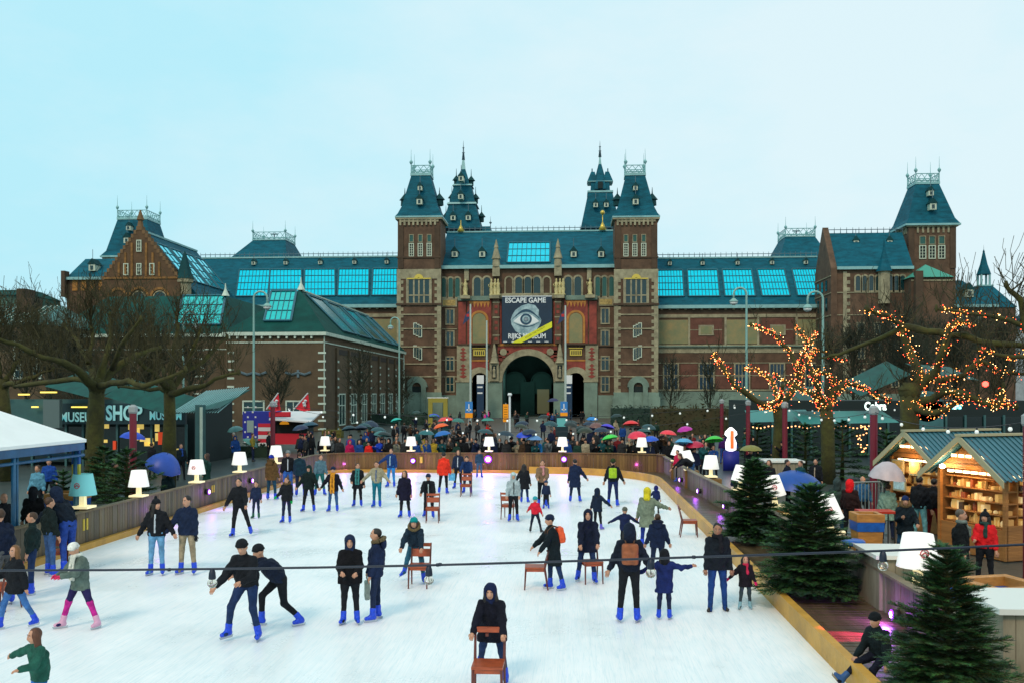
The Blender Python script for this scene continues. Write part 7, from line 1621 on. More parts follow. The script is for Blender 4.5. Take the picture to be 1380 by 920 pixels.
# framed pictures on the first stall, door leaf
for px,py,w_,h_,c in ((1214,624,.52,.44,(.55,.33,.08)),(1237,626,.5,.42,(.6,.45,.15)),(1217,645,.55,.40,(.45,.65,.68))):
    q_={1214:(-.62,1.85),1237:(.12,1.85),1217:(-.55,1.32)}[px]; x,y=stall_point(fx(1233,28.5),28.5,radians(-68),q_[0],-.10); z=q_[1]; t=thing('framed_picture','small %s hanging on the first stall %s'%(('yellow framed picture' if c[0]>.5 and px<1230 else 'pale gold picture' if px>1230 else 'pale blue picture'),('upper left' if py<625 else 'upper right' if px>1230 else 'lower left')),'picture',(x,y,z),radians(-68)); b=MB(); b.use(TRIM); b.box(-w_/2,w_/2,0,.03,-h_/2,h_/2); b.use(mat('picture_%.2f'%c[0],c,rough=.5,var=.4,vscale=6)); b.box(-w_/2+.05,w_/2-.05,-.01,0,-h_/2+.05,h_/2-.05); b.build('panel',t)
x,y=stall_point(fx(1309,24.3),24.3,radians(-68),-.85,-.12); z=2.18; l=bpy.data.lights.new('flood','POINT'); l.energy=14; l.color=(1,.7,.4); o=bpy.data.objects.new('flood',l); COL.objects.link(o); o.location=(x,y-.25,z)
b=MB((x,y,z)); b.use(mat('flood_lens',(1,1,1),emit=(1,.85,.6),es=14),True); b.lathe([(.02,-.06),(.07,-.03),(.07,.03),(.02,.06)],(x,y,z),10); tag(b.build('floodlight',loc=(x,y,z)),'small dazzling floodlight under the gable of the second stall','lamp')
# ---------- the people ----------
BR=(.05,.022,.008); BLK=(.010,.008,.007); BLOND=(.22,.11,.03)
def P(px,fy,ty,label,**k):
    """px,fy: where the feet stand in the photo; ty: top of the head, gives the height"""
    z=k.pop('z0',0.0); x,y=G(px,fy,z); d=depth(x,y); H=(HC-(ty-529)/FPX*d)-z
    Hs=k.pop('Hs',1.0); H=H*Hs
    k.setdefault('h',.016 if d<21 else .02 if d<36 else .026)
    return person((x,y),H=H,label=label,z0=z,**k)
CHP=dict(la=(48,8,18,6),ra=(48,8,18,6))   # hands on a chair back
P(328,862,733,'man in black jacket and beanie gliding with knees bent, hands low',Hs=1.10,yaw=-5,lean=17,la=(25,24,18,0),ra=(20,6,60,25),ll=(30,14,40),rl=(20,10,32),coat=K,trou=DJEAN,hat=('beanie',K),hair=None,head=(5,12))
P(379,842,736,'person in dark navy bent far forward behind the man in the black beanie',Hs=1.22,yaw=-60,lean=42,la=(60,5,10,0),ra=(75,5,5,0),ll=(45,5,45),rl=(-5,6,40),coat=(.006,.012,.03),trou=K,hat=('beanie',K),hair=None,head=(0,0))
P(211,774,673,'woman in bobble hat and black jacket with a white zip, light blue jeans',yaw=10,head=(55,0),la=(-5,28,5,0),ra=(10,30,20,0),ll=(3,3,2),rl=(3,4,2),coat=K,trou=(.12,.30,.50),hat=('bobble',K),hair=('long',BLK),zipc=(.5,.55,.6),coatlen=.02)
P(253,773,668,'man in navy jacket and khaki trousers beside the woman in the bobble hat',yaw=0,head=(-25,5),la=(8,32,8,0),ra=(3,8,10,0),ll=(3,3,2),rl=(4,7,4),coat=(.008,.018,.05),trou=(.28,.23,.15),hair=('short',BLK),glove=K,coatlen=.05)
P(24,846,732,'girl with long reddish hair in black coat and blue jeans striding at the left',yaw=-35,head=(15,0),la=(30,10,45,10),ra=(-15,14,10,0),ll=(22,6,12),rl=(-18,8,10),coat=K,trou=(.05,.16,.42),hair=('long',(.16,.07,.02)),coatlen=.15)
P(108,846,731,'girl in white hat and white scarf with grey green coat and pink gloves',Hs=1.04,yaw=-30,head=(-10,22),lean=6,la=(30,6,55,22),ra=(35,6,50,22),ll=(16,15,5),rl=(-10,17,5),coat=(.10,.14,.12),trou=(.02,.015,.08),socks=(.5,.02,.25),hat=('beanie',(.7,.72,.66)),hair=None,scarf=((.6,.62,.55),.42),glove=(.65,.03,.12),shoecol=(.65,.35,.50),coatlen=.12)
P(50,978,846,'long haired girl in green coat cut off by the bottom left corner, arms spread',yaw=-35,head=(-5,0),lean=10,la=(35,62,5,0),ra=(32,20,55,20),ll=(8,8,8),rl=(8,8,8),coat=(.015,.09,.065),trou=(.03,.15,.50),hair=('long',(.09,.03,.012)),coatlen=.1,h=.014)
P(472,840,722,'stout person in black hooded coat seen in front of the far skaters, pale face',yaw=10,la=(25,10,50,25),ra=(22,10,50,25),ll=(2,3,0),rl=(3,4,3),coat=(.004,.004,.006),trou=K,hood=NAVY,hair=None,fat=1.25,coatlen=.12,head=(0,8))
P(506,835,712,'person in navy coat with fur collar, seen in profile',yaw=-75,la=(10,5,12,0),ra=(8,6,12,0),ll=(-3,4,0),rl=(8,4,6),coat=(.008,.018,.055),trou=NAVY,hair=('short',BLK),hoodfur=(.20,.15,.07),coatlen=.08,bag=((.45,.50,.42),-1))
P(558,783,700,'skater in teal beanie and fur hood leaning on a wooden chair',Hs=1.13,yaw=0,lean=34,la=(52,12,-4,4),ra=(52,10,-4,4),ll=(-18,20,12),rl=(5,8,12),coat=(.008,.022,.04),trou=(.02,.10,.16),hat=('beanie',(.0,.22,.22)),hair=('long',BR),hoodfur=(.22,.16,.07),head=(0,-8))
P(664,914,786,'hooded woman in black coat pushing a chair at the bottom centre',Hs=1.08,yaw=-4,lean=24,la=(36,12,12,4),ra=(36,12,12,4),ll=(-20,14,12),rl=(8,10,14),coat=(.005,.006,.014),trou=DJEAN,hood=(.006,.012,.05),hair=('long',BLK),coatlen=.22,head=(0,4),h=.013,fat=1.18)
P(386,704,643,'child in black jacket with one bright green glove',yaw=-5,la=(25,12,40,0),ra=(10,10,10,0),ll=(2,4,0),rl=(6,5,6),coat=K,trou=NAVY,hair=('short',BR),glove=(.0,.45,.08),hoodfur=(.16,.10,.04),coatlen=.08)
P(366,673,613,'person in brown hooded coat and bright blue beanie seen from behind',yaw=170,coat=(.11,.06,.02),trou=(.01,.05,.09),hat=('beanie',(.01,.03,.35)),hair=None,hoodfur=(.12,.07,.02),coatlen=.15,ll=(3,6,4),rl=(3,6,4))
P(388,667,607,'person in black jacket with white patch beside the brown coat',yaw=15,coat=K,trou=(.03,.12,.40),hat=('beanie',(.18,.22,.22)),hair=None,zipc=(.6,.65,.7),ll=(3,5,4),rl=(3,5,4))
P(326,722,643,'man in black jacket and black trousers striding towards the camera',yaw=5,la=(5,25,10,0),ra=(15,12,35,0),ll=(12,6,10),rl=(-4,16,12),coat=K,trou=K,hair=('short',BLK),lean=8)
P(345,698,649,'boy in dark jacket just behind the striding man',yaw=0,coat=NAVY,trou=NAVY,hair=('short',BLK),shoecol=(.01,.10,.06),ll=(4,4,4),rl=(4,4,4))
P(416,689,627,'person in black with a wide dark hat and a yellow waist bag',yaw=0,la=(12,28,15,0),ra=(10,26,10,0),ll=(3,9,2),rl=(3,9,2),coat=(.004,.012,.012),trou=K,hat=('cap',(.004,.02,.02)),hair=('short',BLK),hood=(.004,.03,.03),coatlen=.06)
P(405,668,609,'broad person in dark teal coat seen from behind near the yellow scarf',yaw=175,coat=(.006,.03,.05),trou=NAVY,hair=('short',BR),ll=(4,8,4),rl=(4,4,4),coatlen=.1)
P(431,667,611,'skater with teal trousers leaning among the group on the left',yaw=30,lean=16,coat=(.08,.16,.20),trou=(.01,.12,.12),hair=('short',BR),ll=(4,8,4),rl=(4,8,4))
P(449,689,629,'skater wearing a long mustard yellow scarf over a black coat',yaw=0,la=(6,34,5,0),ra=(6,24,5,0),coat=(.006,.006,.014),trou=JEAN,hair=('short',BR),hat=('beanie',NAVY),scarf=((.62,.26,.02),.72),coatlen=.12,ll=(3,5,2),rl=(3,6,2))
P(482,682,624,'woman in open black coat with a teal scarf',yaw=5,head=(30,0),coat=K,trou=K,hair=('short',BR),scarf=((.04,.20,.20),.55),coatlen=.2,ll=(3,4,2),rl=(10,5,8),la=(15,14,50,20))
P(508,683,621,'skater in beige jacket and teal trousers with arms held out',yaw=0,la=(15,42,5,0),ra=(20,38,20,0),coat=(.32,.30,.20),trou=(.005,.14,.20),hair=('short',BR),shirt=(.01,.06,.20),zipc=(.01,.08,.25),ll=(0,2,2),rl=(4,3,4),head=(0,15))
P(527,656,604,'man in bright navy jacket reaching out one arm near the far kerb',yaw=-10,la=(12,52,10,0),ra=(5,14,20,0),coat=(.01,.04,.16),trou=(.02,.20,.55),hair=('short',BR),zipc=(.4,.6,.7),ll=(3,5,3),rl=(3,5,3),coatlen=.04)
P(546,697,634,'long haired woman in knee length black coat alone on the ice',yaw=-5,head=(-10,0),coat=(.006,.006,.022),trou=K,hair=('long',BR),coatlen=.28,ll=(2,4,2),rl=(4,8,4))
P(578,697,640,'skater with white print on a black top pushing a chair',Hs=1.08,yaw=5,lean=26,**{'la':(45,12,5,4),'ra':(45,12,5,4)},coat=K,trou=K,hat=('beanie',NAVY),hair=None,zipc=(.5,.6,.6),ll=(-8,6,8),rl=(6,6,8))
P(597,665,609,'person in bright orange red coat seen from behind',yaw=180,coat=(.75,.035,.015),trou=K,hair=('short',BLK),coatlen=.14,ll=(4,3,4),rl=(8,9,6))
P(617,658,606,'woman with a light blue shoulder bag near the far kerb',yaw=-5,coat=(.01,.02,.05),trou=K,hair=('long',BR),zipc=(.6,.65,.7),ll=(3,6,3),rl=(2,3,2),bag=((.10,.38,.62),-1))
P(630,664,617,'skater in navy coat bent over the farthest chair',Hs=1.15,yaw=0,lean=36,la=(52,10,0,0),ra=(52,10,0,0),coat=(.008,.03,.11),trou=NAVY,hair=('short',BLK),ll=(5,5,6),rl=(5,5,6),head=(0,10))
P(646,643,606,'skater half hidden behind the bent navy skater',yaw=20,coat=(.02,.05,.10),trou=(.04,.10,.20),hair=('short',BR))
P(692,702,637,'person in pale grey hoodie and white hat with a small black bag in front',yaw=10,coat=(.32,.40,.42),trou=K,hat=('beanie',(.45,.60,.60)),hair=None,hood=(.33,.42,.43),zipc=(.01,.02,.02),ll=(3,4,2),rl=(5,4,4),la=(20,12,20,0),ra=(10,8,30,10))
P(707,677,625,'woman in black coat seen from behind between pale hoodie and tan coat',yaw=175,coat=K,trou=DJEAN,hair=('long',BLK),coatlen=.3,ll=(3,6,2),rl=(3,3,2),ra=(10,28,5,0))
P(731,682,620,'woman in tan coat with pink scarf holding a child',yaw=-5,coat=(.20,.13,.08),trou=K,hair=('short',BR),scarf=((.55,.25,.25),.2),ll=(3,4,2),rl=(3,4,2),la=(25,8,50,20),ra=(25,8,50,20))
P(736,685,648,'small child in navy standing right in front of the tan coat',yaw=0,coat=NAVY,trou=K,hair=('short',BR),hat=('beanie',(.02,.05,.12)))
P(722,717,669,'small child in red jacket and teal hat, legs wide apart',yaw=160,coat=(.60,.015,.035),trou=(.008,.012,.03),hat=('beanie',(.03,.35,.42)),hair=None,shoecol=K,ll=(5,16,4),rl=(5,14,4),ra=(30,38,5,0),la=(20,14,5,0))
P(775,676,618,'woman in navy knee length coat with back turned, one arm out',yaw=178,coat=(.008,.018,.055),trou=NAVY,hair=('short',BLK),coatlen=.32,ll=(3,8,2),rl=(3,8,2),la=(10,34,10,0))
P(826,682,618,'skater in black with a yellow green backpack near the far curve',yaw=175,coat=K,trou=(.01,.02,.09),hair=('short',BLK),hat=('beanie',(.02,.04,.01)),backpack=(.30,.48,.0),ll=(3,5,2),rl=(6,6,4),la=(12,24,10,0),ra=(12,18,5,0))
P(806,713,658,'girl in navy hooded coat reaching towards the right',yaw=150,coat=(.006,.014,.035),trou=K,hood=(.006,.015,.04),hair=('long',BLK),coatlen=.14,la=(15,50,0,0),ra=(5,20,5,0),ll=(5,5,2),rl=(8,6,4),shoecol=(.12,.10,.55))
P(750,794,696,'woman in long black coat with orange backpack leaning on a chair',Hs=1.03,yaw=-75,lean=10,la=(38,6,10,0),ra=(30,6,10,0),coat=(.004,.010,.014),trou=DJEAN,hair=('short',BLK),hat=('beanie',NAVY),coatlen=.34,backpack=(.75,.09,.02),ll=(8,4,8),rl=(-10,4,4))
P(790,784,690,'smiling woman in dark hooded coat bending over a chair',Hs=1.08,yaw=5,lean=24,la=(30,5,22,0),ra=(38,6,15,8),coat=(.006,.010,.028),trou=DJEAN,hood=(.006,.010,.03),hair=None,coatlen=.2,ll=(-8,8,8),rl=(6,6,6),head=(-8,-10))
P(842,738,684,'small girl in navy coat with arms spread and grey hat, back turned',yaw=180,coat=(.008,.015,.06),trou=K,hat=('beanie',(.10,.11,.09)),hair=None,la=(15,55,0,0),ra=(15,60,-5,0),coatlen=.15,glove=K)
P(872,738,657,'adult in yellow hat and long grey green coat seen from behind',yaw=172,coat=(.17,.21,.15),trou=(.01,.03,.22),hat=('beanie',(.70,.55,.01)),hair=None,hood=(.6,.5,.02),coatlen=.30,ll=(3,4,2),rl=(10,5,4),la=(30,50,30,0),ra=(10,14,5,0),head=(0,12))
P(884,692,655,'child in navy hat near the kerb beyond the grey green coat',yaw=180,coat=(.01,.02,.09),trou=K,hat=('beanie',(.05,.07,.06)),hair=None,hood=(.008,.015,.12),shoecol=K,ra=(20,40,0,0))
P(886,775,692,'person in navy hooded jacket seen from behind, middle of the right group',yaw=180,coat=(.006,.014,.045),trou=NAVY,hair=('short',BR),hood=None,coatlen=.12,la=(5,20,12,0),ra=(5,18,12,0),hoodfur=(.006,.014,.05))
P(847,838,706,'woman with brown leather backpack seen from behind, arms out',yaw=180,coat=(.006,.010,.022),trou=K,hair=('long',BLK),hood=(.006,.012,.03),backpack=(.26,.07,.02),la=(14,26,14,0),ra=(8,22,8,0),ll=(3,4,2),rl=(3,6,2))
P(895,834,741,'child in blue coat with both arms raised, back turned',yaw=178,coat=(.008,.018,.10),trou=(.012,.02,.06),hair=('long',BLK),hat=('beanie',K),hood=K,coatlen=.24,la=(15,72,8,-30),ra=(15,62,8,0),ll=(3,3,2),rl=(3,4,2))
P(967,822,701,'man in black jacket and blue jeans walking in ordinary shoes',yaw=0,head=(-8,10),coat=(.006,.010,.016),trou=(.010,.045,.18),hair=('short',BLK),shoes='shoe',scarf=((.008,.008,.012),.15),la=(4,8,10,0),ra=(4,10,8,0),ll=(4,4,4),rl=(-2,5,2),coatlen=.08,skin=SKIN_D)
P(1004,820,749,'little girl in black coat with red gloves holding the man\'s hand',yaw=-5,coat=(.008,.006,.010),trou=(.03,.05,.06),hair=('long',BLK),glove=(.6,.01,.12),scarf=((.45,.02,.06),.2),shoecol=(.20,.38,.45),coatlen=.18,la=(8,45,10,0),ra=(12,14,35,0),ll=(6,7,6),rl=(-2,5,4))
# man sitting on the kerb
x,y=4.05,G(1180,820,.34)[1]; x=4.35; y=12.55
y=13.3; x=4.35
person((x,y),H=1.36,yaw=-55,sit=.44,lean=16,ll=(72,12,18),rl=(60,2,45),la=(22,12,12,0),ra=(10,14,12,0),coat=(.004,.010,.012),trou=(.006,.008,.02),hair=('short',BLK),hat=('beanie',(.004,.006,.008)),shoecol=(.01,.07,.22),label='boy in black sitting on the yellow kerb with blue skates stretched out',h=.014,head=(-5,5))
# person leaning over the right fence
person((4.95,38.6),H=1.75,yaw=-70,lean=62,la=(40,15,10,0),ra=(60,20,10,0),coat=K,trou=JEAN,hair=('bob',BR),label='man in black bent over the right fence reaching down to the ice',z0=.15,h=.024)
person((4.75,41.2),H=1.45,yaw=-60,lean=10,coat=(.55,.01,.06),trou=K,hair=('short',BLK),label='child in crimson jacket beside the tilted lamp at the right fence',h=.028,z0=.15)
# group at the left by the tent
P(93,772,668,'man in navy hooded jacket bending over a chair by the white tent',Hs=1.16,yaw=-110,lean=34,la=(50,8,10,0),ra=(45,8,10,0),coat=(.004,.010,.020),trou=(.02,.06,.30),hood=(.006,.015,.04),hair=None,ll=(6,6,8),rl=(-4,6,6))
P(68,775,670,'person in black jacket and jeans behind the bending man at the tent',yaw=140,coat=(.006,.014,.014),trou=(.04,.10,.25),hair=('short',BR),ll=(3,5,3),rl=(3,5,3))
P(42,800,690,'boy in dark jacket standing left of the bending man',yaw=-60,coat=(.006,.018,.018),trou=DJEAN,hair=('short',BR),ll=(3,5,3),rl=(3,5,3))
P(4,815,685,'person in navy jacket cut off by the left edge behind the long haired girl',yaw=-120,coat=(.004,.010,.03),trou=(.10,.11,.12),hair=('short',BR),lean=15)
def S(px,Y,label,H=1.75,z0=-.03,**k):
    k.setdefault('h',.02 if Y<27 else .026 if Y<36 else .034); k.setdefault('shoes','shoe'); k.setdefault('shoecol',(.02,.018,.015))
    return person((fx(px,Y),Y),H=H,label=label,z0=z0,**k)
S(6,21.6,'bald man in dark jacket standing under the white tent',yaw=60,coat=K,hair=None,trou=K)
S(45,23.0,'dark hooded person standing at the tent post',yaw=-160,coat=(.004,.004,.005),hood=K,hair=None,trou=K)
S(80,23.2,'slim hooded person in black between tent post and fir',H=1.72,yaw=170,coat=(.004,.008,.008),hood=K,hair=None,trou=K)
S(50,30.0,'person in pale blue top deep inside the tent',yaw=0,coat=(.10,.30,.42),trou=K,hair=('short',BR))
S(66,33,'person in blue jacket behind the tent',yaw=20,coat=(.01,.06,.30),trou=K,hair=('short',BR))
S(156,31.5,'person in black and olive jacket behind the fence near the glowing lamp',yaw=120,coat=(.03,.035,.012),trou=K,hair=('short',BLK))
S(176,34,'person in dark red coat beneath the small blue umbrella',yaw=170,coat=(.08,.004,.015),trou=K,hair=('short',BR))
S(227,31,'person under the big blue umbrella seen from behind',yaw=170,coat=(.012,.03,.035),trou=K,hair=('short',BR),z0=-.25)
S(278,36.5,'woman in green coat standing alone beside the emblem lamp',yaw=-80,coat=(.01,.05,.04),trou=K,hair=('long',BR),coatlen=.3)
S(205,44,'person in black coat at the lit shop entrance',yaw=160,coat=K,trou=K,hair=('short',BR)); S(244,43,'person in dark coat holding a blue scarf beside the pillar',yaw=30,coat=(.006,.015,.02),trou=K,hair=('short',BR),scarf=((.02,.08,.35),.3))
S(318,56,'stooping person in olive jacket near the stars and stripes stall',yaw=-100,lean=20,coat=(.07,.07,.03),trou=NAVY,hair=('short',(.3,.3,.28))); S(341,55,'person in mustard jacket queueing at the snack stall',yaw=100,coat=(.22,.19,.03),trou=NAVY,hair=('short',BR)); S(363,57,'slim person in black passing the snack stall',yaw=80,coat=K,trou=K,hair=('short',BR))
# stall visitors on the right
S(1128,27,'person in grey green jacket and jeans left of the red hood',H=1.72,yaw=170,coat=(.03,.055,.05),trou=(.01,.05,.10),hair=('short',BR),hood=(.03,.05,.05))
S(1146,26.5,'person in bright red hood standing by the metal barrier',H=1.74,yaw=140,coat=(.02,.008,.008),trou=K,hood=(.75,.01,.015),hair=None)
S(1163,29,'bald man in blue and grey top behind the barrier',H=1.62,yaw=0,coat=(.02,.10,.22),trou=K,hair=None)
S(1196,26.8,'person in pale teal raincoat under the white umbrella',H=1.62,yaw=175,coat=(.20,.34,.28),trou=NAVY,hair=('short',BR),coatlen=.3)
S(1219,23.6,'woman in navy beanie and fur collar eating while walking from the stalls',H=1.62,yaw=-15,lean=4,coat=(.005,.012,.018),trou=(.02,.08,.16),hat=('beanie',(.006,.02,.09)),hair=('long',(.20,.11,.04)),hoodfur=(.16,.10,.04),la=(20,8,90,25),ra=(10,22,60,20),ll=(-12,6,10),rl=(14,4,8),coatlen=.18)
S(1240,26.6,'man in black jacket and light blue jeans looking at the first stall',H=1.85,yaw=130,coat=K,trou=(.14,.38,.42),hair=('short',BLK),coatlen=.02)
S(1259,27.0,'person in black jacket and dark red trousers between the two stalls',H=1.75,yaw=150,coat=K,trou=(.16,.012,.012),hair=('short',BLK))
S(1297,19.8,'man with short grey hair and grey scarf in black coat before the lit stall',H=1.75,yaw=60,coat=(.005,.007,.008),trou=K,hair=('short',(.10,.08,.06)),scarf=((.16,.20,.18),.1),coatlen=.2,fat=1.15)
S(1327,20.4,'woman in bright red padded jacket and black hat at the lit stall',H=1.62,yaw=-40,coat=(.70,.015,.02),trou=K,hat=('bobble',K),hair=('long',BLK),scarf=((.02,.06,.05),.1),la=(10,10,80,25),fat=1.15)
S(1062,35,'person in dark coat beneath the blue umbrella between the firs',yaw=60,coat=(.004,.008,.02),trou=K,hair=('short',BLK),H=1.7); S(1078,34.5,'person in teal jacket beneath the blue umbrella between the firs',yaw=-60,coat=(.01,.06,.06),trou=K,hair=('short',BR),H=1.7); S(1099,35.5,'dark haired person with pale collar right of the blue umbrella',yaw=-30,coat=K,zipc=(.5,.4,.3),trou=K,hair=('short',BLK),H=1.7)
S(996,31,'person photographing with a phone behind the first fir tree',yaw=-20,coat=(.006,.015,.05),trou=K,hair=('short',BLK),la=(60,8,70,20),ra=(60,8,70,20),H=1.65); S(1012,41,'person beneath the olive umbrella',yaw=0,coat=K,trou=K,hair=('short',BR)); S(1036,34,'dark haired woman left of the blue umbrella',yaw=-30,coat=K,trou=K,hair=('long',BR))
S(975,55,'person in purple jacket and jeans beside the lit sign',yaw=170,coat=(.05,.01,.12),trou=(.02,.08,.30),hair=('short',BR))
# ---------- umbrellas ----------
def umbrella(x,y,z,R,col,label,tx=0,ty=0,dome=.32,handle=.9,group='open umbrellas in the drizzle'):
    t=thing('umbrella',label,'umbrella',(x,y,z),random.uniform(0,1),group); t.rotation_euler=(radians(tx),radians(ty),random.uniform(0,1))
    m=mat('umbrella_%.2f_%.2f_%.2f'%col,col,rough=.45,var=.12,vscale=4)
    n=16; vs=[];fs=[]; rings=[(0,0)]+[(R*sin(a),-(dome*R*1.6)*(1-cos(a))/(1-cos(1.15))) for a in (0.35,.7,.95,1.15)]
    b=MB(); b.use(m,True); vs.append((0,0,0))
    mr=max(r for r,_ in rings)
    for r,z_ in rings[1:]:
        rr=r/mr*R
        for j in range(n):
            a=2*pi*j/n; f=1.0 if j%2==0 else .955; vs.append((rr*f*cos(a),rr*f*sin(a),z_+(0 if j%2==0 else .015*rr/R)))
    for j in range(n): fs.append((0,1+j,1+(j+1)%n))
    for k in range(3):
        for j in range(n): fs.append((1+k*n+j,1+(k+1)*n+j,1+(k+1)*n+(j+1)%n,1+k*n+(j+1)%n))
    b.add(vs,fs); b.build('canopy',t)
    b=MB(); b.use(FOOT); b.tube([(0,0,.07),(0,0,-handle)],.012,5)
    for j in range(0,n,2): a=2*pi*j/n; b.tube([(0,0,-.02),(R*.97*cos(a),R*.97*sin(a),rings[-1][1]-.01)],.006,3)
    b.build('shaft',t); return t
random.seed(11)
# ---------- crowd prototypes (small in the picture): coat colours differ per copy ----------
protos=[]
cfg=[dict(hair=('short',BLK)),dict(hood=K,hair=None),dict(hair=('long',BR),coatlen=.2),dict(hat=('beanie',K),hair=None,coatlen=.1),dict(hair=('short',BR),la=(50,8,70,25),ra=(50,8,70,25)),dict(hood=K,hair=None,coatlen=.15,la=(30,8,60,15)),dict(hair=('bob',BR),scarf=((.2,.2,.2),.2),fat=1.1),dict(hat=('bobble',K),hair=('short',BR),ra=(70,10,60,10))]
coats=[('black',(.006,.007,.009)),('navy',(.008,.016,.05)),('dark green',(.010,.040,.028)),('charcoal',(.025,.028,.03)),('dark brown',(.05,.028,.014)),('teal',(.008,.07,.08)),('blue',(.01,.06,.25)),('grey',(.12,.13,.13)),('dark red',(.14,.01,.012)),('beige',(.35,.30,.20))]
CW=[.26,.2,.12,.13,.07,.07,.06,.04,.03,.02]
used={}
def crowd_person(i,x,y,yaw,cname,ccol,label,s=1.0):
    k=i%len(cfg)
    if k not in used: 
        used[k]=person((0,0),H=1.72,coat=(.01,.01,.01),trou=(.01,.012,.018),shoes='shoe',label='x',h=.038,**cfg[k]); r=used[k]; first=True
    else: first=False
    r=used[k] if first else dup(used[k])
    r.location=(x,y,-.03); r.rotation_euler=(0,0,radians(yaw)); r.scale=(s,s,s); r['label']=label; r['group']='spectators round the rink and on the forecourt'
    for ch in [r]+list(r.children):
        nm=ch.name.split('.')[0]
        if nm in('jacket','coat','hood'):
            ch.material_slots[0].link='OBJECT'; ch.material_slots[0].material=cloth(ccol)
    return r
PLACES=[(-1,480,'near the corner lamp'),(480,540,'left of the second far lamp'),(540,600,'behind the second far lamp'),(600,650,'left of the brightest spotlight'),(650,705,'behind the middle far lamp'),(705,760,'left of the fourth far lamp'),(760,815,'right of the fourth far lamp'),(815,880,'behind the last far lamp'),(880,2000,'beyond the right fence')]
cnt={}
def mk(i,px,Y,cname,ccol,extra='',yaw=None,s=1.0,feat=None):
    pl=[p_[2] for p_ in PLACES if p_[0]<=px<p_[1]][0]; row='in front row' if Y<50.2 else 'in second row' if Y<54 else 'on forecourt' if Y<95 else 'by museum door'
    hd=('bare headed','hooded','long-haired','beanie-wearing','phone-holding','hooded','scarf-wearing','bobble-hatted')[i%8]
    base=('%s spectator in %s coat %s %s'%(hd,cname,row,pl)) if not extra else '%s spectator in %s coat%s'%(hd,cname,extra); 
    n=cnt.get(base,0); cnt[base]=n+1
    lab=base if n==0 else base.replace('coat','coat, '+('further right','half hidden','farther back','at the side','close behind')[min(n-1,4)]+',',1) 
    return crowd_person(i,fx(px,Y),Y,yaw if yaw is not None else random.uniform(-30,30),cname,ccol,lab,s)
rngc=random.Random(5); k=0
bright={503:('bright red',(.75,.02,.015)),470:('crimson',(.45,.01,.08)),672:('crimson',(.6,.01,.05)),722:('bright blue',(.02,.20,.55)),512:('royal blue',(.01,.05,.45)),578:('mustard',(.45,.32,.03))}
px=458
while px<872:
    c=rngc.choices(coats,CW)[0]; c=next((v for q,v in bright.items() if abs(q-px)<7),c)
    Y=49.0+rngc.uniform(-.35,.9); s=rngc.uniform(.9,1.04) if px not in () else 1
    if abs(px-672)<7: s=.62
    mk(k,px,Y,c[0],c[1],s=s,yaw=rngc.uniform(-40,40)); px+=rngc.uniform(9,15); k+=1
px=452
while px<890: c=rngc.choices(coats,CW)[0]; mk(k,px,51.5+rngc.uniform(-.6,1.5),c[0],c[1],s=rngc.uniform(.92,1.05)); px+=rngc.uniform(13,22); k+=1
for i in range(46):
    px=rngc.gauss(640,120); px=min(max(px,500),905); 
    if 665<px<745 and rngc.random()<.75: px-=110*(1 if rngc.random()<.6 else -1)
    c=rngc.choices(coats,CW)[0]; Y=rngc.uniform(56,88); mk(k,px,Y,c[0],c[1],yaw=rngc.uniform(-180,180)); k+=1
for i in range(36):
    px=rngc.choice((rngc.uniform(605,665),rngc.uniform(765,812),rngc.uniform(690,715),rngc.uniform(735,760))); c=rngc.choices(coats+[('pink',(.7,.05,.30)),('white',(.5,.5,.5)),('bright red',(.7,.02,.03))],CW+[.04,.05,.05])[0]; Y=rngc.uniform(105,146); mk(k,px,Y,c[0],c[1],yaw=rngc.uniform(-180,180)); k+=1
for i in range(22):
    px=rngc.uniform(884,1060); c=rngc.choices(coats,CW)[0]; Y=rngc.uniform(46,62); mk(k,px,Y,c[0],c[1],yaw=rngc.uniform(-90,90)); k+=1
for i in range(14):
    px=rngc.uniform(396,450); c=rngc.choices(coats,CW)[0]; Y=rngc.uniform(51,60); mk(k,px,Y,c[0],c[1],yaw=rngc.uniform(-90,90)); k+=1
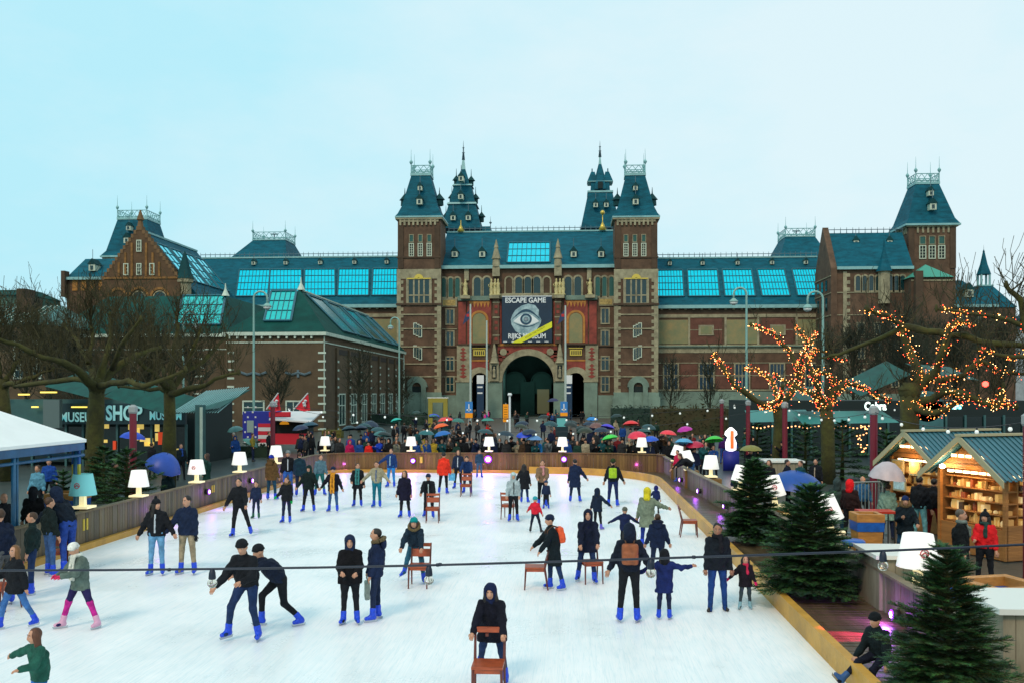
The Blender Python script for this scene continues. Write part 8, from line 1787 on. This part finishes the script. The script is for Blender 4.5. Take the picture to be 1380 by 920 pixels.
UMB=[(600,561,11,'coral red',(.80,.06,.05),0),(593,570,11,'orange',(.85,.12,.01),0),(595,580,12,'blue',(.01,.13,.45),0),(586,557,8,'royal blue',(.01,.03,.65),0),(575,579,11,'dark teal',(.01,.12,.13),1),(584,558,7,'teal grey',(.02,.14,.18),0),(618,563,9,'grey green',(.03,.16,.13),0),(657,562,9,'sea green',(.04,.26,.20),0),(682,580,12,'black navy',(.008,.03,.05),-1),(706,581,10,'bright blue',(.01,.05,.50),0),(720,586,9,'silver blue',(.10,.25,.50),0),(732,558,8,'black',(.006,.015,.012),0),(745,536,8,'navy with pink panel',(.02,.02,.08),0),(798,561,8,'sky blue',(.01,.20,.55),0),(803,569,9,'dusty pink',(.16,.07,.06),0),(820,571,10,'violet',(.07,.04,.60),0),(810,575,11,'midnight blue',(.006,.025,.07),0),(850,566,11,'scarlet',(.80,.03,.03),0),(821,585,11,'bright green',(.05,.62,.06),0),(858,581,13,'strawberry red',(.72,.02,.06),0),(876,587,9,'cobalt blue',(.01,.09,.60),0),(866,577,11,'bottle green',(.008,.07,.06),0),(901,579,9,'salmon red',(.85,.04,.06),0),(922,574,8,'magenta',(.50,.01,.35),0),(922,590,10,'pale blue',(.08,.35,.60),0),(936,594,10,'ruby',(.45,.008,.05),0),(962,587,10,'leaf green',(.05,.55,.05),0),(830,557,8,'forest green',(.006,.03,.03),0),(533,563,8,'turquoise',(.01,.45,.36),0),(502,567,11,'ink blue',(.008,.025,.06),0),(470,573,9,'petrol',(.008,.035,.05),0),(515,580,10,'steel green',(.03,.14,.14),0),(416,568,13,'deep teal',(.01,.06,.10),0),(404,572,11,'dark blue',(.01,.02,.07),0),(560,553,7,'dark green',(.01,.04,.03),0),(316,574,10,'grey teal',(.06,.18,.17),0),(770,566,9,'dark grey green',(.01,.03,.03),0)]
DK=[('black',(.006,.008,.010)),('inky blue',(.006,.02,.05)),('dark olive',(.02,.03,.01)),('smoky teal',(.01,.06,.07))]
for i in range(16): q=rngc.choice(DK); UMB.append((rngc.uniform(470,880),rngc.uniform(566,583),10,q[0]+(' tilted','',' shiny',' worn')[i%4],q[1],0))
for px,pyt,hwpx,cn,cc,wide in UMB:
    v=(529-pyt)/FPX; zt=2.2; d_=ray(px,pyt); t_=(zt-HC)/d_[2]; 
    if t_>140: t_=112
    t_=max(t_,48.9/d_[1] if px<880 else 44/d_[1]); y=d_[1]*t_; x=d_[0]*t_; z=HC+d_[2]*t_; R=min(.75,max(.45,hwpx/FPX*t_))
    umbrella(x,y,z,R,cc,'%s umbrella %s'%(cn,[p_[2] for p_ in PLACES if p_[0]<=px<p_[1]][0]+(' on the forecourt' if y>56 else ' in the crowd')),tx=rngc.uniform(-14,14),ty=rngc.uniform(-14,14))
    c=rngc.choices(coats,CW)[0]
    if cn=='sea green': c=('bright red',(.75,.01,.01))
    mk(k,px+rngc.uniform(-1,1),y+.05,c[0],c[1],extra=' under the %s umbrella'%cn,s=min(1,(z-.25)/1.72)); k+=1
d_=ray(226,612); y=30.8; umbrella(fx(226,y),y,fz(611,y,226),.62,(.01,.06,.36),'big bright blue umbrella behind the grey fence on the left',tx=25,ty=4,dome=.55,handle=.8)
umbrella(fx(180,44),44,fz(581,44,180),.62,(.01,.06,.60),'small royal blue umbrella in front of the lit shop windows',tx=5,ty=6)
umbrella(fx(1073,34.2),34.2,fz(635,34.2,1073),.95,(.006,.07,.35),'wide blue umbrella between the two larger fir trees',tx=10,ty=-8)
umbrella(fx(1198,26.6),26.6,fz(621,26.6,1198),.50,(.50,.42,.44),'pale translucent dome umbrella before the first stall',tx=6,ty=4,dome=.62)
umbrella(fx(1012,41),41,fz(599,41,1012),.50,(.20,.19,.03),'olive umbrella behind the first fir tree',dome=.3)
umbrella(fx(340,55.2),55.2,fz(592,55.2,340),.5,(.05,.20,.18),'grey green umbrella at the snack stall',ty=30)
# counter some backpack owners
for bo,r,kd in BAGS:
    tag(bo,('backpack worn by the ' if kd=='backpack' else 'bag carried by the ')+r['label'],'backpack' if kd=='backpack' else 'bag')

bpy.context.view_layer.update(); dg_=bpy.context.evaluated_depsgraph_get()
for o in TEXTS:
    me=bpy.data.meshes.new_from_object(o.evaluated_get(dg_)); n_=bpy.data.objects.new('lettering',me); COL.objects.link(n_); n_.parent=o.parent; n_.location=o.location; n_.rotation_euler=o.rotation_euler; n_.scale=o.scale
for o in TEXTS: bpy.data.objects.remove(o)
for o in SC.objects:   # keep labels short enough
    l=o.get('label')
    if l and len(l.split())>16: print('LONG',o.name,l)
